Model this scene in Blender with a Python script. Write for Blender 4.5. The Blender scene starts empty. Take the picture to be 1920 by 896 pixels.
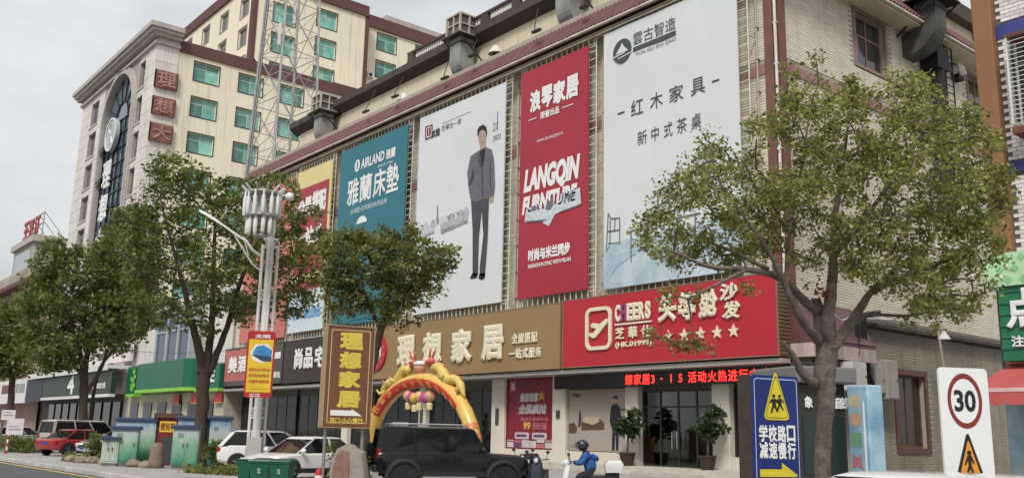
import bpy, bmesh, math, random
import numpy as np
from mathutils import Vector, Matrix
rnd = random.Random(7)
scene = bpy.context.scene
col = scene.collection
PI = math.pi

# ---------------------------------------------------------------- camera
F_PX, PITCH, ROLL, YAW, EYE = 1755.0, math.radians(11.78), math.radians(1.24), math.radians(-50.75), 1.67
FW = Vector((math.sin(YAW)*math.cos(PITCH), math.cos(YAW)*math.cos(PITCH), math.sin(PITCH)))
R0 = Vector((math.cos(YAW), -math.sin(YAW), 0)); U0 = R0.cross(FW)
RX = R0*math.cos(ROLL) + U0*math.sin(ROLL); UX = U0*math.cos(ROLL) - R0*math.sin(ROLL)
cam = bpy.data.cameras.new('camera'); cam_o = bpy.data.objects.new('camera', cam); col.objects.link(cam_o)
cam.sensor_width = 36; cam.lens = 36*F_PX/1920; cam.clip_end = 5000; cam.clip_start = .1
m = Matrix((RX, UX, -FW)).transposed().to_4x4(); m.translation = Vector((0, 0, EYE)); cam_o.matrix_world = m
scene.camera = cam_o

# ---------------------------------------------------------------- sky, sun, exposure
SUN_EL, SUN_AZ = math.radians(48), math.radians(143)      # azimuth clockwise from +Y
w = bpy.data.worlds.new('World'); scene.world = w; w.use_nodes = True
nt = w.node_tree; nt.nodes.clear()
out = nt.nodes.new('ShaderNodeOutputWorld'); bg = nt.nodes.new('ShaderNodeBackground')
sky = nt.nodes.new('ShaderNodeTexSky'); sky.sky_type = 'NISHITA'; sky.sun_disc = False
sky.sun_elevation = SUN_EL; sky.sun_rotation = SUN_AZ; sky.air_density = 1.5; sky.dust_density = 4
tc = nt.nodes.new('ShaderNodeTexCoord'); mp = nt.nodes.new('ShaderNodeMapping'); mp.inputs['Scale'].default_value = (1.6, 1.6, 5)
no = nt.nodes.new('ShaderNodeTexNoise'); no.inputs['Scale'].default_value = 2.2; no.inputs['Detail'].default_value = 5; no.inputs['Roughness'].default_value = .5
rp = nt.nodes.new('ShaderNodeValToRGB')
rp.color_ramp.elements[0].position = .32; rp.color_ramp.elements[0].color = (3.2, 3.27, 3.38, 1)
rp.color_ramp.elements[1].position = .68; rp.color_ramp.elements[1].color = (4.4, 4.42, 4.42, 1)
mx = nt.nodes.new('ShaderNodeMix'); mx.data_type = 'RGBA'; mx.inputs['Factor'].default_value = .93
L = nt.links.new
L(tc.outputs['Generated'], mp.inputs['Vector']); L(mp.outputs['Vector'], no.inputs['Vector']); L(no.outputs['Fac'], rp.inputs['Fac'])
L(sky.outputs['Color'], mx.inputs['A']); L(rp.outputs['Color'], mx.inputs['B']); L(mx.outputs['Result'], bg.inputs['Color'])
bg.inputs['Strength'].default_value = .10; L(bg.outputs['Background'], out.inputs['Surface'])
sl = bpy.data.lights.new('sun', 'SUN'); sl.energy = 1.5; sl.angle = math.radians(14); sl.color = (1, .965, .92)
so = bpy.data.objects.new('sun', sl); col.objects.link(so)
sd = Vector((math.sin(SUN_AZ)*math.cos(SUN_EL), math.cos(SUN_AZ)*math.cos(SUN_EL), math.sin(SUN_EL)))
so.rotation_euler = sd.to_track_quat('Z', 'Y').to_euler(); so.location = sd*300
scene.view_settings.view_transform = 'Standard'; scene.view_settings.look = 'None'
scene.view_settings.exposure = 1.0; scene.view_settings.gamma = 1

# ---------------------------------------------------------------- helpers
def at(px, py, X=None, Y=None, Z=None, d=None):
    """the world point seen at a pixel of the photograph on a plane X, Y, Z = const or at forward depth d"""
    r = FW + RX*((px-960)/F_PX) - UX*((py-448)/F_PX); c = Vector((0, 0, EYE))
    if d is None:
        d = X/r.x if X is not None else Y/r.y if Y is not None else (Z-EYE)/r.z
    return c + r*d

def zat(b, px, py):
    """height at which the view ray of a pixel passes over the ground point b"""
    r = FW + RX*((px-960)/F_PX) - UX*((py-448)/F_PX); h = Vector((b[0], b[1], 0)); return EYE + r.z*h.length/(Vector((r.x, r.y, 0)).dot(h.normalized()))

def srgb(*c):
    if len(c) == 1: c = tuple(int(c[0][i:i+2], 16)/255 for i in (0, 2, 4))
    return tuple(x/12.92 if x <= .04045 else ((x+.055)/1.055)**2.4 for x in c)

MATS = {}
def mat(name, c, rough=.75, metal=0, var=.12, scale=1.5, bump=0, bscale=40, streak=0, emit=0, spec=.4, isl=0, trans=0, alpha=1, coat=0, c2=None, dirt=(.12, .1, .08)):
    """procedural material: base colour with slow tonal variation, optional rain streaks, fine bump, per-piece tone"""
    if name in MATS: return MATS[name]
    if isinstance(c, str): c = srgb(c)
    M = bpy.data.materials.new(name); M.use_nodes = True; t = M.node_tree; b = t.nodes['Principled BSDF']; K = t.links.new
    b.inputs['Roughness'].default_value = rough; b.inputs['Metallic'].default_value = metal; b.inputs['Specular IOR Level'].default_value = spec
    if coat: b.inputs['Coat Weight'].default_value = coat; b.inputs['Coat Roughness'].default_value = .06
    tx = t.nodes.new('ShaderNodeTexCoord'); n = t.nodes.new('ShaderNodeTexNoise'); n.inputs['Scale'].default_value = scale; n.inputs['Detail'].default_value = 6; n.inputs['Roughness'].default_value = .62
    geo = t.nodes.new('ShaderNodeNewGeometry')
    K(geo.outputs['Position'], n.inputs['Vector'])
    r = t.nodes.new('ShaderNodeValToRGB'); r.color_ramp.elements[0].position = .3; r.color_ramp.elements[1].position = .7
    lo = tuple(x*(1-var) for x in c); hi = tuple(min(1, x*(1+var)) for x in c) if c2 is None else c2
    r.color_ramp.elements[0].color = (*lo, 1); r.color_ramp.elements[1].color = (*hi, 1); K(n.outputs['Fac'], r.inputs['Fac'])
    cur = r.outputs['Color']
    def mixin(fac, colr, typ='MIX'):
        nonlocal cur
        x = t.nodes.new('ShaderNodeMix'); x.data_type = 'RGBA'; x.blend_type = typ
        K(fac, x.inputs['Factor']); K(cur, x.inputs['A'])
        if isinstance(colr, tuple): x.inputs['B'].default_value = (*colr, 1)
        else: K(colr, x.inputs['B'])
        cur = x.outputs['Result']
    def ramp(sock, a, b_, top=1.0):
        q = t.nodes.new('ShaderNodeMapRange'); q.inputs['From Min'].default_value = a; q.inputs['From Max'].default_value = b_; q.inputs['To Max'].default_value = top
        K(sock, q.inputs['Value']); return q.outputs['Result']
    if streak:
        mpn = t.nodes.new('ShaderNodeMapping'); mpn.inputs['Scale'].default_value = (2.6, 2.6, .16); K(geo.outputs['Position'], mpn.inputs['Vector'])
        s = t.nodes.new('ShaderNodeTexNoise'); s.inputs['Scale'].default_value = 1; s.inputs['Detail'].default_value = 5; K(mpn.outputs['Vector'], s.inputs['Vector'])
        mixin(ramp(s.outputs['Fac'], .5, .78, streak), dirt)
    if isl:
        o_i = t.nodes.new('ShaderNodeObjectInfo'); sm = t.nodes.new('ShaderNodeMath'); sm.operation = 'ADD'; fr = t.nodes.new('ShaderNodeMath'); fr.operation = 'FRACT'
        K(geo.outputs['Random Per Island'], sm.inputs[0]); K(o_i.outputs['Random'], sm.inputs[1]); K(sm.outputs[0], fr.inputs[0])
        h = t.nodes.new('ShaderNodeHueSaturation'); K(cur, h.inputs['Color']); K(ramp(fr.outputs[0], 0, 1, 1), h.inputs['Fac'])
        q = t.nodes.new('ShaderNodeMapRange'); q.inputs['To Min'].default_value = 1-isl; q.inputs['To Max'].default_value = 1+isl; K(fr.outputs[0], q.inputs['Value']); K(q.outputs['Result'], h.inputs['Value']); h.inputs['Fac'].default_value = 1
        for l in list(h.inputs['Fac'].links): t.links.remove(l)
        cur = h.outputs['Color']
    K(cur, b.inputs['Base Color'])
    if bump:
        bn = t.nodes.new('ShaderNodeTexNoise'); bn.inputs['Scale'].default_value = bscale; bn.inputs['Detail'].default_value = 4; K(geo.outputs['Position'], bn.inputs['Vector'])
        bp = t.nodes.new('ShaderNodeBump'); bp.inputs['Strength'].default_value = bump; bp.inputs['Distance'].default_value = .02; K(bn.outputs['Fac'], bp.inputs['Height']); K(bp.outputs['Normal'], b.inputs['Normal'])
    if emit: K(cur, b.inputs['Emission Color']); b.inputs['Emission Strength'].default_value = emit
    if alpha < 1: b.inputs['Alpha'].default_value = alpha
    if trans:
        tr = t.nodes.new('ShaderNodeBsdfTranslucent'); K(cur, tr.inputs['Color']); ad = t.nodes.new('ShaderNodeMixShader'); ad.inputs[0].default_value = trans
        K(b.outputs['BSDF'], ad.inputs[1]); K(tr.outputs['BSDF'], ad.inputs[2]); K(ad.outputs['Shader'], t.nodes['Material Output'].inputs['Surface'])
    MATS[name] = M
    return M

def glass(name, tint, rough=.06, var=.2, spec=.9, scale=.6):
    return mat(name, tint, rough=rough, var=var, spec=spec, scale=scale)

WL = {}                                             # world location of a thing (for building parts in world coordinates)
def thing(name, label, cat, loc=(0, 0, 0), rz=0, group=None, kind=None):
    o = bpy.data.objects.new(name, None); col.objects.link(o); o.empty_display_size = .3
    o.location = loc; o.rotation_euler = (0, 0, rz); tag(o, label, cat, group, kind); WL[o.name] = Vector(loc) if not rz else None
    return o
def tag(o, label=None, cat=None, group=None, kind=None):
    if label: o['label'] = label
    if cat: o['category'] = cat
    if group: o['group'] = group
    if kind: o['kind'] = kind
    return o

class MB:
    def __init__(s): s.v, s.f = [], []
    def add(s, vs, fs):
        n = len(s.v); s.v += [tuple(v) for v in vs]; s.f += [tuple(i+n for i in f) for f in fs]; return s
    def box(s, a, b):
        (x0, y0, z0), (x1, y1, z1) = [min(p, q) for p, q in zip(a, b)], [max(p, q) for p, q in zip(a, b)]
        return s.add([(x0,y0,z0),(x1,y0,z0),(x1,y1,z0),(x0,y1,z0),(x0,y0,z1),(x1,y0,z1),(x1,y1,z1),(x0,y1,z1)],
                     [(0,3,2,1),(4,5,6,7),(0,1,5,4),(1,2,6,5),(2,3,7,6),(3,0,4,7)])
    def cbox(s, c, size, M=None):
        hx, hy, hz = [q/2 for q in size]; vs = [Vector((x*hx, y*hy, z*hz)) for z in (-1, 1) for x, y in ((-1,-1),(1,-1),(1,1),(-1,1))]
        if M is not None: vs = [M @ v for v in vs]
        return s.add([v+Vector(c) for v in vs], [(0,3,2,1),(4,5,6,7),(0,1,5,4),(1,2,6,5),(2,3,7,6),(3,0,4,7)])
    def bbox(s, a, b, r=.03):
        """box with chamfered vertical and horizontal edges"""
        (x0, y0, z0), (x1, y1, z1) = [min(p, q) for p, q in zip(a, b)], [max(p, q) for p, q in zip(a, b)]
        ring = lambda i: [(x0+i, y0+r), (x0+r, y0+i), (x1-r, y0+i), (x1-i, y0+r), (x1-i, y1-r), (x1-r, y1-i), (x0+r, y1-i), (x0+i, y1-r)]
        return s.loft([[(x, y, z0) for x, y in ring(r*.6)], [(x, y, z0+r) for x, y in ring(0)], [(x, y, z1-r) for x, y in ring(0)], [(x, y, z1) for x, y in ring(r*.6)]])
    def loft(s, rings, cap=True, close=True):
        n = len(rings[0]); vs = [p for r in rings for p in r]; fs = []
        for k in range(len(rings)-1):
            for i in range(n if close else n-1):
                j = (i+1) % n; fs.append((k*n+i, k*n+j, (k+1)*n+j, (k+1)*n+i))
        if cap and close: fs.append(tuple(range(n))[::-1]); fs.append(tuple((len(rings)-1)*n+i for i in range(n)))
        return s.add(vs, fs)
    def prism(s, poly, d0, d1, ax='Y'):
        """2-D polygon (u, w) extruded along an axis from d0 to d1"""
        P = {'Y': lambda u, w_, d: (u, d, w_), 'X': lambda u, w_, d: (d, u, w_), 'Z': lambda u, w_, d: (u, w_, d)}[ax]
        return s.loft([[P(u, w_, d0) for u, w_ in poly], [P(u, w_, d1) for u, w_ in poly]])
    def flat(s, poly, d, ax='Y'):
        P = {'Y': lambda u, w_: (u, d, w_), 'X': lambda u, w_: (d, u, w_), 'Z': lambda u, w_: (u, w_, d)}[ax]
        return s.add([P(u, w_) for u, w_ in poly], [tuple(range(len(poly)))])
    def tube(s, pts, rad, n=6, cap=True):
        pts = [Vector(p) for p in pts]; rad = rad if isinstance(rad, (list, tuple)) else [rad]*len(pts); rings = []; prev = None
        for i, p in enumerate(pts):
            d = (pts[min(i+1, len(pts)-1)] - pts[max(i-1, 0)]).normalized()
            if prev is None:
                a = Vector((0, 0, 1)) if abs(d.z) < .9 else Vector((1, 0, 0)); prev = d.cross(a).normalized()
            prev = (prev - d*prev.dot(d)).normalized(); q = d.cross(prev)
            rings.append([p + (prev*math.cos(2*PI*k/n) + q*math.sin(2*PI*k/n))*rad[i] for k in range(n)])
        return s.loft(rings, cap)
    def bar(s, a, b, wd, th=None):
        a, b = Vector(a), Vector(b); d = b-a; l = d.length; z = d.normalized(); x = z.cross(Vector((0, 0, 1)) if abs(z.z) < .95 else Vector((0, 1, 0))).normalized(); y = z.cross(x)
        return s.cbox((a+b)/2, (wd, th or wd, l), Matrix((x, y, z)).transposed())
    def lathe(s, prof, c=(0, 0, 0), n=16, cap=True):
        return s.loft([[(c[0]+r*math.cos(2*PI*k/n), c[1]+r*math.sin(2*PI*k/n), c[2]+z) for k in range(n)] for r, z in prof], cap)
    def ball(s, c, r, n=10, k=7, sq=(1, 1, 1)):
        return s.loft([[(c[0]+sq[0]*r*math.sin(PI*t)*math.cos(2*PI*i/n), c[1]+sq[1]*r*math.sin(PI*t)*math.sin(2*PI*i/n), c[2]-sq[2]*r*math.cos(PI*t)) for i in range(n)] for t in [max(.02, min(.98, j/k)) for j in range(k+1)]])
    def mesh(s, name, off=None, smooth=False):
        me = bpy.data.meshes.new(name)
        vs = s.v if off is None else [(x-off.x, y-off.y, z-off.z) for x, y, z in s.v]
        me.from_pydata(vs, [], s.f); me.update()
        bm = bmesh.new(); bm.from_mesh(me); bmesh.ops.recalc_face_normals(bm, faces=bm.faces); bm.to_mesh(me); bm.free()
        if smooth: me.shade_smooth(); smooth is not True and me.set_sharp_from_angle(angle=math.radians(smooth))
        return me
    def build(s, name, m_, parent=None, smooth=False, world=True, kind=None, label=None):
        off = WL.get(parent.name) if (parent is not None and world) else None
        me = s.mesh(name, off, smooth); me.materials.append(m_)
        o = bpy.data.objects.new(name, me); col.objects.link(o)
        if parent is not None:
            o.parent = parent
            WL[o.name] = WL.get(parent.name)
        return tag(o, label, kind=kind)

def piece(me, name, parent, loc, rot=(0, 0, 0), scale=(1, 1, 1)):
    """one more object of shared mesh data, location in world coordinates"""
    o = bpy.data.objects.new(name, me); col.objects.link(o); o.parent = parent
    off = WL.get(parent.name) or Vector((0, 0, 0))
    o.location = Vector(loc)-off; o.rotation_euler = rot; o.scale = scale
    return o
def unit(m_, name='piece', size=(1, 1, 1), r=0):
    b = MB(); h = [q/2 for q in size]
    (b.bbox(tuple(-q for q in h), h, r) if r else b.box(tuple(-q for q in h), h)); me = b.mesh(name); me.materials.append(m_); return me
KIDS = {}
def copy_tree(o, parent=None, loc=None, rz=None, label=None):
    kids = [k for k in bpy.data.objects if k.parent == o] if o.name not in KIDS else KIDS[o.name]; KIDS[o.name] = kids
    c = o.copy(); col.objects.link(c)
    if parent is not None: c.parent = parent
    if loc is not None: c.location = loc
    if rz is not None: c.rotation_euler = (0, 0, rz)
    if label: c['label'] = label
    for k in kids: copy_tree(k, c)
    return c

def glyphs(txt, bold=.0, ext=.0, shear=0):
    cu = bpy.data.curves.new('glyphs', 'FONT'); cu.body = txt; cu.extrude = .06 if (ext or bold) else 0; cu.bevel_depth = bold; cu.bevel_resolution = 0; cu.resolution_u = 3; cu.shear = shear
    o = bpy.data.objects.new('glyphs', cu); me = bpy.data.meshes.new_from_object(o); bpy.data.objects.remove(o); bpy.data.curves.remove(cu)
    v = np.empty(len(me.vertices)*3); me.vertices.foreach_get('co', v); v = v.reshape(-1, 3)
    fs = [tuple(p.vertices) for p in me.polygons]; bpy.data.meshes.remove(me); return v, fs
def text(txt, name, m_, parent, origin, u, v_, w_, h_, ext=0, bold=.02, shear=0, keep=False, align='fit', label=None, em=False):
    """lettering whose outline fills w x h on the plane origin + u*x + v*y, raised by ext along u x v"""
    vv, fs = glyphs(txt, bold, .5 if ext else 0, shear)
    lo, hi = vv.min(0), vv.max(0); sz = np.maximum(hi-lo, 1e-6)
    if em: lo = np.array([0, -.1, lo[2]]); sz = np.array([1. if ord(txt[0]) > 255 else .6, .96, sz[2]])
    sx = w_/sz[0]; sy = h_/sz[1]
    if keep: sx = sy = min(sx, sy)
    u, v_ = Vector(u).normalized(), Vector(v_).normalized(); nn = u.cross(v_); o = Vector(origin)
    b = MB(); b.f = fs
    for x, y, z in vv:
        p = o + u*((x-lo[0])*sx) + v_*((y-lo[1])*sy) + nn*((z-lo[2])/sz[2]*max(ext, .003) if sz[2] > 1e-5 else 0); b.v.append((p.x, p.y, p.z))
    return b.build(name, m_, parent, label=label)
UX_, UZ_, UY_ = (1, 0, 0), (0, 0, 1), (0, 1, 0)
def chars(s, m_, parent, x0, x1, z0, z1, Y, ext=.08, bold=.03, gap=.12, name='character', shear=0):
    """a row of raised characters on a wall facing -Y, one object each"""
    n = len(s); step = (x1-x0)/n
    for i, c in enumerate(s):
        if c == ' ': continue
        text(c, name, m_, parent, (x0+i*step, Y, z0), UX_, UZ_, step*(1-gap), z1-z0, ext, bold, shear, em=True)
# ================================================================ ground, road, pavement
def sheet(name, m_, x0, x1, y0, y1, z):
    b = MB(); b.add([(x0,y0,z),(x1,y0,z),(x1,y1,z),(x0,y1,z)], [(0,1,2,3)]); return b.build(name, m_, kind='structure')
asph = mat('asphalt', (.085,.085,.088), rough=.9, var=.25, scale=.5, bump=.4, bscale=60, streak=0)
conc = mat('concrete_paving', (.33,.32,.30), rough=.9, var=.18, scale=.45, bump=.3, bscale=25)
sheet('ground', mat('earth', (.2,.19,.16), rough=1, var=.2, scale=.05), -2500, 2500, -2500, 2500, -.3)
sheet('road', asph, -900, 400, -9, 10.85, -.15)
b = MB(); b.box((-900, 11.0, -.28), (400, 60, 0)); b.build('pavement', conc, kind='structure')
kerb = thing('kerb', None, None, (-40, 10.9, 0), kind='structure')
ks = unit(mat('kerb_granite', (.42,.40,.37), rough=.9, var=.15, scale=2, isl=.12, bump=.3), 'kerb_stone', (.985, .16, .3), .02)
for i in range(96): piece(ks, 'kerb_stone', kerb, (-92+i, 10.93, -.13+.004*rnd.random()))
b = MB(); b.box((-140, 10.35, -.149), (-5, 10.5, -.146)); b.build('kerb_line', mat('road_paint_yellow', (.62,.42,.10), rough=.8, var=.3, scale=3), kind='structure')
b = MB()
for k in range(14): b.box((-120+k*9, 7.2, -.149), (-116+k*9, 7.35, -.146))
b.build('lane_marking', mat('road_paint_white', (.7,.7,.68), rough=.8, var=.25, scale=3), kind='structure')

# ================================================================ wall helpers
def wall_sheet(b, ax, pl, u0, u1, z0, z1, holes, depth, sg):
    """a wall face on plane pl (ax 'Y' or 'X') with openings (u0,u1,z0,z1); reveals run inwards by depth; sg = outward sign"""
    P = (lambda u, z, d=0: (u, pl-sg*d, z)) if ax == 'Y' else (lambda u, z, d=0: (pl-sg*d, u, z))
    us = sorted({u0, u1, *[h[0] for h in holes], *[h[1] for h in holes]}); zs = sorted({z0, z1, *[h[2] for h in holes], *[h[3] for h in holes]})
    us = [u for u in us if u0 <= u <= u1]; zs = [z for z in zs if z0 <= z <= z1]
    for a, c in zip(us, us[1:]):
        for d, e in zip(zs, zs[1:]):
            if any(h[0] <= (a+c)/2 <= h[1] and h[2] <= (d+e)/2 <= h[3] for h in holes): continue
            b.add([P(a, d), P(c, d), P(c, e), P(a, e)], [(0,1,2,3)])
    for h in holes:
        for (a, d), (c, e) in (((h[0],h[2]),(h[1],h[2])), ((h[1],h[2]),(h[1],h[3])), ((h[1],h[3]),(h[0],h[3])), ((h[0],h[3]),(h[0],h[2]))):
            b.add([P(a, d), P(c, e), P(c, e, depth), P(a, d, depth)], [(0,1,2,3)])
def window(par, ax, pl, sg, h, depth, fm, gm, cols=2, transom=.3, fw=.07, trim=None, rim=None):
    """a framed window filling opening h; frame, one pane object per light, optional outer trim"""
    u0, u1, z0, z1 = h; pi = pl-sg*(depth*.75); B = lambda b, a, c, zz0, zz1, d0, d1: b.box((a, d0, zz0), (c, d1, zz1)) if ax == 'Y' else b.box((d0, a, zz0), (d1, c, zz1))
    f = MB(); d0, d1 = pi-.04, pi+.04; zt = z1-(z1-z0)*transom if transom else None
    B(f, u0, u1, z0, z0+fw, d0, d1); B(f, u0, u1, z1-fw, z1, d0, d1); B(f, u0, u0+fw, z0+fw, z1-fw, d0, d1); B(f, u1-fw, u1, z0+fw, z1-fw, d0, d1)
    cw = (u1-u0-fw)/cols
    for i in range(1, cols): B(f, u0+i*cw, u0+i*cw+fw, z0+fw, z1-fw, d0, d1)
    if zt: B(f, u0+fw, u1-fw, zt-fw/2, zt+fw/2, d0-.002, d1+.002)
    if trim:
        t, td = trim; d2 = pl+sg*td
        for a, c, e, g in ((u0-t, u1+t, z1, z1+t), (u0-t, u1+t, z0-t, z0), (u0-t, u0, z0, z1), (u1, u1+t, z0, z1)): B(f, a, c, e, g, pl-sg*.02, d2)
    fo = f.build('window', fm, par)
    me_cache = {}
    for i in range(cols):
        for (a, c) in ([(z0, zt), (zt, z1)] if zt else [(z0, z1)]):
            uu = u0+fw/2+(i+.5)*cw
            k = (round(cw, 3), round(c-a, 3))
            if k not in PANES.setdefault((ax, gm.name), {}):
                PANES[(ax, gm.name)][k] = unit(gm, 'pane', (cw, .012, c-a) if ax == 'Y' else (.012, cw, c-a))
            piece(PANES[(ax, gm.name)][k], 'pane', fo, (uu, pi, (a+c)/2) if ax == 'Y' else (pi, uu, (a+c)/2))
    return fo
PANES = {}

# ================================================================ furniture mall
FY, SX, XL = 32.8, -22.2, -77.5
cream = mat('cream_tile', (.66,.61,.50), rough=.55, var=.07, scale=.35, streak=.28, isl=.09, dirt=(.2,.17,.13))
grout = mat('tile_grout', (.36,.33,.275), rough=.9)
render_ = mat('beige_render', (.64,.57,.43), rough=.9, var=.1, scale=.3, streak=.3, dirt=(.2,.17,.13))
maroon = mat('maroon_tile', (.13,.052,.052), rough=.5, var=.2, scale=1.2, isl=.12, streak=.3, dirt=(.05,.035,.03))
maroon2 = mat('maroon_paint', (.17,.075,.06), rough=.7, var=.18, scale=.8, streak=.3)
pinkm = mat('dusty_pink_band', (.33,.18,.17), rough=.7, var=.15, scale=.8, streak=.25)
paleframe = mat('pale_steel_frame', (.60,.55,.46), rough=.6, var=.2, scale=1.5, streak=.4, dirt=(.2,.11,.06))
darkglass = glass('dark_glass', (.010,.010,.010), rough=.05, spec=.3)
pillar_m = mat('pillar_cream', (.60,.56,.48), rough=.5, var=.08, scale=.6, streak=.2, dirt=(.25,.2,.15))
clearglass = bpy.data.materials.new('clear_shop_glass'); clearglass.use_nodes = True
_t = clearglass.node_tree; _t.nodes.clear(); _o = _t.nodes.new('ShaderNodeOutputMaterial'); _m = _t.nodes.new('ShaderNodeMixShader'); _a = _t.nodes.new('ShaderNodeBsdfTransparent'); _g = _t.nodes.new('ShaderNodeBsdfGlossy'); _f = _t.nodes.new('ShaderNodeFresnel')
_a.inputs[0].default_value = (.55,.58,.57,1); _g.inputs['Roughness'].default_value = .03; _f.inputs[0].default_value = 1.5
_t.links.new(_f.outputs[0], _m.inputs[0]); _t.links.new(_a.outputs[0], _m.inputs[1]); _t.links.new(_g.outputs[0], _m.inputs[2]); _t.links.new(_m.outputs[0], _o.inputs[0])
steel_dk = mat('dark_frame', (.03,.028,.026), rough=.45)
black = mat('black_soot', (.012,.012,.012), rough=.7, var=.3)
mall = thing('furniture_mall', 'long cream-tiled furniture mall with maroon tiled eaves, hung with billboards above its shop signs', 'building', ((XL+SX)/2, FY, 0))
b = MB(); side_holes = [(39.15, 41.85, 19.35, 22.05), (50.7, 53.4, 18.6, 21.9), (40.9, 43.5, 1.45, 4.75)]
wall_sheet(b, 'Y', FY, XL, SX, 4.9, 24.2, [], .3, -1)
wall_sheet(b, 'X', SX, FY, 66, 0, 24.2, side_holes, .35, 1)
b.box((XL, FY+3.2, 0), (SX-.4, 66, 24.0)); b.build('wall', grout, mall)
# tile courses: real raised courses, the largest ones in the picture as single tiles
def courses(ax, pl, sg, u0, u1, z0, z1, holes, ch=.127, ln=.52, gap=.022, th=.02, single=None):
    b = MB(); z = z0; k = 0; singles = []
    while z+ch <= z1:
        u = u0-(k % 2)*ln/2
        while u < u1:
            a, c = max(u, u0), min(u+ln-.008, u1)
            if c-a > .05 and not any(h[0]-.16 < c and h[1]+.16 > a and h[2]-.16 < z+ch and h[3]+.16 > z for h in holes):
                if single and single(a, c, z) and len(singles) < 300: singles.append((a, c, z))
                elif ax == 'Y': b.add([(a,pl,z),(c,pl,z),(c,pl,z+ch-gap),(a,pl,z+ch-gap),(a,pl+sg*th,z),(c,pl+sg*th,z),(c,pl+sg*th,z+ch-gap),(a,pl+sg*th,z+ch-gap)], [(4,5,6,7),(0,1,5,4),(1,2,6,5),(2,3,7,6),(3,0,4,7)])
                else: b.add([(pl,a,z),(pl,c,z),(pl,c,z+ch-gap),(pl,a,z+ch-gap),(pl+sg*th,a,z),(pl+sg*th,c,z),(pl+sg*th,c,z+ch-gap),(pl+sg*th,a,z+ch-gap)], [(4,5,6,7),(0,1,5,4),(1,2,6,5),(2,3,7,6),(3,0,4,7)])
            u += ln
        z += ch; k += 1
    return b, singles
bands = [(0, 99, 17.25, 17.8)]
cb, sing = courses('X', SX, 1, 33.1, 66, 7.2, 22.9, side_holes + [(0, 99, 17.3, 17.75)], single=lambda a, c, z: 33.6 < a and c < 38.9 and 18.6 < z < 22.6 and c-a > .5)
cb.build('tile_course', cream, mall, kind='stuff')
tm = unit(cream, 'tile', (.02, .512, .105))
for a, c, z in sing: piece(tm, 'tile', mall, (SX+.01, (a+c)/2, z+.0525))
cb, _ = courses('Y', FY, -1, XL, -22.8, 8.2, 22.0, [(-99, 0, 17.3, 17.75)], ln=.62); cb.build('tile_course', cream, mall, kind='stuff')
cb, _ = courses('X', SX, 1, 37.4, 66, .1, 6.7, side_holes); cb.build('tile_course', mat('dull_tile', (.29,.255,.19), rough=.6, var=.2, scale=.4, streak=.6, isl=.08), mall, kind='stuff')
b = MB(); b.box((XL, FY-.03, 17.3), (-22.82, FY+.02, 17.75)); b.box((SX-.02, FY+.35, 17.3), (SX+.035, 66, 17.75)); b.build('band', pinkm, mall)
# corner pilaster with its two strips, white rain pipe in the angle
b = MB(); b.box((-22.82, FY-.14, 4.9), (-22.38, FY+.1, 22.3)); b.box((SX-.1, FY+.02, 4.9), (SX+.12, FY+.42, 22.3)); b.box((-22.38, FY-.06, 4.9), (SX, FY+.02, 22.3)); b.build('corner_pilaster', maroon2, mall)
b = MB(); b.tube([(-22.23, FY-.15, 7), (-22.23, FY-.15, 22.2)], .065, 8)
for z in np.arange(8, 22, 1.9): b.box((-22.32, FY-.2, z), (-22.14, FY-.06, z+.06))
b.build('rain_pipe', mat('white_pipe', (.62,.6,.56), rough=.5, streak=.3), mall)
for h in side_holes[:2]: window(mall, 'X', SX, 1, h, .35, mat('pink_window_frame', (.26,.17,.14), rough=.6, var=.15), glass('grey_glass', (.03,.035,.035)), 2, .38, .09, trim=(.16, .06))
# maroon eave: fascia, soffit and ribbed tiles
E0, E1, Z0, Z1 = 31.75, 33.0, 22.45, 24.05
XE = -20.95
b = MB()
b.loft([[(XL, E0, Z0), (XL, E1, Z1), (XL, E1, Z0), ], [(XE, E0, Z0), (-22.25, E1, Z1), (-22.25, E1, Z0)]], cap=True)
b.loft([[(XE, E0, Z0+.001), (-22.25, E1, Z1-.002), (-22.25, E0+.2, Z0+.001)], [(XE, 66, Z0+.001), (-22.25, 66, Z1-.002), (-22.25, 66, Z0+.001)]])
b.build('eave', maroon, mall)
rm = MB(); L_ = math.hypot(E1-E0, Z1-Z0); rm.loft([[(x, y, 0) for x, y in ((-.12,0),(-.085,.075),(0,.11),(.085,.075),(.12,0))], [(x, y, L_) for x, y in ((-.12,0),(-.085,.075),(0,.11),(.085,.075),(.12,0))]])
rme = rm.mesh('roof_tile'); rme.materials.append(maroon)
th_ = math.atan2(E1-E0, Z1-Z0)
n = int((-22.3-XL)/.31)
for i in range(min(n, 190)): piece(rme, 'roof_tile', mall, (-22.45-i*.31, E0, Z0+.02), (-th_, 0, 0)).rotation_euler = Matrix(((-1,0,0),(0,-math.cos(th_),math.sin(th_)),(0,math.sin(th_),math.cos(th_)))).to_euler()
thx = math.atan2(XE+22.25, Z1-Z0)
for i in range(100): piece(rme, 'roof_tile', mall, (XE, E0+.2+i*.31, Z0+.02)).rotation_euler = Matrix(((0,math.cos(thx),-math.sin(thx)),(-1,0,0),(0,math.sin(thx),math.cos(thx)))).to_euler()
b = MB(); b.box((XL, E0-.09, Z0-.09), (XE+.02, E0+.09, Z0-.005)); b.box((XL, E0+.25, Z0-.42), (-22.3, E0+.33, Z0-.34)); b.box((XE-.16, E0+.1, Z0-.09), (XE+.02, 66, Z0-.005)); b.build('gutter', paleframe, mall)
b = MB(); b.box((SX+.02, E0+.2, Z0-.2), (XE-.18, 66, Z0-.09)); b.box((XL, E0+.4, Z0-.2), (-22.3, FY-.02, Z0-.1)); b.build('soffit', render_, mall)
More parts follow.
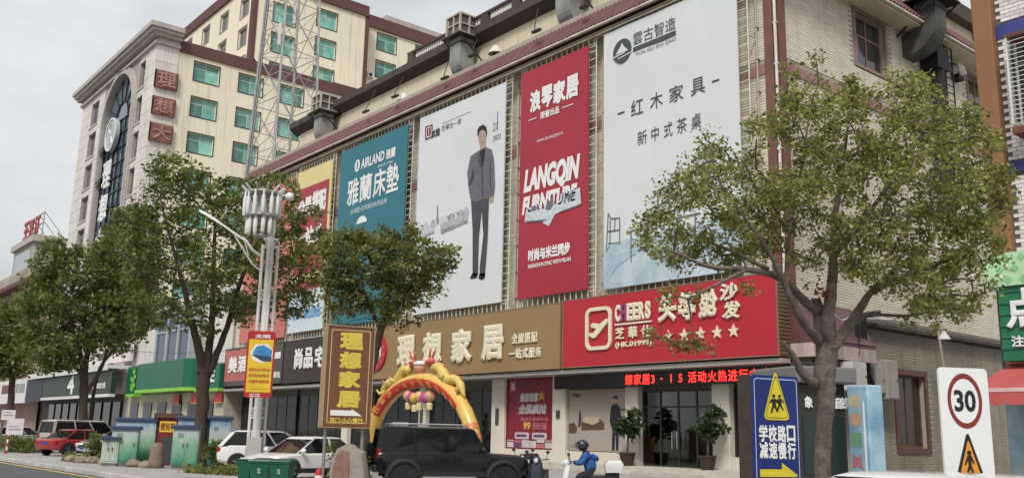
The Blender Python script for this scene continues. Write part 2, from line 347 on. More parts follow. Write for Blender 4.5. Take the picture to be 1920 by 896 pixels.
# set-back top storey with dark cornice and balustrade
TY, TX = 34.6, -24.0
b = MB(); b.box((-71.5, TY, 23.9), (TX, 66, 27.0)); b.build('upper_wall', render_, mall)
dkc = mat('dark_cornice', (.07,.05,.045), rough=.8, var=.3, scale=.8, streak=.4)
b = MB(); b.prism([(34.6,26.55),(34.05,26.95),(33.95,27.05),(33.95,27.55),(34.75,27.55),(34.75,26.55)], -72.3, TX+.6, 'X'); b.box((TX, 34.0, 26.6), (TX+.6, 66, 27.54)); b.build('cornice', dkc, mall)
b = MB(); b.box((-54.0, 34.0, 28.2), (TX+.5, 34.35, 28.36)); b.box((-54.0, 34.0, 27.55), (TX+.5, 34.35, 27.66)); b.build('balustrade_rail', dkc, mall)
piers = [-54.0, -45.4, -42.2, -36.3, -30.2, -24.6]
b = MB()
for x in piers: b.bbox((x, 34.02, 27.6), (x+.75, 34.33, 28.3), .03)
b.build('balustrade_pier', dkc, mall, kind='stuff')
bm_ = MB(); bm_.lathe([(.075,0),(.075,.06),(.04,.1),(.085,.24),(.05,.4),(.04,.47),(.075,.5),(.075,.55)], n=8); bme = bm_.mesh('baluster', smooth=40); bme.materials.append(mat('baluster_white', (.62,.6,.55), rough=.7, isl=.1))
x = -53.0
while x < TX:
    if not any(p-.12 < x < p+.87 for p in piers): piece(bme, 'baluster', mall, (x, 34.18, 27.65))
    x += .27
# side top storey pilaster
b = MB()
for y in (36.5, 43, 49.2, 56): b.box((TX, y, 24), (TX+.07, y+.5, 26.6))
b.build('pilaster', mat('taupe_band', (.27,.22,.18), rough=.85), mall)
# ---- ground floor: recessed shopfront
GY = 33.7
b = MB(); b.box((XL, 32.12, 4.72), (-22.2, GY+.1, 4.9)); b.build('canopy_soffit', mat('soffit_grey', (.36,.35,.33), rough=.8, streak=.3), mall)
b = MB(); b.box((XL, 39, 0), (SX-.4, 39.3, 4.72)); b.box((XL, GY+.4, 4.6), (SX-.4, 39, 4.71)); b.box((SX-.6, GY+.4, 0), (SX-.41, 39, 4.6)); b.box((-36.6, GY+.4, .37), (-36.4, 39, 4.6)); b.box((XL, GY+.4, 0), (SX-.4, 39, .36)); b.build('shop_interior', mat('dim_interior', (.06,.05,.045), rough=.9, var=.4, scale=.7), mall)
for x0, x1 in ((-59.3,-58.5),(-49.7,-48.95),(-42.35,-41.2),(-37.2,-36.2),(-31.95,-31.1),(-26.7,-25.75),(-23.0,-22.25)):
    b = MB(); b.bbox((x0, 33.35, .37), (x1, 34.2, 4.72), .03); b.box((x0-.03, 33.32, .37), (x1+.03, 34.2, .52)); b.build('pillar', pillar_m, mall)
    if x0 > -50:
        c = (x0+x1)/2; k = MB(); k.box((c-.13, 33.29, 2.55 if x0 > -40 else 2.2), (c+.13, 33.345, 2.95 if x0 > -40 else 3.1)); k.build('door_plate', mat('plate_dark', (.06,.05,.045), rough=.4), mall)
b = MB()
for x0, x1 in ((-41.2,-37.2),(-36.2,-31.95),(-25.75,-23.0)): b.box((x0, 33.5, .37), (x1, 34.0, .92))
b.build('sill_wall', pillar_m, mall, kind='stuff')
for i, (x0, x1, z0, z1, n) in enumerate(((-31.1,-26.7,.37,3.85,4),(-25.75,-23.0,.92,3.9,2),(-48.95,-42.35,.37,4.2,5),(-58.5,-49.7,.37,4.3,6),(-66.5,-59.3,.2,4.3,5),(-77,-67,.2,4.3,6))):
    window(mall, 'Y', GY-.2, -1, (x0, x1, z0, z1), .3, steel_dk, clearglass if x0 > -48 and z0 < .5 else darkglass, n, .22, .08)
b = MB()
for x0, x1, z in ((-31.1,-26.7,3.85),(-25.75,-23.0,3.9),(-48.95,-42.35,4.2),(-58.5,-49.7,4.3),(-66.5,-59.3,4.3),(-77,-67,4.3),(-36.2,-31.95,4.0)): b.box((x0, GY, z), (x1, GY+.3, 4.72))
b.build('transom_wall', mat('transom_dark', (.10,.09,.08), rough=.7), mall, kind='stuff')
hd = MB()
for x in (-29.05, -28.75): hd.tube([(x, 33.42, 1.2), (x, 33.42, 1.95)], .03, 8)
hd.build('door_handle', mat('steel_handle', (.55,.55,.53), rough=.25, metal=1), mall)
sofam = mat('sofa_leather', (.42,.40,.37), rough=.5, var=.1)
for sx, sy, lab in ((-28.0, 35.2, 'pale leather sofa just inside the mall glass doors'), (-44.5, 35.6, 'pale leather sofa just inside the dark entrance right of the arch')):
    sf = thing('sofa', lab, 'sofa', (sx, sy, .37), group='sofas inside the furniture mall')
    b = MB(); b.bbox((sx-1, sy-.4, .5), (sx+1, sy+.4, .85), .06); b.build('seat', sofam, sf, smooth=40); b = MB(); b.bbox((sx-1, sy+.25, .85), (sx+1, sy+.5, 1.3), .08); b.build('backrest', sofam, sf, smooth=40)
    for s in (-1, 1): b = MB(); b.bbox((sx+s*1.0-.12, sy-.42, .37), (sx+s*1.0+.12, sy+.45, 1.05), .06); b.build('armrest', sofam, sf, smooth=40)
stone = mat('step_stone', (.44,.41,.36), rough=.7, var=.15, scale=1.5, bump=.15, isl=.06)
stp = MB()
for i in range(19):
    x0 = -60+i*2.0; b = MB(); b.bbox((x0+.004, 31.7, 0), (x0+1.996, 32.35, .19), .015); b.build('step_slab', stone, mall)
    b = MB(); b.bbox((x0+.004, 32.3, .0), (x0+1.996, 34.1, .37), .015); b.build('step_slab', stone, mall)
# ---- side annex: coping, lower window, pent roof at the corner
b = MB(); b.prism([(SX, 6.65), (SX+.42, 6.7), (SX+.42, 6.85), (SX, 7.12)], 37.3, 66, 'Y'); b.build('coping', mat('soot_coping', (.06,.05,.042), rough=.9, var=.4), mall)
wood = mat('brown_window_wood', (.12,.055,.035), rough=.55, var=.2, scale=2)
window(mall, 'X', SX, 1, side_holes[2], .35, wood, mat('dim_curtain_glass', (.035,.025,.022), rough=.2, var=.5, scale=1.5), 2, .0, .12, trim=(.24, .09))
b = MB(); b.prism([(SX, 7.35), (SX+1.1, 5.65), (SX+1.1, 5.5), (SX, 5.5)], 32.75, 37.4, 'Y'); b.build('pent_roof', maroon, mall)
thp = math.atan2(1.1, 1.7); pr_ = MB(); pr_.box((-2.3, 0, 0), (2.3, .03, .19)); pme = pr_.mesh('roof_tile'); pme.materials.append(mat('pent_tile', (.13,.062,.058), rough=.5, isl=.15, var=.2))
for k in range(10):
    t = k/10; o = piece(pme, 'roof_tile', mall, (SX+1.1-1.1*t+.01, 35.08, 5.66+1.7*t)); o.rotation_euler = Matrix(((0,math.cos(thp),-math.sin(thp)),(-1,0,0),(0,math.sin(thp),math.cos(thp)))).to_euler()
b = MB(); b.box((SX-.3, 32.75, 4.95), (SX+1.12, 37.4, 5.5)); b.build('pent_fascia', mat('pent_fascia_pink', (.45,.36,.33), rough=.8, streak=.5), mall)
b = MB(); b.box((SX-.3, 32.9, 4.0), (SX+.9, 37.3, 4.94)); b.build('lintel', mat('soot_lintel', (.09,.075,.06), rough=.9), mall)
# drain pipes on the side and between the billboards
pp = mat('cream_pipe', (.42,.37,.29), rough=.6, streak=.4)
b = MB(); b.tube([(SX+.5, 44.2, 7.3), (SX+.5, 44.6, 5), (SX+.12, 44.9, 3.1)], .06, 6); b.build('drain_pipe', pp, mall)
for x in (-23.2, -32.45, -32.75, -39.25, -39.6, -49.4, -49.75, -59.75):
    b = MB(); b.tube([(x, FY-.16, 8.3), (x, FY-.16, 22.1)], .05, 6)
    for z in np.arange(9, 22, 1.5): b.box((x-.08, FY-.22, z), (x+.08, FY-.02, z+.05))
    b.build('drain_pipe', pp, mall)
# roof lights on arms above the eave
hm = mat('lamp_white', (.62,.6,.55), rough=.5, streak=.2); dkm = mat('rust_arm', (.05,.035,.03), rough=.8)
for px, py in ((930, 92), (758, 181)):
    p = at(px, py, Y=33.6); L_t = thing('vent_cowl', ('white conical vent cowl behind the eave beside the big middle duct' if px > 900 else 'white conical vent cowl behind the eave between two rooftop coolers'), 'vent', (p.x, p.y, 23.6), group='vent cowls behind the eave')
    k = MB(); k.lathe([(.2,0),(.2,p.z-23.75)], (p.x,p.y,23.6), 10); k.build('stem', dkm, L_t); k = MB(); k.lathe([(.5,0),(.44,.15),(.2,.5),(.04,.6)], (p.x,p.y,p.z-.35), 12); k.build('cap', hm, L_t, smooth=50)
for i, (px, py) in enumerate(((890, 110), (1010, 65), (1100, 20), (838, 152), (745, 186), (690, 214))):
    p = at(px, py, Y=32.1); z0 = max(p.z, 23.2)
    t = thing('floodlight', ['slim floodlight on a dark arm just right of the middle duct', 'slim floodlight on a dark arm above the red billboard', 'slim floodlight on a dark arm above the pale tea-table billboard', 'slim floodlight on a dark arm just left of the middle duct', 'slim floodlight on a dark arm above the suited-man billboard\'s left end', 'slim floodlight on a dark arm above the teal billboard'][i], 'floodlight', (p.x, 34.0, 26.9), group='floodlights on arms over the eave')
    k = MB(); k.tube([(p.x-2.2, 33.9, 26.6), (p.x-.5, 32.2, z0+.55), (p.x, 31.9, z0+.2)], .035, 5); k.build('arm', dkm, t); k = MB(); k.cbox((p.x+.1, 31.85, z0+.1), (.55, .3, .16), Matrix.Rotation(.4, 3, 'X')); k.build('lamp_head', dkm, t)
# ================================================================ billboards
white = mat('print_white', (.72,.72,.70), rough=.6, var=.04); ink = mat('print_ink', (.03,.032,.04), rough=.6, var=.1)
vin_w = mat('vinyl_pale', (.61,.64,.65), rough=.42, var=.05, scale=.25, bump=.35, bscale=.8); vin_r = mat('vinyl_red', (.34,.022,.04), rough=.42, var=.08, scale=.25, bump=.35, bscale=.8)
vin_t = mat('vinyl_teal', (.018,.15,.20), rough=.42, var=.08, scale=.25, bump=.3, bscale=.8); vin_y = mat('vinyl_cream_yellow', (.66,.56,.26), rough=.45, var=.06)
vin_p = mat('vinyl_salmon', (.52,.16,.13), rough=.45, var=.1)
BY = 32.0
def billboard(label, x0, x1, z0, z1, m_, rung=.42, side=(.0, .46)):
    t = thing('billboard', label, 'billboard', ((x0+x1)/2, BY, z0), group='billboards hung along the mall front')
    b = MB(); nx, nz = 14, 26
    vs = [(x0+(x1-x0)*i/nx, BY+.024+.017*math.sin(i*1.3+j*.55+x0+.8*math.sin(j*.7))*(0 < i < nx)*(.4+.6*math.sin(j*.9+i*.5)**2), z0+(z1-z0)*j/nz) for j in range(nz+1) for i in range(nx+1)]
    vs2 = [(x, BY+.07, z) for x, y, z in vs]
    fs = [(j*(nx+1)+i, j*(nx+1)+i+1, (j+1)*(nx+1)+i+1, (j+1)*(nx+1)+i) for j in range(nz) for i in range(nx)]
    b.add(vs, fs); b.box((x0, BY+.04, z0), (x1, BY+.08, z1)); b.build('print_sheet', m_, t, smooth=30)
    xa, xb, za, zb = x0-.12-side[0], x1+side[1], z0-.5, z1+.42
    f = MB(); y = BY+.16
    for x in (xa, x0+.1, x1-.1, xb): f.tube([(x, y, za), (x, y, zb)], .035, 6)
    for z in (za, z0+.1, z1-.1, zb): f.tube([(xa, y, z), (xb, y, z)], .035, 6)
    f.build('frame', paleframe, t)
    r = MB()
    for i in range(int((xb-xa)/rung)+1):
        x = xa+i*rung; r.bar((x, y, za), (x, y, z0+.1), .045); r.bar((x, y, z1-.1), (x, y, zb), .045)
    for i in range(int((zb-za)/rung)+1):
        z = za+i*rung; r.bar((x1-.1, y, z), (xb, y, z), .04)
        if i % 8 == 2: r.bar((xa, y, z), (xa, FY, z), .05); r.bar((xb, y, z), (xb, FY, z), .05)
    r.build('rung', paleframe, t, kind='stuff')
    return t
def put(t, s, p0, p1, m_, bold=.02, shear=0, name='lettering', Y=None, chars_=False, gap=.1):
    """flat print between two pixels of the photograph (left-bottom, right-top of the lettering) on the billboard"""
    Y = BY-.006 if Y is None else Y; a, c = at(*p0, Y=Y), at(*p1, Y=Y)
    h = c.z-a.z
    if chars_: chars(s, m_, t, a.x, c.x, a.z, c.z, Y, 0, bold, gap, 'character', shear)
    else: text(s, name, m_, t, (a.x, Y, a.z), UX_, UZ_, c.x-a.x, h, 0, bold, shear)
def poly(t, name, m_, pts, Y=None, label=None):
    """flat printed shape from pixels on the billboard"""
    Y = BY-.005 if Y is None else Y; q = [at(*p, Y=Y) for p in pts]; b = MB(); b.flat([(p.x, p.z) for p in q], Y); return b.build(name, m_, t, label=label)
def rect(t, name, m_, x0, x1, z0, z1, Y): b = MB(); b.box((x0, Y, z0), (x1, Y+.004, z1)); return b.build(name, m_, t)
def stroke(b, pts, w_, Y):
    for p, q in zip(pts, pts[1:]):
        p, q = Vector((p[0], 0, p[1])), Vector((q[0], 0, q[1])); d = (q-p).normalized(); nn = Vector((-d.z, 0, d.x))*w_/2
        b.add([(v.x, Y, v.z) for v in (p-nn, q-nn, q+nn, p+nn)], [(0,1,2,3)])

# --- pale billboard: 红木家具
t1 = billboard('big pale billboard reading 红木家具 beside the corner pilaster, partly behind the tree', -32.05, -23.75, 8.65, 21.9, vin_w)
grey = mat('print_slate', (.06,.065,.075), rough=.6)
x, z, r = -30.75, 20.6, .64
b = MB(); b.flat([(x+r*math.cos(a), z+r*math.sin(a)) for a in np.linspace(0, 2*PI, 28)[:-1]], BY-.006); b.build('emblem_disc', grey, t1)
b = MB(); b.flat([(x-.45,z-.08),(x-.1,z+.28),(x,z+.45),(x+.12,z+.22),(x+.42,z-.08)], BY-.01); stroke(b, [(x-.7,z-.2),(x+.2,z-.12)], .06, BY-.01); stroke(b, [(x-.3,z-.34),(x+.7,z-.24)], .05, BY-.01); b.build('emblem_mountain', vin_w, t1)
text('雲古智造', 'lettering', grey, t1, (-30.0, BY-.006, 20.62), UX_, UZ_, 2.75, .66, 0, .0)
rect(t1, 'stripe', grey, -30.0, -27.25, 20.3, 20.54, BY-.006); text('YUN GU ZHI ZAO', 'lettering', grey, t1, (-29.85, BY-.006, 20.04), UX_, UZ_, 2.6, .16, 0, .0)
dk = mat('print_charcoal', (.045,.05,.055), rough=.6)
for s, (a, c), zz in (('红', (1183, 1206), 0), ('木', (1219, 1243), 0), ('家', (1255, 1282), 0), ('具', (1296, 1323), 0)):
    pa, pb = at(a, 210, Y=BY), at(c, 210, Y=BY); text(s, 'character', dk, t1, (pa.x, BY-.006, 17.0), UX_, UZ_, pb.x-pa.x, .8, 0, .0)
for a, c in ((1158, 1171), (1336, 1350)):
    pa, pb = at(a, 200, Y=BY), at(c, 200, Y=BY); rect(t1, 'dash', dk, pa.x, pb.x, 17.32, 17.4, BY-.008)
for s, (a, c) in zip('新中式茶桌', ((1195,1213),(1221,1235),(1245,1261),(1269,1288),(1296,1315))):
    pa, pb = at(a, 245, Y=BY), at(c, 245, Y=BY); text(s, 'character', dk, t1, (pa.x, BY-.006, 15.4), UX_, UZ_, pb.x-pa.x, .72, 0, .0)
blue = mat('print_floor_blue', (.42,.55,.66), rough=.5, var=.3, scale=.9, c2=(.55,.63,.68)); blue2 = mat('print_floor_line', (.28,.44,.60), rough=.5)
b = MB(); b.flat([(-32.05,8.65),(-23.75,8.65),(-23.75,11.0),(-32.05,10.9)], BY-.004); b.build('printed_floor', blue, t1)
b = MB()
for k in range(9): stroke(b, [(-32.0, 8.8+.25*k), (-30.9+.5*k, 9.9+.12*k)] if k < 6 else [(-31+k*.6, 8.75), (-28+k*.5, 10.6)], .035, BY-.009)
b.build('floor_lines', blue2, t1)
b = MB(); X0 = -31.85
for p in ([(X0,10.50),(X0+.12,12.40),(X0+.32,12.10),(X0+.9,12.05),(X0+.9,10.70)], [(X0+.1,11.50),(X0+.92,11.45)], [(X0+.26,12.05),(X0+.24,10.75),(X0+.02,10.55)], [(X0+.1,10.90),(X0+.9,10.80)], [(X0+.6,12.05),(X0+.55,11.47)]): stroke(b, p, .06, BY-.009)
for p in ([(-28.5,11.55),(-28.5,12.95),(-27.8,13.05),(-27.8,11.55)], [(-28.5,12.25),(-27.8,12.30)], [(-30.4,11.25),(-28.6,11.45),(-26,11.45)], [(-30.2,11.25),(-30.2,9.75)], [(-26.3,11.45),(-26.3,9.75)]): stroke(b, p, .07, BY-.009)
b.build('printed_chair', mat('print_chair_grey', (.13,.14,.155), rough=.6), t1)
# --- red billboard
t2 = billboard('narrow red billboard reading 浪琴家居 and LANGQIN FURNITURE', -38.65, -33.2, 8.8, 21.7, vin_r)
for s, (a, c) in zip('浪琴家居', ((994,1014),(1015,1036),(1037,1060),(1061,1084))):
    pa, pb = at(a, 175, Y=BY), at(c, 175, Y=BY); text(s, 'character', white, t2, (pa.x, BY-.006, 19.1), UX_, UZ_, pb.x-pa.x+.03, 1.3, 0, .05)
text('荣誉出品', 'lettering', white, t2, (-36.95, BY-.006, 18.55), UX_, UZ_, 1.55, .42, 0, .03)
rect(t2, 'dash', white, -37.95, -37.25, 18.72, 18.77, BY-.008); rect(t2, 'dash', white, -35.15, -34.3, 18.74, 18.79, BY-.008)
text('WWW.FSLANGQIN.CN', 'lettering', white, t2, (-37.2, BY-.006, 17.25), UX_, UZ_, 2.1, .2, 0, .0)
text('LANGQIN', 'lettering', white, t2, (-38.25, BY-.006, 14.4), UX_, UZ_, 4.5, 1.55, 0, .06, .22)
text('FURNITURE', 'lettering', white, t2, (-38.35, BY-.006, 13.4), UX_, UZ_, 4.4, 1.0, 0, .06, .22)
sofa = mat('print_sofa', (.50,.56,.60), rough=.5, var=.25, scale=3)
b = MB(); b.flat([(-38.1,13.00),(-38.0,13.70),(-36.9,13.85),(-36.8,13.45),(-35.3,13.60),(-35.2,14.05),(-33.75,14.10),(-33.65,13.25),(-35.2,13.10),(-36.3,12.85)], BY-.009); b.flat([(-36.6,12.70),(-35.9,13.70),(-35.6,13.05),(-36.1,12.45)], BY-.011); b.build('printed_sofa', sofa, t2)
b = MB(); b.flat([(-36.4,13.40),(-36.25,14.00),(-36.0,13.70),(-35.8,14.20),(-35.75,13.60),(-36.0,13.30)], BY-.013); b.flat([(-37.6,13.60),(-37.3,13.80),(-37.0,13.60),(-37.3,13.45)], BY-.013); b.flat([(-34.9,13.80),(-34.4,13.95),(-34.1,13.75),(-34.5,13.60)], BY-.013); stroke(b, [(-38.0,13.00),(-36.3,12.82)], .08, BY-.012); stroke(b, [(-35.2,13.08),(-33.7,13.20)], .07, BY-.012); b.build('printed_shade', mat('print_plant_grey', (.16,.15,.17), rough=.6), t2)
text('时尚与米兰同步', 'lettering', white, t2, (-37.75, BY-.006, 10.75), UX_, UZ_, 3.3, .66, 0, .05)
text('FASHION IN SYNC WITH MILAN', 'lettering', white, t2, (-37.75, BY-.006, 10.38), UX_, UZ_, 3.35, .22, 0, .03)
# --- suited man
t3 = billboard('wide pale billboard with a printed man in a grey suit', -48.9, -40.05, 8.8, 21.65, vin_w)
suit = mat('print_suit', (.125,.12,.142), rough=.6, var=.2, scale=1.2); suit2 = mat('print_suit_shade', (.045,.042,.055), rough=.6); skin = mat('print_skin', (.40,.29,.24), rough=.6); hair = mat('print_hair', (.015,.013,.013), rough=.6)
trs = mat('print_trousers', (.06,.057,.072), rough=.6, var=.2, scale=1.2)
poly(t3, 'printed_trousers', trs, [(883,376),(886,430),(886,480),(886,516),(896,516),(898,440),(903,395),(906,440),(899,505),(901,518),(909,518),(914,450),(917,372)])
poly(t3, 'printed_shoes', hair, [(886,512),(881,520),(884,523),(894,521),(896,513)]); poly(t3, 'printed_shoes', hair, [(899,512),(897,522),(903,525),(909,521),(909,512)])
poly(t3, 'printed_jacket', suit, [(897,283),(912,276),(922,281),(926,300),(928,345),(926,368),(918,372),(904,374),(892,379),(882,374),(878,350),(876,325),(882,293)], BY-.008)
poly(t3, 'printed_shade', suit2, [(878,350),(884,345),(889,333),(888,310),(884,330),(879,345)], BY-.012); poly(t3, 'printed_shade', suit2, [(903,318),(904,372),(906,372),(905,318)], BY-.012)
poly(t3, 'printed_shade', suit2, [(919,300),(918,345),(921,360),(920,330)], BY-.012)
poly(t3, 'printed_lapel', suit2, [(897,284),(902,318),(896,300)], BY-.013); poly(t3, 'printed_lapel', suit2, [(911,277),(904,318),(909,296)], BY-.013)
poly(t3, 'printed_shirt', hair, [(899,283),(910,277),(908,295),(903,316)], BY-.012)
poly(t3, 'printed_face', skin, [(896,252),(899,241),(906,237),(911,243),(911,258),(909,270),(905,277),(901,277),(898,268)], BY-.010); poly(t3, 'printed_neck', skin, [(900,270),(909,266),(911,276),(900,283)], BY-.009)
poly(t3, 'printed_hair', hair, [(895,256),(895,244),(899,237),(906,234),(911,238),(913,246),(912,256),(910,247),(905,243),(899,247),(897,255)], BY-.013)
for px in (900.5, 907): poly(t3, 'printed_eye', hair, [(px-1.4,256),(px,254.6),(px+1.4,255.4),(px,256.6)], BY-.014)
poly(t3, 'printed_mouth', mat('print_lip', (.28,.12,.1), rough=.6), [(902,268),(906,266),(907,267),(904,269)], BY-.014)
poly(t3, 'printed_hand', skin, [(919,370),(925,367),(925,376),(920,382),(917,377)], BY-.009)
lgr = mat('print_light_grey', (.38,.40,.42), rough=.6, var=.3, scale=2.5); mgr = mat('print_mid_grey', (.27,.275,.28), rough=.6, var=.35, scale=3)
def ell(t_, name, m_, px, py, rx, ry, Y, tilt=-.35): return poly(t_, name, m_, [(px+rx*math.cos(k), py+ry*math.sin(k)+tilt*rx*math.cos(k)) for k in np.linspace(0, 2*PI, 15)[:-1]], Y)
pgr = mat('print_pale_grey', (.50,.525,.545), rough=.6, var=.12, scale=3)
poly(t3, 'printed_sofa', lgr, [(826,433),(825,420),(876,399),(877,412)], BY-.006); poly(t3, 'printed_sofa', pgr, [(793,441),(795,428),(813,420),(814,433)], BY-.006)
ell(t3, 'printed_armrest', pgr, 798, 425, 5, 9, BY-.008); ell(t3, 'printed_armrest', lgr, 812, 420, 4, 8, BY-.008); ell(t3, 'printed_armrest', pgr, 829, 414, 5, 9, BY-.008); ell(t3, 'printed_armrest', lgr, 874, 397, 4, 9, BY-.008)
for q, m_ in ((837,pgr),(846,lgr),(855,pgr),(864,lgr)): ell(t3, 'printed_cushion', m_, q, 411-(q-837)*.42, 5.5, 7, BY-.011)
for q in (841, 859): ell(t3, 'printed_cushion', mgr, q, 409-(q-837)*.42, 2.6, 3.6, BY-.014)
ell(t3, 'printed_vase', mgr, 820, 412, 2.4, 8, BY-.008, 0); poly(t3, 'printed_stem', mgr, [(819.4,405),(818.6,388),(820.6,384),(820.8,405)], BY-.008); poly(t3, 'printed_shade', mgr, [(793,443),(814,434),(814,437),(794,446)], BY-.009); poly(t3, 'printed_shade', mgr, [(826,435),(877,414),(877,417),(827,438)], BY-.009)
poly(t3, 'printed_logo', mat('print_maroon', (.16,.03,.035), rough=.6), [(797,238),(811,233),(811,257),(797,263)])
b = MB(); q = [at(*p, Y=BY-.012) for p in ((799.5,241),(808.5,238),(808.5,255),(799.5,258))]
for p, r_ in zip(q, q[1:]+q[:1]): stroke(b, [(p.x,p.z),(r_.x,r_.z)], .06, BY-.012)
stroke(b, [((q[0].x+q[1].x)/2, q[0].z-.1), ((q[0].x+q[1].x)/2, q[2].z+.1)], .06, BY-.012); b.build('logo_lines', white, t3)
text('航建', 'lettering', dk, t3, (-47.55, BY-.006, 19.95), UX_, UZ_, 1.0, .55, 0, .03); text('芝華仕一家', 'lettering', dk, t3, (-46.4, BY-.006, 20.15), UX_, UZ_, 2.1, .38, 0, .0)
rect(t3, 'rule', mgr, -46.4, -43.3, 20.68, 20.71, BY-.006); text('2023', 'lettering', dk, t3, (-41.1, BY-.006, 18.3), UX_, UZ_, .7, .3, 0, 0); rect(t3, 'rule', dk, -40.75, -40.7, 18.9, 20.0, BY-.006)
text('ZX', 'lettering', mgr, t3, (-41.15, BY-.006, 18.9), UX_, UZ_, .4, .5, 0, 0)
# --- teal mattress billboard
t4 = billboard('teal mattress billboard reading 雅蘭床墊 between the yellow and suited-man billboards', -59.2, -50.3, 8.8, 21.65, vin_t)
text('AIRLAND', 'lettering', white, t4, (-56.2, BY-.006, 19.75), UX_, UZ_, 3.1, .72, 0, .03); text('雅蘭', 'lettering', white, t4, (-52.9, BY-.006, 19.72), UX_, UZ_, 1.2, .7, 0, .03)
b = MB(); b.flat([(-56.72+.36*math.cos(a), 20.12+.46*math.sin(a)) for a in np.linspace(0, 2*PI, 20)[:-1]], BY-.006); b.build('emblem_disc', white, t4); rect(t4, 'emblem_bar', vin_t, -56.8, -56.62, 19.85, 20.4, BY-.011)
text('SINCE 1966', 'lettering', white, t4, (-53.9, BY-.006, 19.35), UX_, UZ_, 1.9, .2, 0, 0)
for s, (a, c) in zip('雅蘭床墊', ((652,673),(675,697),(700,723),(724,747))):
    pa, pb = at(a, 350, Y=BY), at(c, 350, Y=BY); text(s, 'character', white, t4, (pa.x, BY-.006, 17.3), UX_, UZ_, pb.x-pa.x, 1.95, 0, .02)
text('全球超1亿家庭的共同选择', 'lettering', white, t4, (-57.3, BY-.006, 16.65), UX_, UZ_, 4.8, .36, 0, 0)
p = at(678, 418, Y=BY); b = MB(); b.flat([(p.x+.7*math.cos(a), p.z+.5*math.sin(a)) for a in np.linspace(0, PI, 14)], BY-.006); b.build('printed_dome', white, t4)
# --- yellow and red billboard (mostly behind the trees)
t5 = billboard('cream-yellow billboard with a red 全屋搭配 patch behind the treetop', -66.0, -60.45, 8.8, 21.45, vin_y, side=(0, .3))
b = MB(); b.box((-65.8, BY-.004, 13.2), (-60.8, BY, 20.0)); b.build('red_patch', vin_r, t5)
text('全屋', 'character', white, t5, (-65.6, BY-.012, 17.6), UX_, UZ_, 2.2, 1.7, 0, .06); text('搭配', 'character', white, t5, (-63.3, BY-.012, 17.7), UX_, UZ_, 2.2, 1.7, 0, .06); text('一站式', 'character', white, t5, (-65.4, BY-.012, 15.3), UX_, UZ_, 4.0, 1.5, 0, .06)
b = MB(); b.box((-66.0, BY-.004, 8.8), (-60.45, BY, 12.6)); b.build('pale_patch', mat('vinyl_ice', (.55,.64,.70), rough=.45), t5)
text('0791-8828585', 'lettering', mat('print_sky_blue', (.12,.33,.58), rough=.6), t5, (-65.2, BY-.012, 9.7), UX_, UZ_, 4.4, .75, 0, .05)
b = MB(); b.box((-66.0, BY-.006, 11.9), (-60.45, BY-.002, 12.6)); b.build('red_band', vin_r, t5)
t6 = billboard('salmon-red billboard at the left end, mostly behind the treetop', -74.9, -66.55, 8.6, 21.3, vin_p, side=(0, .1))
text('美酒', 'lettering', white, t6, (-72.5, BY-.006, 10.2), UX_, UZ_, 4, 1.6, 0, .0)

# ================================================================ shop signs
SY = 32.0
def signbox(name, label, x0, x1, z0, z1, m_, trim_m, group='shop signs over the ground floor', ribs=True):
    t = thing(name, label, 'shop sign', ((x0+x1)/2, SY, z0), group=group)
    b = MB(); b.box((x0+.03, SY, z0+.03), (x1-.03, FY-.02, z1-.03)); b.build('panel', m_, t)
    b = MB(); b.box((x0, SY-.015, z0), (x1, FY-.03, z0+.045)); b.box((x0, SY-.015, z1-.045), (x1, FY-.03, z1)); b.box((x0, SY-.012, z0+.045), (x0+.05, FY-.03, z1-.045)); b.box((x1-.05, SY-.012, z0+.045), (x1, FY-.03, z1-.045)); b.build('edge_trim', trim_m, t)
    return t
tan = mat('sign_tan', (.275,.18,.085), rough=.38, var=.06, scale=.3, bump=.05, bscale=1.5); redp = mat('sign_crimson', (.42,.02,.038), rough=.42, var=.07, scale=.3, bump=.1, bscale=1.2)
trim_t = mat('sign_trim', (.22,.15,.10), rough=.5); letter = mat('letter_ivory', (.70,.64,.50), rough=.45, var=.05)
dkred = mat('trim_darkred', (.18,.02,.025), rough=.6, var=.3)
s1 = signbox('shop_sign', 'long tan shop sign with ivory raised characters 理想家居', -58.9, -35.12, 4.96, 8.33, tan, trim_t)
for s, (a, c), (yt, yb) in zip('理想家居', ((744,776),(791,827),(845,884),(902,943)), ((622,684),(622,684),(613,679),(606,673))):
    pa, pb = at(a, yb, Y=SY-.1), at(c, yb, Y=SY-.1); h = at((a+c)/2, yt, Y=SY-.1).z; z0 = at((a+c)/2, yb, Y=SY-.1).z
    text(s, 'character', letter, s1, (pa.x, SY-.02, 5.62), UX_, UZ_, pb.x-pa.x, 1.95, .16, .055)
for s, x0, w_, z in (('全', 0, 0, 0),): pass
a, c = at(961, 645, Y=SY), at(1010, 645, Y=SY); chars('全屋搭配', letter, s1, a.x, c.x, 6.42, 6.95, SY-.02, .07, .04, .1)
a, c = at(956, 668, Y=SY), at(1018, 668, Y=SY); chars('一站式服务', letter, s1, a.x, c.x, 5.62, 6.15, SY-.02, .07, .04, .1)
a = at(707, 665, Y=SY); R_ = 1.22
b = MB(); b.loft([[(a.x+R_*math.cos(k), SY-.12, 6.72+R_*math.sin(k)) for k in np.linspace(0, 2*PI, 33)[:-1]], [(a.x+R_*math.cos(k), SY, 6.72+R_*math.sin(k)) for k in np.linspace(0, 2*PI, 33)[:-1]]]); b.build('emblem_disc', redp, s1)
b = MB(); b.flat([(a.x+.68*math.cos(k), 6.72+.68*math.sin(k)) for k in np.linspace(0, 2*PI, 33)[:-1]], SY-.125); b.build('emblem_centre', letter, s1)
b = MB()
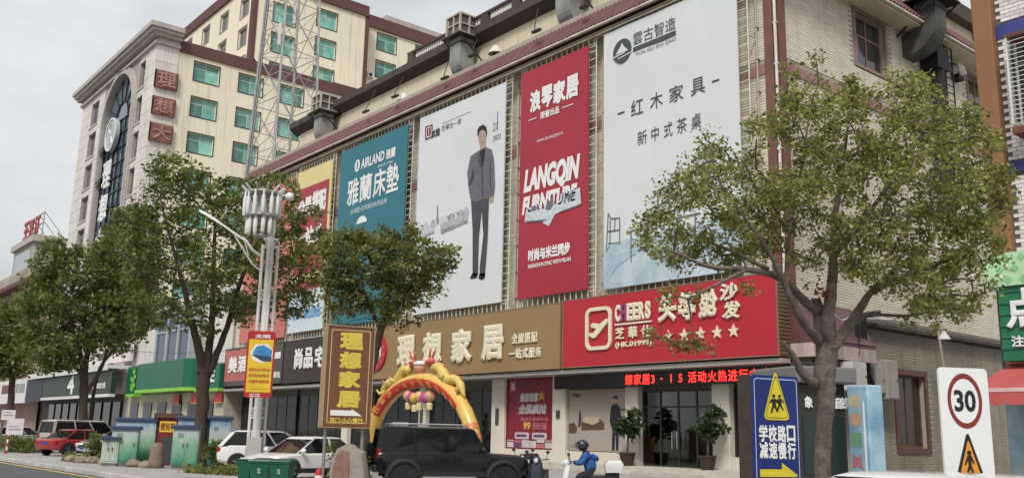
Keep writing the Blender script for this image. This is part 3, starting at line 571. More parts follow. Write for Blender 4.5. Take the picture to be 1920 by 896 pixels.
for k in range(24):
    an = 2*PI*k/24; stroke(b, [(a.x+.25*math.cos(an), 6.72+.25*math.sin(an)), (a.x+.62*math.cos(an), 6.72+.62*math.sin(an))], .03, SY-.13)
    if k % 2: stroke(b, [(a.x+.8*math.cos(an), 6.72+.8*math.sin(an)), (a.x+1.05*math.cos(an+.05), 6.72+1.05*math.sin(an+.05))], .09, SY-.128)
b.build('emblem_rays', mat('emblem_pink', (.5,.2,.18), rough=.5), s1)
s2 = signbox('shop_sign', 'crimson shop sign with a plane logo, raised characters and five stars', -34.97, -22.17, 4.97, 8.38, redp, trim_t)
b = MB()
for k in range(21): b.box((-22.19, SY+.03, 5.05+k*.157), (-22.13, FY-.04, 5.05+k*.157+.1))
b.build('side_rib', mat('rib_tan', (.17,.11,.06), rough=.5), s2, kind='stuff')
def P2(px, py): p = at(px, py, Y=SY-.1); return p.x, p.z
def rrect(x0, x1, z0, z1, r, k=5):
    o = []
    for cx, cz, a0 in ((x1-r,z0+r,-PI/2),(x1-r,z1-r,0),(x0+r,z1-r,PI/2),(x0+r,z0+r,PI)): o += [(cx+r*math.cos(a0+PI/2*i/k), cz+r*math.sin(a0+PI/2*i/k)) for i in range(k+1)]
    return o
fx0, fx1 = P2(1097, 620)[0], P2(1145, 620)[0]; fz0, fz1 = 5.75, 7.82
oo, ii = rrect(fx0, fx1, fz0, fz1, .38), rrect(fx0+.17, fx1-.17, fz0+.17, fz1-.17, .24)
b = MB(); b.loft([[(u, SY-.1, q) for u, q in oo], [(u, SY-.1, q) for u, q in ii], [(u, SY, q) for u, q in ii], [(u, SY, q) for u, q in oo], [(u, SY-.1, q) for u, q in oo]], cap=False); b.build('logo_frame', letter, s2)
w_ = fx1-fx0; pl = [(.12,.36),(.16,.41),(.32,.40),(.44,.50),(.24,.53),(.22,.60),(.30,.64),(.58,.60),(.80,.70),(.88,.70),(.88,.62),(.40,.29),(.30,.28)]
b = MB(); b.prism([(fx0+w_*u, fz0+(fz1-fz0)*v_) for u, v_ in pl], SY-.1, SY, 'Y'); b.build('logo_plane', letter, s2)
xa, xb = P2(1152, 615)[0], P2(1220, 615)[0]; cw = (xb-xa)/6
for i, c in enumerate('CHEERS'): text(c, 'character', mat('letter_plum', (.25,.05,.16), rough=.5) if c == 'H' else letter, s2, (xa+i*cw, SY-.02, 7.0), UX_, UZ_, cw*.93, .82, .08, .06)
b = MB(); b.box((xa, SY-.08, 6.83), (xb, SY, 6.91)); b.build('logo_rule', letter, s2)
chars('芝華仕', letter, s2, xa, xb+.2, 6.17, 6.72, SY-.02, .06, .03, .28); text('(HK.01999)', 'lettering', letter, s2, (xa, SY-.02, 5.72), UX_, UZ_, xb-xa, .32, .05, .03)
for s, (a, c) in zip('头等舱', ((1233,1268),(1271,1306),(1309,1346))): text(s, 'character', letter, s2, (P2(a,590)[0], SY-.02, 6.75), UX_, UZ_, P2(c,590)[0]-P2(a,590)[0], 1.25, .12, .05, .12)
text('沙', 'character', letter, s2, (P2(1349,570)[0], SY-.02, 7.4), UX_, UZ_, .98, .74, .1, .04, .1); text('发', 'character', letter, s2, (P2(1353,595)[0], SY-.02, 6.62), UX_, UZ_, .95, .74, .1, .04, .1)
for px in (1251, 1281, 1312, 1343, 1374):
    cx, _ = P2(px, 625); r = .3; b = MB(); b.prism([(cx+(r if k % 2 == 0 else r*.42)*math.sin(k*PI/5), 6.1+(r if k % 2 == 0 else r*.42)*math.cos(k*PI/5)) for k in range(10)], SY-.07, SY, 'Y'); b.build('star', letter, s2)
# LED ticker
led = mat('led_black', (.006,.006,.007), rough=.35); ledr = mat('led_red', (1,.03,.02), emit=1.6, rough=.6, var=0)
t = thing('led_ticker', 'long black LED ticker with glowing red characters under the crimson sign', 'led sign', (-29, 32.9, 4.0))
b = MB(); b.bbox((-36.4, 32.75, 4.0), (-21.35, 32.95, 4.66), .02); b.build('panel', led, t)
sx0 = at(1172, 715, Y=32.74).x; wd = (-22.0-sx0)/17
for i, c in enumerate('想家居3·15活动火热进行中欢迎选购'):
    text(c, 'character', ledr, t, (sx0+i*wd, 32.735, 4.08), UX_, UZ_, wd*(.55 if c in '153' else .92), .5, 0, .012, em=True)
# dark shop sign 尚品宅, red 美酒 sign
s3 = signbox('shop_sign', 'dark brown shop sign with white characters 尚品家, left of the gold road sign', -66.3, -59.0, 5.05, 8.2, mat('sign_umber', (.035,.022,.017), rough=.4), steel_dk)
for s, (a, c) in zip('尚品宅', ((554,569),(572,588),(592,610))): text(s, 'character', white, s3, (at(a,670,Y=SY).x, SY-.02, 6.05), UX_, UZ_, at(c,670,Y=SY).x-at(a,670,Y=SY).x, 1.5, .1, .035)
s3['label'] = 'dark brown shop sign with white characters 尚品宅, left of the gold road sign'
s4 = signbox('shop_sign', 'salmon and grey shop sign reading 美酒 behind the slim antenna mast', -77.4, -66.4, 5.1, 8.25, mat('sign_grey', (.07,.065,.06), rough=.45), steel_dk)
b = MB(); b.box((-77.2, SY-.02, 5.5), (-69.5, SY, 8.1)); b.build('salmon_panel', mat('sign_salmon', (.42,.12,.11), rough=.45), s4)
chars('美酒汇', white, s4, -76.4, -70.5, 6.2, 7.5, SY-.03, .08, .04); rect(s4, 'white_strip', white, -68.9, -66.8, 7.0, 7.5, SY-.02); text('烟酒茶饮', 'lettering', white, s4, (-69, SY-.02, 5.5), UX_, UZ_, 2.4, .5, .03, .03)
# posters on the shopfront
def poster(label, x0, x1, z0, z1, m_, fr):
    t = thing('window_poster', label, 'poster', ((x0+x1)/2, 33.55, z0), group='posters in the mall shopfront'); b = MB(); b.box((x0, 33.56, z0), (x1, 33.62, z1)); b.build('print_sheet', m_, t)
    b = MB(); f = .06
    b.box((x0, 33.52, z0), (x1, 33.66, z0+f)); b.box((x0, 33.52, z1-f), (x1, 33.66, z1)); b.box((x0, 33.525, z0+f), (x0+f, 33.66, z1-f)); b.box((x1-f, 33.525, z0+f), (x1, 33.66, z1-f)); b.build('frame', fr, t); return t
PY = 33.55
q1 = poster('crimson sale poster between two cream pillars', -41.2, -37.2, .93, 4.7, mat('poster_crimson', (.20,.012,.03), rough=.3, var=.25, scale=.5), dkred)
pw = mat('poster_white', (.5,.45,.46), rough=.4); pk = mat('poster_pink', (.42,.13,.16), rough=.4); gold_i = mat('poster_gold', (.55,.36,.06), rough=.4); purp = mat('poster_purple', (.12,.06,.14), rough=.4)
text('感恩钜惠', 'lettering', pw, q1, (-40.1, PY, 3.42), UX_, UZ_, 1.6, .5, 0, .06, .2); text('全民疯抢', 'lettering', pw, q1, (-40.2, PY, 2.75), UX_, UZ_, 2.4, .58, 0, .06, .2); text('火', 'lettering', gold_i, q1, (-38.5, PY, 3.5), UX_, UZ_, .5, .5, 0, .04)
text('99', 'lettering', gold_i, q1, (-39.75, PY, 1.95), UX_, UZ_, .62, .42, 0, .05); text('活动元起', 'lettering', pk, q1, (-39.0, PY, 1.95), UX_, UZ_, 1.2, .38, 0, .04); text('满减优惠享不停', 'lettering', pk, q1, (-40, PY, 2.4), UX_, UZ_, 2.3, .2, 0, .03)
for x in (-40.45, -39.0): b = MB(); b.flat(rrect(x, x+1.2, 1.45, 1.8, .1), PY-.002); b.build('printed_box', pw, q1); rect(q1, 'printed_bar', purp, x+.12, x+1.0, 1.55, 1.7, PY-.008)
for i, (x, w_, z, h, m_) in enumerate(((-41.1,.55,1.0,.28,pw),(-41.1,.55,1.34,.05,pw),(-40.5,.6,1.0,.22,purp),(-40.5,.6,1.26,.12,pk),(-39.85,.62,1.0,.4,pw),(-39.2,.55,1.0,.36,pw),(-38.6,.6,1.28,.16,pw),(-38.6,.6,1.0,.22,pk),(-37.95,.65,1.0,.3,pw),(-37.95,.65,1.36,.05,pw))): rect(q1, 'printed_box', m_, x, x+w_, z, z+h, PY-.003)
rect(q1, 'printed_box', pk, -40.95, -40.45, 4.0, 4.6, PY-.003); text('居', 'lettering', pw, q1, (-40.85, PY-.008, 4.1), UX_, UZ_, .3, .38, 0, .05)
q2 = poster('beige poster with a brown sofa and a man in black', -36.15, -31.98, .95, 4.0, mat('poster_beige', (.34,.29,.26), rough=.35, var=.06, scale=.4), mat('beige_frame', (.3,.26,.21), rough=.5))
def s2p(t, name, m_, pts, Y=PY): return poly(t, name, m_, pts, Y)
s2p(q2, 'printed_man', mat('print_black', (.015,.014,.02), rough=.5), [(1145,763),(1151,757),(1157,757),(1163,763),(1165,790),(1161,800),(1159,846),(1155,846),(1154,808),(1152,844),(1147,845),(1148,805),(1143,790)]); s2p(q2, 'printed_face', skin, [(1151,744),(1157,744),(1157,756),(1151,757)], PY-.004); s2p(q2, 'printed_hair', hair, [(1150,748),(1151,742),(1157,742),(1158,748),(1154,746)], PY-.008)
br = mat('print_brown', (.09,.055,.035), rough=.5, var=.3, scale=4)
s2p(q2, 'printed_sofa', br, [(1090,806),(1090,793),(1092,784),(1124,785),(1133,792),(1133,805)]); s2p(q2, 'printed_cushion', mat('print_cream', (.45,.36,.25), rough=.5, var=.3, scale=5), [(1092,790),(1094,780),(1122,782),(1124,790),(1112,796)], PY-.004)
s2p(q2, 'printed_chair', br, [(1063,812),(1064,795),(1076,791),(1082,800),(1081,811)]); s2p(q2, 'printed_lamp', ink, [(1084,800),(1086,770),(1088,768),(1090,782),(1088,800)])
text('芝華仕', 'lettering', dkred, q2, (-35.9, PY-.003, 3.6), UX_, UZ_, .7, .2, 0, .02); text('全屋定制', 'lettering', mgr, q2, (-36.0, PY-.003, 1.1), UX_, UZ_, 1.2, .14, 0, .02)
# ================================================================ rooftop coolers with elbow ducts
galv = mat('galvanised', (.30,.31,.30), rough=.5, metal=.25, var=.25, scale=1.3, streak=.35); coolm = mat('cooler_casing', (.42,.39,.33), rough=.6, streak=.35); cool_in = mat('cooler_grille', (.10,.09,.075), rough=.8)
def cooler(label, x, y, z, s=1.5, h=1.25, drop=1.5, axis='Y'):
    """evaporative cooler on a steel bracket; its square duct drops and bends into the wall (towards +Y or -X)"""
    t = thing('rooftop_cooler', label, 'air cooler', (x, y, z), group='evaporative coolers with elbow ducts')
    b = MB(); hh = s/2
    for sx in (-1, 1):
        for sy in (-1, 1): b.box((x+sx*hh-.06, y+sy*hh-.06, z), (x+sx*hh+.06, y+sy*hh+.06, z+h))
    b.box((x-hh-.05, y-hh-.05, z+h), (x+hh+.05, y+hh+.05, z+h+.1)); b.box((x-hh-.05, y-hh-.05, z-.08), (x+hh+.05, y+hh+.05, z+.06)); b.build('casing', coolm, t)
    b = MB(); b.box((x-hh+.08, y-hh+.08, z+.06), (x+hh-.08, y+hh-.08, z+h)); b.build('pad_core', cool_in, t)
    g = MB()
    for k in (0,):
        g.box((x-.05, y-hh-.02, z), (x+.05, y+hh+.02, z+h)); g.box((x-hh-.02, y-.05, z), (x+hh+.02, y+.05, z+h)); g.box((x-hh-.01, y-hh-.01, z+h*.48), (x+hh+.01, y+hh+.01, z+h*.48+.08))
    for sx in (-1, 1):
        for q in (-.5, .5):
            pass
    g.build('louvre_bar', coolm, t)
    b = MB(); b.box((x-hh-.25, y-hh-.25, z-.2), (x+hh+.25, y+hh+.25, z-.1))
    wy = y+hh+.8
    if axis == 'Y':
        for sx in (-1, 1): b.bar((x+sx*(hh+.15), y-hh-.1, z-.2), (x+sx*(hh+.15), y+hh+.6, z-1.9), .07)
    else:
        for sy in (-1, 1): b.bar((x+hh+.1, y+sy*(hh+.15), z-.2), (x-hh-.9, y+sy*(hh+.15), z-2.2), .07)
    b.build('bracket', black if axis == 'X' else steel_dk, t)
    # duct: square section swept down and round a quarter bend
    d = .56; r0, r1 = .45, .45+2*d; path = []
    n = 9; b = MB(); rings = []
    top = z-.1; zc = z-drop+.2
    def ring(a, bb): # inner and outer edge points in the bend plane
        return [(x-d, *a), (x+d, *a), (x+d, *bb), (x-d, *bb)] if axis == 'Y' else [(a[0], y-d, a[1]), (a[0], y+d, a[1]), (bb[0], y+d, bb[1]), (bb[0], y-d, bb[1])]
    o = (y if axis == 'Y' else x); sg = 1 if axis == 'Y' else -1
    cc = o+sg*(d+r0)
    rings.append(ring((o+sg*d, top), (o-sg*d, top)))
    for k in range(n+1):
        a = PI/2*k/n; rings.append(ring((cc-sg*r0*math.cos(a), zc-r0*math.sin(a)), (cc-sg*r1*math.cos(a), zc-r1*math.sin(a))))
    rings.append(ring((cc+sg*1.6, zc-r0), (cc+sg*1.6, zc-r1)))
    b.loft(rings); b.build('duct', galv if axis == 'Y' else mat('duct_sooty', (.07,.072,.068), rough=.5, metal=.2, var=.4, scale=1.2, streak=.5), t)
    f = MB(); e = d+.05; f.box((x-e, y-e, top-.5), (x+e, y+e, top-.42)) ; f.build('duct_flange', steel_dk, t)
    return t
cooler('rooftop cooler with a grey elbow duct at the middle of the mall eave', -46.65, 33.55, 27.0, 1.5, 1.25, 1.75)
cooler('leftmost rooftop cooler with a grey elbow duct, in front of the lattice mast', -65.3, 33.55, 26.7, 1.5, 1.2, 1.6)
cooler('rooftop cooler cut by the photo\'s top edge, its grey duct right of the middle one', -36.2, 33.4, 26.9, 1.5, 1.2, 1.65)
p = at(1742, 14, X=-20.9); cooler('sooty cooler with a black elbow duct on the side wall of the mall', p.x, p.y, p.z+.35, 1.7, 1.3, 1.45, 'X')
fl = thing('smoke_flue', 'black sooty flue and ladder below the side-wall cooler', 'flue', (-21.6, 45.5, 18))
b = MB(); b.tube([(-21.6, 45.9, 22.6), (-21.6, 45.9, 14)], .4, 10); b.box((-22.1, 45.3, 20.6), (-21.2, 46.5, 21.8)); b.build('flue_pipe', black, fl)
b = MB()
for y in (46.7, 47.5): b.bar((-21.5, y, 14), (-21.5, y, 23), .06)
for z in np.arange(14.2, 23, .42): b.bar((-21.5, 46.7, z), (-21.5, 47.5, z), .04)
b.build('ladder', black, fl)
p = at(1797, 133, X=-21.9); vh = thing('vent_hood', 'white dome vent hood on the mall side wall under the eave', 'vent', (p.x, p.y, p.z))
b = MB(); b.loft([[(p.x-.35+.6*math.sin(a), p.y+q*.42, p.z-.1+.55*math.cos(a)) for q in (-1, 1)] for a in np.linspace(-.4, PI/2+.2, 8)], cap=False, close=False); b.ball((p.x-.05, p.y, p.z), .42, 10, 6, (1, 1, 1)); b.build('hood', hm, vh, smooth=50)
b = MB(); b.cbox((p.x-.1, p.y, p.z-.35), (.5, .6, .4)); b.build('fan_box', black, vh)

# ================================================================ hotel with arched window
HX, HY = -104.3, 32.0
stn = mat('hotel_stone', (.64,.60,.565), rough=.7, var=.1, scale=.25, streak=.3, isl=.05); stn2 = mat('stone_moulding', (.42,.385,.355), rough=.75, var=.12, streak=.3); joint = mat('stone_joint', (.34,.315,.29), rough=.9)
yel = mat('hotel_yellow_render', (.76,.69,.55), rough=.9, var=.07, scale=.15, streak=.3); mar = mat('hotel_maroon', (.115,.05,.048), rough=.75, var=.12, scale=.3, streak=.2)
teal = mat('teal_glass', (.04,.26,.21), rough=.12, scale=.8, spec=.8, isl=.5, c2=(.24,.46,.38)); tealfr = mat('teal_frame', (.36,.56,.50), rough=.5); dkrev = mat('dark_reveal', (.035,.028,.025), rough=.8)
hotel = thing('hotel', 'tall grey stone and yellow hotel with an arched glass front at left', 'building', (-119, HY, 0))
H0, H1 = -134.0, HX
# front sheet with an arched opening stands as strips round it; side windows
ax0, ax1, azt = -122.6, -111.0, 38.8; acx, arr = (ax0+ax1)/2, (ax1-ax0)/2
fh = [(-109.9,-107.9,40.7-4.35*k,43.9-4.35*k) for k in range(9)] + [(-129.3,-126.0,40.7-4.35*k,43.9-4.35*k) for k in range(9)]
b = MB(); wall_sheet(b, 'Y', HY, H0, H1, 5, 46.0, fh+[(ax0, ax1, 5.5, 44.6)], .5, -1)
N = 20
for i in range(N):     # spandrel above the arch
    a0, a1 = PI*i/N, PI*(i+1)/N; p0, p1 = (acx+arr*math.cos(a0), azt+arr*.98*math.sin(a0)), (acx+arr*math.cos(a1), azt+arr*.98*math.sin(a1))
    b.add([(p0[0],HY,p0[1]),(p1[0],HY,p1[1]),(p1[0],HY,44.6),(p0[0],HY,44.6)], [(0,1,2,3)]); b.add([(p0[0],HY,p0[1]),(p1[0],HY,p1[1]),(p1[0],HY+.5,p1[1]),(p0[0],HY+.5,p0[1])], [(0,1,2,3)])
for xx in (ax0, ax1): b.add([(xx,HY,azt),(xx,HY,44.6),(xx,HY+.5,44.6),(xx,HY+.5,azt)], [(0,1,2,3)])
b.box((H0, HY+.55, 0), (H1-.55, 70, 45.8)); b.box((HX-.5, HY+.003, 5), (HX, 34.55, 46)); b.build('wall', joint, hotel)
# cladding slabs of the front, joints left between them
def slabs(ax, pl, sg, u0, u1, z0, z1, holes, w_, h, m_, par, name='stone_slab', th=.03, gap=.05):
    b = MB(); z = z0
    while z+h <= z1+.01:
        u = u0
        while u < u1-.05:
            a, c = u, min(u+w_, u1)
            rs = [(a, c, z, z+h)]
            for hh in holes:
                nr = []
                for (p, q, r, s) in rs:
                    if hh[0] >= q or hh[1] <= p or hh[2] >= s or hh[3] <= r: nr.append((p, q, r, s)); continue
                    if hh[0] > p: nr.append((p, hh[0], r, s))
                    if hh[1] < q: nr.append((hh[1], q, r, s))
                    pp0, qq0 = max(p, hh[0]), min(q, hh[1])
                    if hh[2] > r: nr.append((pp0, qq0, r, hh[2]))
                    if hh[3] < s: nr.append((pp0, qq0, hh[3], s))
                rs = nr
            for (p, q, r, s) in rs:
                if q-p < .1 or s-r < .1: continue
                if ax == 'Y': b.box((p+gap/2, pl, r+gap/2), (q-gap/2, pl+sg*th, s-gap/2))
                else: b.box((pl, p+gap/2, r+gap/2), (pl+sg*th, q-gap/2, s-gap/2))
            u += w_
        z += h
    return b.build(name, m_, par, kind='stuff')
slabs('Y', HY, -1, H0, H1, 5, 45.6, fh+[(ax0-.9, ax1+.9, 0, 45.2)], 1.6, 1.45, stn, hotel)
slabs('X', HX, 1, HY, 34.55, 5, 45.6, [], 1.27, 1.45, stn, hotel)
b = MB()   # moulding round the arch
for rr, dd in ((arr, .35), (arr+.45, .2)):
    oo = [(acx+(rr+.5)*math.cos(a), azt+(rr+.5)*.98*math.sin(a)) for a in np.linspace(0, PI, 25)]; ii = [(acx+rr*math.cos(a), azt+rr*.98*math.sin(a)) for a in np.linspace(0, PI, 25)]
    oo = [(acx+rr+.5, 5)]+oo+[(acx-rr-.5, 5)]; ii = [(acx+rr, 5)]+ii+[(acx-rr, 5)]
    b.loft([[(p[0], HY-dd, p[1]), (q[0], HY-dd, q[1]), (q[0], HY-.001, q[1]), (p[0], HY-.001, p[1])] for p, q in zip(oo, ii)], cap=True)
b.build('arch_moulding', stn2, hotel)
b = MB()
for h in fh:
    for k in (h,): b.box((h[0]-.25, HY-.12, h[2]-.3), (h[1]+.25, HY+.02, h[2]-.02))
b.build('sill', stn2, hotel, kind='stuff')
hfr = mat('grey_window_frame', (.28,.26,.24), rough=.5); hgl = glass('hotel_glass', (.09,.095,.095), rough=.12, var=.4)
for h in fh: window(hotel, 'Y', HY, -1, h, .5, hfr, hgl, 2, .3, .1)
# curtain wall in the arch
cg = glass('curtain_glass', (.10,.15,.20), rough=.1, var=.35, scale=.3); cm = mat('mullion_dark', (.02,.023,.028), rough=.4)
pg = MB(); o = [(acx+arr*math.cos(a), azt+arr*.98*math.sin(a)) for a in np.linspace(0, PI, 25)]
nx, x_ = 6, (ax1-ax0)/6
for i in range(6):
    for k in range(18):
        z1_ = azt-k*1.85
        if z1_ < 6: break
        if k < 13: piece(PANES.setdefault('curtain', unit(cg, 'pane', (x_-.1, .02, 1.75))), 'pane', hotel, (ax0+(i+.5)*x_, HY+.5, z1_-.925))
for k in range(7):
    a0, a1 = PI*k/7+.02, PI*(k+1)/7-.02; pb = MB(); pb.flat([(acx+r*arr*math.cos(a), azt+r*arr*.96*math.sin(a)) for r, a in [(.42,a0),(.98,a0),(.98,(a0+a1)/2),(.98,a1),(.42,a1)]], HY+.5); pb.build('pane', cg, hotel)
pb = MB(); pb.flat([(acx+.4*arr*math.cos(a), azt+.4*arr*math.sin(a)) for a in np.linspace(0, PI, 12)], HY+.5); pb.build('pane', cg, hotel)
mm_ = MB()
for i in range(7): mm_.box((ax0+i*x_-.09, HY+.3, 6), (ax0+i*x_+.09, HY+.52, azt))
for k in range(18): z = azt-k*1.85; mm_.box((ax0, HY+.33, z-.07), (ax1, HY+.525, z+.07))
for k in range(8): a = PI*k/7; mm_.bar((acx+.4*arr*math.cos(a), HY+.42, azt+.4*arr*math.sin(a)), (acx+.98*arr*math.cos(a), HY+.42, azt+.96*arr*math.sin(a)), .16)
mm_.tube([(acx+.41*arr*math.cos(a), HY+.42, azt+.41*arr*math.sin(a)) for a in np.linspace(0, PI, 14)], .1, 6); mm_.build('mullion', cm, hotel)
for dz, xx in ((40.6, ax1-1.0), (36.4, ax0+.9), (30.4, ax1-1.0), (32.2, ax0+.9)): q = MB(); q.cbox((xx, HY+.05, dz), (1.5, .08, 1.7), Matrix.Rotation(-.55, 3, 'X')); q.build('open_sash', cm, hotel)
# round medallion and hanging characters of the sign
md = thing('wall_emblem', 'pale round emblem mounted on the arched glass front', 'emblem', (acx-.4, HY-.2, 37.1)); ex, ez = -118.3, 37.1
b = MB(); b.loft([[(ex+2.15*math.cos(a), HY+d, ez+2.15*math.sin(a)) for a in np.linspace(0, 2*PI, 33)[:-1]] for d in (-.25, .2)]); b.build('disc', mat('emblem_grey', (.40,.43,.45), rough=.5), md)
b = MB(); b.loft([[(ex+r*math.cos(a), HY-.26-d, ez+r*math.sin(a)) for a in np.linspace(0, 2*PI, 33)] for r, d in ((2.15,0),(2.15,.08),(1.9,.08),(1.9,0))], cap=False, close=False); b.tube([(ex-.9, HY-.28, ez-1.2), (ex-.2, HY-.28, ez+.3), (ex-.9, HY-.28, ez+.9), (ex+.1, HY-.28, ez+1.4)], .11, 5); b.tube([(ex+.9, HY-.28, ez-1.3), (ex+.3, HY-.28, ez), (ex+.9, HY-.28, ez+.8), (ex+.2, HY-.28, ez-.8)], .11, 5); b.build('relief', mat('emblem_white', (.66,.68,.68), rough=.5), md)
hs = thing('hotel_sign', 'column of white characters hung on the arched glass front', 'sign', (-118, HY-.3, 20))
wl_ = mat('sign_white', (.70,.71,.71), rough=.5)
for i, c in enumerate('理想大酒店'): text(c, 'character', wl_, hs, (-119.6, HY-.15, 30.2-i*4.2), UX_, UZ_, 3.0, 3.4, .2, .02)
rs = mat('sign_rust_red', (.22,.095,.078), rough=.8, var=.3, scale=.8, streak=.3); rs2 = mat('sign_faded_red', (.34,.19,.15), rough=.8, var=.3, scale=1)
for i, c in enumerate('理想大'):
    t = thing('character_sign', ['top', 'middle', 'lowest'][i]+' faded red character panel on the corner pier of the hotel', 'sign', (HX+.2, 33.3, 39.6-3.2*i), group='red character panels on the hotel corner')
    z = 39.55-3.17*i; b = MB(); b.box((HX+.05, 32.0, z), (HX+.35, 34.6, z+2.05)); b.build('panel', rs, t)
    text(c, 'character', rs2, t, (HX+.352, 32.25, z+.2), UY_, UZ_, 2.1, 1.65, .1, .03)
    b = MB()
    for y in (32.0, 34.52): b.box((HX+.04, y, z-.02), (HX+.37, y+.08, z+2.07))
    b.build('edge_trim', dkrev, t)
# cornice and side wing
b = MB()
for d, z0, z1 in ((.35,44.75,45.1),(.7,45.55,45.95),(1.05,45.95,46.35),(1.3,46.35,46.9)):
    b.box((H0-d, HY-d, z0), (H1+d, HY+.6, z1)); b.box((H1-.6, HY+.6, z0), (H1+d, 34.55, z1))
b.build('cornice', stn2, hotel)
WX = HX-.06; cols_ = [(36.45+5.52*k, 39.5+5.52*k) for k in range(6)]
sh = [(u0, u1, 41.55-4.35*k, 43.85-4.35*k) for u0, u1 in cols_ for k in range(9)]
b = MB(); wall_sheet(b, 'X', WX, 34.56, 70, 0, 44.5, sh, .4, 1); b.build('wing_wall', yel, hotel)
b = MB(); b.box((HX-.5, 34.57, 44.5), (HX+.12, 70.5, 45.9)); b.box((HX-34, 69.9, 44.5), (HX-.5, 70.5, 45.9)); b.box((HX-34, 34.57, 44.5), (HX-.5, 35.2, 45.9)); b.build('parapet', mar, hotel)
b = MB(); b.box((HX-34, 35, 45.2), (HX-.4, 70, 45.3)); b.build('roof', conc, hotel)
for h in sh[:54]:
    if h[0] > 54 and h[2] < 30: continue
    window(hotel, 'X', WX, 1, h, .4, tealfr, teal, 2, .33, .09, trim=None)
rv = MB()
for h in sh:
    for a, c, e, g in ((h[0]-.1,h[1]+.1,h[3],h[3]+.12),(h[0]-.1,h[1]+.1,h[2]-.1,h[2]),(h[0]-.1,h[0],h[2],h[3]),(h[1],h[1]+.1,h[2],h[3])): rv.box((WX-.02, a, e), (WX+.05, c, g))
rv.build('window_surround', dkrev, hotel, kind='stuff')

# taller block behind, overhanging the wing roof
tw = thing('tower_block', 'tall yellow tower block with maroon edge bands behind the stone hotel', 'building', (-122, 55, 45.3))
TBX, TBY = -108.0, 44.6
tbh = [(47.3, 50.4, 53.6-4.15*k, 56.2-4.15*k) for k in range(3)] + [(53.5, 56.5, 54.9-4.15*k, 57.4-4.15*k) for k in range(3)]
tbf = [(x, x+2.6, z-4.2*k, z+2.6-4.2*k) for k in range(3) for x, z in ((-112.3, 54.4), (-119.0, 54.6), (-125.6, 54.8), (-132.3, 55.0))]
b = MB(); wall_sheet(b, 'X', TBX, TBY, 61.0, 45.0, 58.5, tbh, .4, 1); wall_sheet(b, 'Y', TBY, -137, TBX, 48.6, 58.5, tbf, .4, -1)
b.box((-137, TBY+.45, 45.3), (TBX-.45, 61, 58.5)); b.build('wall', yel, tw)
b = MB(); b.box((-137.3, TBY-.3, 58.5), (TBX+.3, 61.3, 60.0)); b.box((TBX-.9, TBY-.08, 46), (TBX+.08, TBY+.5, 58.5)); b.box((TBX-.4, 60.9, 47.3), (TBX+.1, 61.5, 58.5)); b.box((TBX-.3, 56.5, 46.4), (TBX+.1, 60.9, 47.6)); b.build('edge_band', mar, tw)
b = MB(); b.prism([(TBY, 48.6), (TBY+2.5, 45.4), (TBY+.45, 45.4), (TBY-.0, 48.5)][:3], -137, TBX, 'X'); b.build('soffit', stn2, tw)
for h in tbh: window(tw, 'X', TBX, 1, h, .4, tealfr, teal, 2, .33, .09)
for h in tbf: window(tw, 'Y', TBY, -1, h, .4, hfr, hgl, 2, .3, .1, trim=(.12,.06))
rv = MB()
for h in tbh:
    for a, c, e, g in ((h[0]-.1,h[1]+.1,h[3],h[3]+.12),(h[0]-.1,h[1]+.1,h[2]-.1,h[2]),(h[0]-.1,h[0],h[2],h[3]),(h[1],h[1]+.1,h[2],h[3])): rv.box((TBX-.02, a, e), (TBX+.05, c, g))
rv.build('window_surround', dkrev, tw, kind='stuff')
b = MB(); b2x = -110.0; th2 = [(64.1+6.6*j, 67.3+6.6*j, 55.2-4.15*k, 57.7-4.15*k) for j in range(2) for k in range(3)]
wall_sheet(b, 'X', b2x, 61.5, 84, 40, 58.2, th2, .4, 1); b.box((-137, 61.6, 40), (b2x-.45, 84, 58.1)); b.build('rear_wall', yel, tw)
b = MB(); b.box((-137, 61.5, 58.2), (b2x+.3, 84.3, 59.95)); b.build('edge_band', mar, tw)
for h in th2: window(tw, 'X', b2x, 1, h, .4, tealfr, teal, 2, .33, .09)
rv = MB()
for h in th2:
    for a, c, e, g in ((h[0]-.1,h[1]+.1,h[3],h[3]+.12),(h[0]-.1,h[1]+.1,h[2]-.1,h[2]),(h[0]-.1,h[0],h[2],h[3]),(h[1],h[1]+.1,h[2],h[3])): rv.box((b2x-.02, a, e), (b2x+.05, c, g))
rv.build('window_surround', dkrev, tw, kind='stuff')
b = MB(); b.box((-120, 66, 59.9), (b2x-1, 76, 61.4)); b.build('penthouse', stn2, tw)
p = at(694, 141, X=b2x+.4); ac = thing('ac_unit', 'small white air-conditioner unit on the rear wing of the tower block', 'air conditioner', (p.x, p.y, p.z)); b = MB(); b.bbox((p.x-.35, p.y-.5, p.z-.4), (p.x+.2, p.y+.5, p.z+.4), .03); b.build('casing', hm, ac); b = MB(); b.lathe([(.28,0),(.26,.03)], (0,0,0), 14); b.v = [(p.x+.2+z, p.y+x, p.z+y) for x, y, z in b.v]; b.build('fan', dkrev, ac)

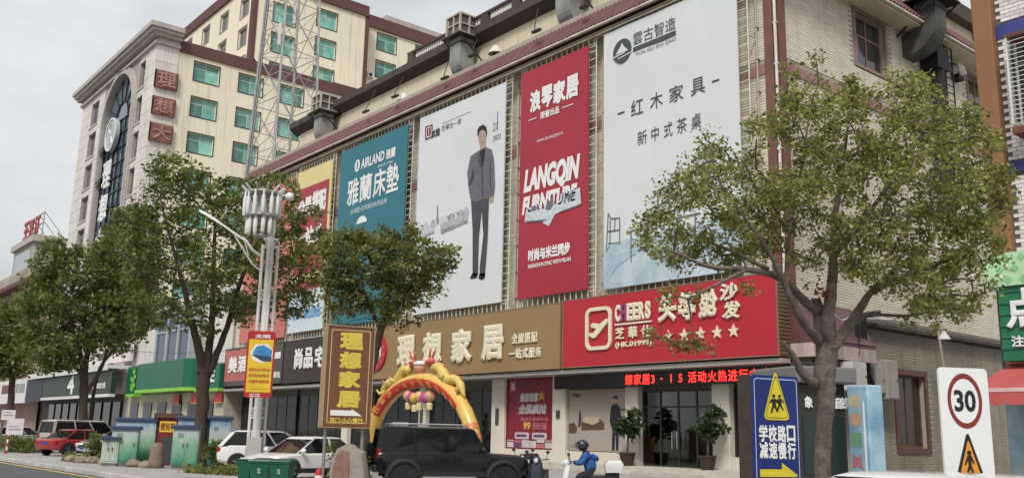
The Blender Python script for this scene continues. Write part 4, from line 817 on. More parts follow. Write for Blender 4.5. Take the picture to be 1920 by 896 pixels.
# ================================================================ podium between hotel and mall
pod = thing('corner_shop_building', 'white tiled low building with a bay window above the green shop sign', 'building', (-90, HY, 0))
wtile = mat('white_tile', (.64,.62,.59), rough=.5, var=.08, scale=.4, streak=.3, isl=.08)
b = MB(); b.box((HX+.1, HY+.6, 0), (XL-.05, 55, 14)); b.build('wall', grout, pod)
cb, _ = courses('Y', HY+.6, -1, HX+.2, XL-.1, 4.6, 14, [(-95.5, -84.0, 7.2, 13)], ch=.3, ln=.7, gap=.02); cb.build('tile_course', wtile, pod, kind='stuff')
b = MB(); bay = [(-95, HY+.6), (-94.2, HY-.3), (-85.2, HY-.3), (-84.4, HY+.6)]
for z0, z1 in ((7.1, 7.5), (12.2, 12.7)): b.prism([(x, y) for x, y in bay], z0, z1, 'Z')
for x in (-94.2, -91.2, -88.2, -85.2): b.box((x-.18, HY-.36, 7.5), (x+.18, HY+.6, 12.2))
b.box((-94.2, HY-.33, 10.6), (-85.2, HY-.05, 10.75)); b.build('bay_frame', mat('bay_steel', (.36,.40,.43), rough=.4), pod)
bg_ = glass('bay_glass', (.03,.06,.11), rough=.08, var=.4)
for i in range(3):
    for z0, z1 in ((7.5, 10.6), (10.75, 12.2)): b = MB(); b.box((-94.0+3*i, HY-.2, z0), (-91.4+3*i, HY-.17, z1)); b.build('pane', bg_, pod)
b = MB(); b.box((HX+.1, HY+.3, 0), (XL-.05, HY+.59, 4.8)); b.build('shopfront', mat('cream_pier', (.42,.38,.30), rough=.7, streak=.2), pod)
for x0 in (-101.5, -97.5, -93.5, -89.5, -85.5, -82.0): b = MB(); b.box((x0, HY+.2, .3), (x0+2.3, HY+.34, 4.0)); b.build('shop_opening', darkglass, pod)
gs = mat('sign_green', (.006,.115,.06), rough=.4, var=.05); lime = mat('lime_edge', (.22,.50,.06), rough=.5); 
t = thing('shop_sign', 'curved green shop sign with a lime lower edge under the bay window', 'shop sign', (-90, HY-.6, 5), group='green shop signs at left')
pts = [(-98.5, HY+.3), (-98.0, HY-.5), (-97.0, HY-.9), (-84.5, HY-.9), (-83.4, HY-.5), (-83.0, HY+.3)]
b = MB(); b.prism(pts, 5.2, 7.75, 'Z'); b.build('panel', gs, t); b = MB(); b.prism([(x*1+(.06 if x > -90 else -.06), y-.06) for x, y in pts], 4.9, 5.2, 'Z'); b.build('lime_edge', lime, t)
t = thing('shop_sign', 'green shop sign with white characters right of the curved green sign', 'shop sign', (-80, HY-.1, 5), group='green shop signs at left')
b = MB(); b.box((-82.8, HY-.3, 5.0), (-77.6, HY+.5, 7.1)); b.build('panel', gs, t); b = MB(); b.box((-82.85, HY-.34, 4.75), (-77.6, HY+.5, 5.0)); b.build('lime_edge', lime, t); chars('鲜生', wl_, t, -81.8, -78.2, 5.5, 6.8, HY-.32, .06, .03)
t = thing('shop_sign', 'small green return sign with lime squares beside the dark green shop', 'shop sign', (-99.6, HY-.3, 5), group='green shop signs at left')
b = MB(); b.box((-101.2, HY-.5, 4.9), (-98.6, HY+.5, 7.7)); b.build('panel', gs, t); b = MB(); b.box((-101.2, HY-.55, 4.65), (-98.6, HY+.5, 4.9)); b.build('lime_edge', lime, t)
for dx, dz in ((0,0),(.55,.35),(.1,.8),(.6,1.2),(.2,1.7),(-.3,1.0),(-.2,.3)): q = MB(); q.box((-99.6+dx, HY-.56, 5.2+dz), (-99.1+dx, HY-.5, 5.6+dz)); q.build('lime_square', lime, t)
lr = mat('plate_red', (.40,.02,.015), rough=.45)
for px, lab in ((332, 'left small red name board over a doorway under the curved green sign'), (366, 'middle small red name board over a doorway under the curved green sign'), (410, 'right small red name board over a doorway below the green signs')):
    x = at(px, 743, Y=HY+.1).x; t = thing('name_board', lab, 'sign board', (x, HY+.12, 3.9), group='red name boards under the green sign'); b = MB(); b.box((x-.75, HY+.02, 3.85), (x+.75, HY+.16, 4.65)); b.build('board', lr, t); b = MB(); b.box((x-.8, HY+.0, 3.78), (x+.8, HY+.17, 3.845)); b.build('edge_trim', gold_i, t)
# ---- shops under the hotel, left of it
b = MB(); b.box((H0-3, HY+.2, 0), (H1, HY+.54, 5.0)); b.build('shopfront', mat('dim_shopfront', (.05,.05,.05), rough=.6, var=.4, scale=.4), hotel)
for i in range(9): b = MB(); b.box((H0+1+3.3*i, HY-.02, .3), (H0+3.4+3.3*i, HY+.19, 4.2)); b.build('shop_opening', darkglass, hotel)
b = MB(); b.box((-136, HY-2.4, 7.5), (-101.6, HY+.0, 7.85)); b.box((-136, HY-2.5, 7.3), (-101.6, HY-2.4, 7.95)); b.build('canopy', mat('canopy_white', (.60,.59,.57), rough=.6, streak=.3), hotel)
b = MB(); b.box((-133, HY-.3, 8.4), (-101.7, HY+.02, 11)); b.build('balcony', stn, hotel)
t = thing('shop_sign', 'long dark green shop sign under the white canopy', 'shop sign', (-115, HY-1.9, 4.6), group='green shop signs at left'); dg = mat('sign_dark_green', (.018,.035,.025), rough=.45)
b = MB(); b.box((-129, HY-2.0, 4.9), (-101.4, HY-1.5, 7.4)); b.build('panel', dg, t); b = MB(); b.box((-129, HY-2.1, 4.6), (-101.4, HY-1.5, 4.9)); b.build('edge_trim', mat('canopy_white', (.6,.6,.6)), t)
text('4', 'character', wl_, t, (-117.5, HY-2.02, 5.1), UX_, UZ_, 2.6, 2.2, .05, .02); text('品质生活', 'lettering', wl_, t, (-107.5, HY-2.02, 5.5), UX_, UZ_, 4.4, .6, .05, .03)
t = thing('shop_sign', 'navy blue blank shop sign left of the dark green one', 'shop sign', (-133, HY-1.6, 4.6), group='shop signs at far left'); b = MB(); b.box((-137.5, HY-2.0, 4.5), (-129.2, HY-1.5, 7.9)); b.build('panel', mat('sign_navy', (.012,.016,.035), rough=.45), t)
t = thing('shop_sign', 'white shop sign strip with dark frames at the far left', 'shop sign', (-148, HY-1.6, 4.6), group='shop signs at far left'); b = MB(); b.box((-162, HY-2.0, 4.4), (-137.6, HY-1.5, 7.6)); b.build('panel', mat('canopy_white', (.6,.6,.6)), t)
for x0, x1, m_ in ((-152, -146.5, maroon2), (-145.5, -142, hgl), (-141.5, -138.5, hgl)): rect(t, 'printed_box', m_, x0, x1, 5.8, 7.0, HY-2.03)
fb = thing('far_building', 'far building with a brown parapet and a rooftop signboard at the left edge', 'building', (-200, HY, 0))
b = MB(); fbh = [(-164-8*k, -160-8*k, 16-4.5*j, 18.6-4.5*j) for k in range(7) for j in range(3)]
wall_sheet(b, 'Y', HY, -260, -139, 0, 24.5, fbh, .4, -1); b.box((-260, HY+.5, 0), (-139, 60, 24.3)); b.build('wall', mat('far_brown_wall', (.27,.18,.15), rough=.9, var=.15, scale=.2), fb)
b = MB(); b.prism([(HY-1.4, 22.5), (HY-1.2, 24.0), (HY+.2, 25.2), (HY+.2, 22.4)], -260, -139, 'X'); b.build('parapet', mat('far_parapet', (.30,.255,.215), rough=.9, var=.3, scale=.35, streak=.4), fb)
b = MB(); b.box((-260, HY-1.5, 21.8), (-139, HY+.2, 22.39)); b.build('cornice', mar, fb)
for h in fbh: window(fb, 'Y', HY, -1, h, .4, hfr, hgl, 2, .3, .12)
b = MB(); b.box((-174, HY+1.5, 24.3), (-160, HY+7, 29.9)); b.build('stair_head', mat('far_grey', (.36,.35,.33), rough=.8, streak=.3), fb); b = MB(); b.box((-174.6, HY+1.0, 29.9), (-159.4, HY+7.5, 30.9)); b.build('stair_head_cornice', stn2, fb); b = MB(); b.box((-172, HY+1.4, 25.4), (-162, HY+1.6, 29.0)); b.build('window', glass('pale_glass', (.25,.27,.28), rough=.1), fb)
rsn = thing('rooftop_sign', 'red characters on a steel frame on the far roof', 'sign', (-168, HY+3, 31.2))
for i, c in enumerate('王汉汀'): text(c, 'character', mat('far_red', (.30,.07,.06), rough=.7), rsn, (-173.2+3.7*i, HY+2.5, 31.8), UX_, UZ_, 3.3, 3.2, .25, .05)
b = MB()
for x in (-173.4, -169.4, -165.4, -162): b.bar((x, HY+2.8, 30.9), (x, HY+2.8, 35.3), .14); b.bar((x, HY+2.8, 35.3), (x, HY+6.5, 30.9), .1)
for z in (31.7, 33.5, 35.2): b.bar((-173.6, HY+2.85, z), (-161.8, HY+2.85, z), .15)
b.build('frame', mat('far_steel', (.33,.31,.30), rough=.6), rsn, kind='stuff')
b = MB(); b.box((-150, HY+3, 24.3), (-139.3, HY+16, 27.2)); b.build('roof_house', stn, fb)

# ================================================================ lattice telecom mast behind the mall
mast = thing('lattice_mast', 'tall galvanised lattice telecom mast between the hotel and the mall', 'mast', (-84, 42, 0))
gal = mat('mast_steel', (.33,.33,.325), rough=.5, metal=.3, var=.2)
c0 = Vector((-86.6, 40.0, 0))
def corner(k, z):
    hw = 4.4-.034*z; a = PI/4+k*PI/2+.12; return Vector((c0.x+hw*1.0*math.cos(a), c0.y+hw*math.sin(a), z))
for k in range(4): b = MB(); b.tube([corner(k, 0), corner(k, 75)], [.17, .11], 8); b.build('leg', gal, mast, smooth=40)
b = MB(); br_ = MB(); zz = 2.0; i = 0
while zz < 66:
    h = 5.4; z2 = zz+h
    for k in range(4):
        a0, a1, e0, e1 = corner(k, zz), corner((k+1) % 4, zz), corner(k, z2), corner((k+1) % 4, z2); mid = (e0+e1)/2; cmid = (a0+a1+e0+e1)/4
        b.bar(a0, a1, .07)
        b.bar(a0, e1, .06); b.bar(a1, e0, .06)
        b.bar((a0+e0)/2, cmid, .06); b.bar((a1+e1)/2, cmid, .06); b.bar((a0+e0)/2, (a0+cmid)/2, .05); b.bar((a1+e1)/2, (a1+cmid)/2, .05)
    if i % 2: b.bar(corner(0, zz), corner(2, zz), .07); b.bar(corner(1, zz), corner(3, zz), .07)
    zz = z2; i += 1
b.build('bracing', gal, mast, kind='stuff')
b = MB(); ca, cb2 = corner(2, 0)*.86+corner(3, 0)*.14, corner(2, 75)*.86+corner(3, 75)*.14
for o in (-.25, .25): b.tube([ca+Vector((o, -.2, 0)), cb2+Vector((o, -.2, 0))], .045, 5)
for z in np.arange(2, 74, .5): p = ca.lerp(cb2, z/75); b.bar(p+Vector((-.25, -.2, 0)), p+Vector((.25, -.2, 0)), .04)
b.build('ladder', gal, mast, kind='stuff')
b = MB()
for o in (-.16, -.05, .07, .18): pa, pb = corner(2, 5), corner(2, 75); b.tube([pa+Vector((o, .25, 0)), pb+Vector((o, .25, 0))], .045, 5)
b.build('feeder_cable', mat('cable_grey', (.12,.12,.12), rough=.6), mast, kind='stuff')
for z in (41, 46): 
    for k in (1, 3): p = corner(k, z); q = MB(); q.bbox((p.x-.3, p.y-.5, z-1.2), (p.x+.1, p.y-.25, z+1.2), .05); q.build('antenna_panel', mat('antenna_white', (.55,.55,.54), rough=.45), mast)

# ================================================================ right-hand building with blue bands
RY = 25.0
rb = thing('brick_building', 'white-brick building with blue bands and an orange corner column at the right edge', 'building', (-6, RY, 0)); RXL = -10.05
rbh = [(-9.75, -6.2, 9.9, 12.3), (-9.3, -6.2, 4.2-1.3, 2.9)]; mort = mat('mortar_dark', (.11,.105,.10), rough=.9)
b = MB(); wall_sheet(b, 'Y', RY, RXL-.6, 4, 0, 18, [rbh[0]], .3, -1); b.box((RXL-.6, RY+.35, 0), (4, 45, 18)); b.build('wall', mort, rb)
wbk = mat('white_brick', (.66,.63,.60), rough=.55, var=.08, scale=1, isl=.14, streak=.3); bkm = unit(wbk, 'brick', (.232, .03, .098), .006)
cnt = 0; rest = MB(); z = 6.1; k = 0
bands2 = [(8.62, 8.9), (12.35, 12.75)]
while z < 15.8:
    x = RXL-.0-(.121 if k % 2 else 0)
    while x < -7.6:
        a, c = x+.005, x+.237; zc = z+.055
        if rbh[0][2]-.25 < zc < rbh[0][3]+.05 and a < rbh[0][0]-.14 and c > rbh[0][0]-.08: rest.box((a, RY-.026, z+.006), (rbh[0][0]-.085, RY, z+.104))
        ok = a > RXL-.05 and not any(q[0]-.06 < zc < q[1]+.06 for q in bands2) and not (c > rbh[0][0]-.08 and rbh[0][2]-.25 < zc < rbh[0][3]+.05)
        if ok:
            px_ = (a+c)/2
            if px_ < -8.3 and cnt < 300: piece(bkm, 'brick', rb, (px_, RY-.012+.004*rnd.random(), zc)); cnt += 1
            else: rest.box((a, RY-.026, z+.006), (c, RY, z+.104))
        x += .242
    z += .11; k += 1
rest.build('brick', wbk, rb, kind='stuff')
b = MB()
for z0, z1 in bands2: b.box((RXL, RY-.06, z0), (4, RY+.02, z1))
b.build('blue_band', mat('blue_band', (.035,.045,.19), rough=.5, var=.15, streak=.2), rb)
ocm = mat('orange_column', (.25,.118,.06), rough=.65, var=.12, scale=.7, streak=.25)
b = MB(); b.bbox((RXL-.52, RY-.28, 5.7), (RXL-.02, RY+.34, 18), .03); b.build('corner_column', ocm, rb)
b = MB()
for z in (9.2, 6.0): b.box((RXL-.53, RY-.29, z), (RXL-.01, RY+.34, z+.015))
b.build('column_joint', maroon2, rb)
window(rb, 'Y', RY, -1, rbh[0], .3, mat('pale_green_frame', (.3,.42,.38), rough=.5), mat('window_dim', (.02,.025,.022), rough=.2), 3, .3, .06, trim=(.07, .03))
cg_ = thing('window_cage', 'white projecting window cage with a rusty brown tray of green plants', 'window cage', (-8, RY-.6, 9.6)); cagem = mat('cage_white', (.60,.59,.56), rough=.5, streak=.3)
b = MB(); cx0, cx1, cy0, cy1, cz0, cz1 = -9.6, -6.0, RY-.62, RY-.03, 9.72, 12.1
for z in np.arange(cz0, cz1+.01, .125): b.bar((cx0, cy0, z), (cx1, cy0, z), .017); b.bar((cx0, cy0, z), (cx0, cy1, z), .017)
b.build('bar', cagem, cg_, kind='stuff')
for x, y in ((cx0, cy0), (cx0, cy1-.03), (-8.75, cy0), (-7.8, cy0), (-6.9, cy0)): q = MB(); q.bar((x, y, cz0), (x, y, cz1), .05); q.build('post', cagem, cg_)
b = MB(); b.box((cx0-.03, cy0-.03, cz0-.26), (cx1, cy1, cz0-.08)); b.build('tray', mat('rust_tray', (.16,.055,.035), rough=.8, var=.3, scale=3, streak=.4), cg_)
b = MB(); b.box((cx0-.05, cy0-.05, cz1), (cx1, cy1, cz1+.05)); b.build('cage_roof', mat('rust_tray', (.16,.055,.035)), cg_)
b = MB()
for x in (cx0+.2, cx0+1.6): b.bar((x, cy0+.1, cz0-.26), (x+.1, cy1, cz0-.75), .035)
b.build('strut', steel_dk, cg_)
gsb = thing('shop_sign', 'ribbed green shop sign with a white 点 on the right-edge building', 'shop sign', (-8.5, RY-.5, 3.6)); rg = mat('sign_rib_green', (.015,.15,.065), rough=.45, var=.1)
b = MB(); GX0 = -10.35
for k in range(13): b.box((GX0, RY-.62+(.03 if k % 2 else 0), 3.72+k*.142), (-5.5, RY-.1, 3.72+k*.142+.142))
b.build('ribbed_panel', rg, gsb)
a = at(1889, 625, Y=RY-.63); text('点', 'character', wl_, gsb, (a.x, RY-.63, 4.52), UX_, UZ_, .98, .98, .06, .03); text('注意', 'lettering', wl_, gsb, (a.x+.08, RY-.64, 4.05), UX_, UZ_, .62, .28, .02, .03)
lgb = thing('banner_board', 'pale green diamond-patterned board above the ribbed green sign', 'banner', (-8.5, RY-.6, 5.6)); b = MB(); b.box((GX0-.25, RY-.7, 5.58), (-5.5, RY-.2, 6.42)); b.build('board', mat('pale_green', (.38,.60,.36), rough=.5), lgb)
b = MB()
for i in range(14):
    for j in range(3): x, z = GX0-.05+i*.36+(.18 if j % 2 else 0), 5.72+j*.27; b.flat([(x-.11,z),(x,z-.12),(x+.11,z),(x,z+.12)], RY-.705)
b.build('diamond_print', mat('mid_green_print', (.22,.46,.24), rough=.5), lgb, kind='stuff')
aw = thing('awning', 'red fabric awning with a pale stripe below the green sign', 'awning', (-8.5, RY-1.5, 2.7)); awm = mat('awning_red', (.48,.10,.095), rough=.8, var=.1, scale=1.2, trans=.15)
b = MB(); ay0, ay1 = RY-1.9, RY-.15
b.add([(GX0-.1, ay1, 3.66), (-5.4, ay1, 3.66), (-5.4, ay0, 2.98), (GX0-.25, ay0, 2.98)], [(0,1,2,3)]); b.add([(GX0-.1, ay1, 3.64), (-5.4, ay1, 3.64), (-5.4, ay0, 2.96), (GX0-.25, ay0, 2.96)], [(3,2,1,0)]); b.add([(GX0-.1, ay1, 3.66), (GX0-.25, ay0, 2.98), (GX0-.25, ay0, 2.7), (GX0-.1, ay1, 2.9)], [(0,1,2,3)]); b.build('canopy', awm, aw)
b = MB(); vs, n = [], 26
for i in range(n+1):
    x = GX0-.25+(4.95)*i/n; vs += [(x, ay0-.01, 2.9), (x, ay0-.03-.03*math.sin(i*1.9), 2.60-.03*math.sin(i*2.6))]
b.add(vs, [(2*i, 2*i+2, 2*i+3, 2*i+1) for i in range(n)]); b.build('valance', awm, aw, smooth=True)
b = MB(); b.box((GX0-.27, ay0-.02, 2.9), (-5.4, ay0+.01, 2.99)); b.build('pale_stripe', mat('awning_pale', (.6,.42,.40), rough=.8), aw)
b = MB(); b.tube([(GX0-.1, ay1-.05, 3.72), (-5.4, ay1-.05, 3.72)], .06, 8); b.build('roller', mat('roller_orange', (.5,.33,.12), rough=.6), aw)
fp = thing('shopfront_poster', 'light blue shopfront poster under the red awning', 'poster', (-8.7, RY-.05, .2)); b = MB(); b.box((-10.62, RY-.06, .2), (-5.5, RY-.01, 2.95)); b.build('print_sheet', mat('poster_skyblue', (.22,.40,.52), rough=.5, var=.3, scale=1.4, c2=(.45,.58,.62)), fp)
text('水', 'lettering', mat('print_sky_blue', (.1,.3,.5)), fp, (-10.2, RY-.065, 1.5), UX_, UZ_, .4, .5, 0, .03)
rp_ = MB(); rp_.box((-9.6, RY-.5, 1.15), (-8.6, RY-.45, 1.75)); o = rp_.build('red_board', redp); tag(o, 'small red board on the ground under the awning', 'sign board'); q = MB(); q.box((-9.5, RY-.505, .0), (-9.4, RY-.47, 1.15)); q.box((-8.8, RY-.505, 0), (-8.7, RY-.47, 1.15)); q.build('leg', steel_dk, o, world=True)
# white pipe brackets from the wall across the alley
brk = thing('pipe_bracket', 'white tube brackets and cable arms reaching over the alley beside the orange column', 'bracket', (-11.5, RY-.3, 6.5)); wtb = mat('tube_white', (.55,.54,.51), rough=.5)
b = MB()
for (p0, p1) in (((1740,462),(1868,470)), ((1868,470),(1838,488)), ((1838,486),(1890,500)), ((1838,488),(1880,522)), ((1790,505),(1870,528))):
    u, v_ = at(*p0, Y=RY-.4), at(*p1, Y=RY-.75); b.tube([u, v_], .025, 6)
b.build('tube', wtb, brk, kind='stuff')
# ================================================================ things by the side wall
kd = mat('kiosk_dark', (.035,.033,.030), rough=.5, var=.2, scale=1); kr = mat('kiosk_roof', (.16,.155,.145), rough=.7, streak=.4)
kx, ky = -20.2, 30.6
kp = at(1498, 800, d=22.5); kq = at(1588, 800, d=22.9)
def facing(p0, p1): v = (p1-p0); return math.atan2(v.y, v.x)
t = thing('kiosk', 'dark grey street kiosk with white lettering behind the big tree trunk', 'kiosk', ((kp.x+kq.x)/2, (kp.y+kq.y)/2, 0), facing(kp, kq)); kw = (kq-kp).length/2
b = MB(); b.bbox((-kw, 0, 0), (kw, 1.6, 3.05), .03); b.build('body', kd, t, world=False)
b = MB(); b.bbox((-kw-.15, -.25, 3.05), (kw+.2, 1.8, 3.45), .05); b.build('roof', kr, t, world=False)
b = MB(); b.box((-kw+.1, -.03, .9), (kw-.75, 0, 2.25)); b.box((kw-.6, -.03, .9), (kw-.12, 0, 2.25)); b.build('pane', mat('kiosk_glass', (.02,.035,.033), rough=.1), t, world=False)
b = MB(); b.box((-kw, -.05, .55), (kw, .0, .62)); b.box((-kw, -.05, .2), (kw-.5, .0, .26)); b.build('shelf_edge', mat('pale_edge', (.4,.4,.38)), t, world=False)
for i, (c, x) in enumerate((('象', -.78), ('安', -.25), ('录', .2), ('音', .47), ('钱', .74))): text(c, 'character', wl_, t, (x*kw, -.035, 2.45), UX_, UZ_, .24, .28, .02, .03)
fq = at(1590, 800, d=22.6)
t = thing('drink_freezer', 'tall light blue drink freezer printed with coloured icons beside the kiosk', 'freezer', (fq.x, fq.y, 0), facing(fq, at(1630, 800, d=21.9))); fw_ = (at(1630,800,d=21.9)-fq).length
b = MB(); b.bbox((0, 0, 0), (fw_, .45, 3.0), .04); b.build('cabinet', mat('freezer_blue', (.17,.36,.55), rough=.35, var=.3, scale=1.6, c2=(.36,.52,.60)), t, world=False)
for i, (z, c) in enumerate(((2.62,(.6,.5,.25)),(2.2,(.62,.28,.12)),(1.72,(.02,.25,.06)),(1.2,(.5,.03,.06)),(.7,(.05,.2,.55)),(.28,(.45,.02,.03)))):
    m_ = mat('icon_%d' % i, tuple(q_*.6+.14 for q_ in c), rough=.4); b = MB()
    if i < 2: b.flat([(.28+.2*math.cos(a), z+.17*math.sin(a)) for a in np.linspace(0, 2*PI, 18)[:-1]], -.005)
    elif i == 2: b.flat(rrect(.1, .48, z-.17, z+.17, .03), -.005)
    else: b.flat([(.1,z-.15),(.3,z-.1),(.48,z-.17),(.42,z+.1),(.46,z+.2),(.28,z+.12),(.12,z+.18)], -.005)
    b.build('printed_icon', m_, t, world=False)
b = MB(); b.box((fw_-.18, -.02, .25), (fw_-.14, 0, 2.6)); b.build('door_seam', white, t, world=False)
def wbox(name, label, px, py, X, s, m_, grp=None):
    p = at(px, py, X=X); t = thing(name, label, 'meter box', (p.x, p.y, p.z-s[2]/2), group=grp)
    b = MB(); b.bbox((SX+.4 if X > -21.8 else SX, p.y-s[1]/2, p.z-s[2]/2), (p.x+s[0]/2, p.y+s[1]/2, p.z+s[2]/2), .02); b.build('casing', m_, t)
    b = MB(); b.box((p.x+s[0]/2, p.y-s[1]/2+.05, p.z-s[2]/2+.06), (p.x+s[0]/2+.02, p.y+s[1]/2-.05, p.z+s[2]/2-.06)); b.build('door', m_, t)
    b = MB(); b.box((p.x+s[0]/2+.02, p.y+s[1]/2-.16, p.z-.05), (p.x+s[0]/2+.04, p.y+s[1]/2-.1, p.z+.05)); b.build('lock', steel_dk, t); return t
bxm = mat('meter_grey', (.34,.32,.28), rough=.6, streak=.3)
wbox('meter_box', 'white meter box high on the side wall just above the blue freezer', 1606, 705, -20.9, (.3, 1.1, 1.15), mat('meter_white', (.55,.54,.5), streak=.2), 'meter boxes on the mall side wall')
wbox('meter_box', 'tall grey meter box left of the brown side window', 1668, 712, -21.5, (.3, .95, 1.7), bxm, 'meter boxes on the mall side wall')
wbox('meter_box', 'smaller grey meter box between the white box and the tall grey one', 1645, 712, -21.6, (.3, .7, 1.2), bxm, 'meter boxes on the mall side wall')
fx = thing('conduit', 'bundle of black conduits dropping down the side wall behind the freezer', 'conduit', (-21.5, 36, 3.6)); b = MB()
for i in range(4): p = at(1606+5*i, 590, X=-21.3); q = at(1604+7*i, 690, X=-21.3); b.tube([at(1640+3*i, 585, X=-21.5), p, q, at(1628+4*i, 725, X=-21.3)], .075, 6)
b.tube([at(1612, 605, X=-21.1), at(1610, 668, X=-21.1)], .04, 6); b.build('pipe', black, fx, kind='stuff')
cab = thing('cable', 'pale overhead cable running along the lower side wall behind the tree', 'cable', (-21, 36, 6.7)); b = MB()
for a, c, r in (((1565,590),(1590,597),.03), ((1590,595),(1850,598),.03)): u, v_ = at(*a, X=-20.8), at(*c, X=-20.8); b.tube([u, (u+v_)/2-Vector((0,0,.15)), v_], r, 5)
b.build('wire', wtb, cab, kind='stuff')
pl_ = thing('wall_lamp', 'white cone lamp hanging on the side wall cable behind the tree', 'lamp', at(1770, 628, X=-20.9)); p = at(1770, 628, X=-20.9); b = MB(); b.lathe([(.3,-.2),(.16,.02),(.05,.2)], (p.x,p.y,p.z), 10); b.build('shade', hm, pl_)

# ================================================================ road signs
sw = mat('sign_board_white', (.70,.71,.71), rough=.35, var=.03, scale=1.5); sr = mat('sign_ring_red', (.20,.025,.02), rough=.4, var=.12, scale=6); sb_ = mat('sign_black', (.012,.012,.014), rough=.4); sy = mat('sign_orange_yellow', (.65,.27,.02), rough=.4); pole_m = mat('pole_grey', (.3,.3,.3), rough=.4, metal=.6)
p0, p1 = at(1765, 780, d=11.7), at(1857, 780, d=11.85); rz = facing(p0, p1); W = (p1-p0).length
base = (p0+p1)/2; t = thing('speed_limit_sign', 'white road sign with a red ringed 30 above a pedestrian warning triangle', 'road sign', (base.x, base.y, 0), rz)
k = W/93.5; zt = at(1811, 688, d=11.77).z; zz_ = lambda py: zat(base, 1811, py)
b = MB(); b.prism(rrect(-W/2, W/2, zz_(935), zt, .06), -.0, .03, 'Y'); b.build('board', sw, t, world=False)
b = MB(); b.box((-.035, .03, -.05), (.035, .1, zz_(930))); b.box((-.035,.031,zz_(930)), (.035,.09,zt-.1)); b.build('post', pole_m, t, world=False)
b = MB(); cx, cz = 0, zz_(751); Ro, Ri = 32*k*1.45/1.45, 26.5*k; Ro = 33*k
an = np.linspace(0, 2*PI, 41); b.loft([[(cx+r*math.cos(a), d, cz+r*1.38*math.sin(a)) for a in an] for r, d in ((Ro,-.002),(Ri,-.002))], cap=False, close=False)
b.build('red_ring', sr, t, world=False)
text('30', 'lettering', sb_, t, (-20.5*k, -.002, cz-18*k), UX_, UZ_, 41*k, 36*k, 0, .03)
for o in list(bpy.data.objects):
    pass
def local_tri(x0, x1, zb, zt_, r=.02): return [(x0, zb), (x1, zb), ((x0+x1)/2, zt_)]
b = MB(); b.flat([(-36*k, zz_(925)), (36*k, zz_(925)), (2.5*k, zz_(813)), (-2.5*k, zz_(813))], -.002); b.build('warning_triangle', sb_, t, world=False)
b = MB(); b.flat([(-28*k, zz_(919)), (28*k, zz_(919)), (1*k, zz_(826)), (-1*k, zz_(826))], -.005); b.build('triangle_field', sy, t, world=False)
b = MB(); b.flat([(4.2*k*math.cos(a), zz_(848)+4.2*k*math.sin(a)) for a in np.linspace(0, 2*PI, 14)[:-1]], -.008); b.flat([(-4*k,zz_(853)),(4*k,zz_(853)),(9*k,zz_(868)),(7*k,zz_(870)),(3*k,zz_(862)),(3*k,zz_(872)),(10*k,zz_(893)),(7*k,zz_(894)),(0,zz_(878)),(-7*k,zz_(894)),(-10*k,zz_(892)),(-3*k,zz_(872)),(-3*k,zz_(862)),(-8*k,zz_(872)),(-10*k,zz_(869))], -.008)
for i in range(-3, 4):
    if i: b.flat([((i*7-2)*k, zz_(915)), ((i*7+2.2)*k, zz_(915)), ((i*5.2+1.2)*k, zz_(884 if abs(i) < 3 else 893)), ((i*5.2-1.2)*k, zz_(884 if abs(i) < 3 else 893))], -.007)
b.build('pedestrian_symbol', sb_, t, world=False)
def fix_local(t):
    """text() builds in world axes; for a turned thing the coordinates are already local"""
for o in t.children:
    pass
# blue school sign
p0, p1 = at(1411, 790, d=13.6), at(1500, 790, d=13.95); rz = facing(p0, p1); W = (p1-p0).length; base = (p0+p1)/2; k = W/90
t = thing('school_sign', 'thick blue light-box sign warning of a school crossing with a yellow arrow', 'road sign', (base.x, base.y, 0), rz); zt = at(1455, 703, d=13.8).z; zz_ = lambda py: zat(base, 1455, py)
bl = mat('sign_blue', (.008,.022,.14), rough=.35, var=.1, scale=1.5); yl = mat('sign_lemon', (.62,.50,.03), rough=.35); pale = mat('sign_pale_blue', (.42,.50,.62), rough=.4)
b = MB(); b.bbox((-W/2, 0, zz_(945)), (W/2, .3, zt), .015); b.build('board', bl, t, world=False)
b = MB(); b.box((-W/2-.015, .02, zz_(945)-.01), (-W/2, .31, zt+.005)); b.box((-W/2-.01, .3, zz_(945)-.01), (W/2+.01, .32, zt+.01)); b.build('side_casing', mat('casing_rust', (.05,.035,.028), rough=.7, var=.4, scale=5), t, world=False)
b = MB()
for x in (-W*.32, W*.32): b.box((x-.04, .1, -.05), (x+.04, .2, zz_(944)))
b.build('post', pole_m, t, world=False)
oo, ii = rrect(-W/2+.04, W/2-.04, zz_(940), zt-.045, .05), rrect(-W/2+.053, W/2-.053, zz_(940)+.013, zt-.058, .04)
b = MB(); b.loft([[(u, -.003, q) for u, q in oo+oo[:1]], [(u, -.003, q) for u, q in ii+ii[:1]]], cap=False, close=False); b.build('border_line', pale, t, world=False)
def rtri(cx, zb, w_, h, r):
    P = [Vector((cx-w_/2, zb)), Vector((cx+w_/2, zb)), Vector((cx, zb+h))]; o = []
    for i in range(3):
        p, a, c = P[i], P[i-1], P[(i+1) % 3]; u, v_ = (a-p).normalized(), (c-p).normalized()
        for s in (0, .25, .5, .75, 1): q = (p+u*r*(1-s)**2+v_*r*s**2); o.append((q.x, q.y))
    return o
b = MB(); b.prism(rtri(0, zz_(787), 51*k, 76*k, .1), -.012, -.001, 'Y'); b.build('warning_triangle', yl, t, world=False)
oo, ii = rtri(0, zz_(783.5), 45*k, 67*k, .085), rtri(0, zz_(782.5), 43*k, 64*k, .08); b = MB(); b.loft([[(u, -.014, q) for u, q in oo+oo[:1]], [(u, -.014, q) for u, q in ii+ii[:1]]], cap=False, close=False); b.build('triangle_line', sb_, t, world=False)
b = MB()
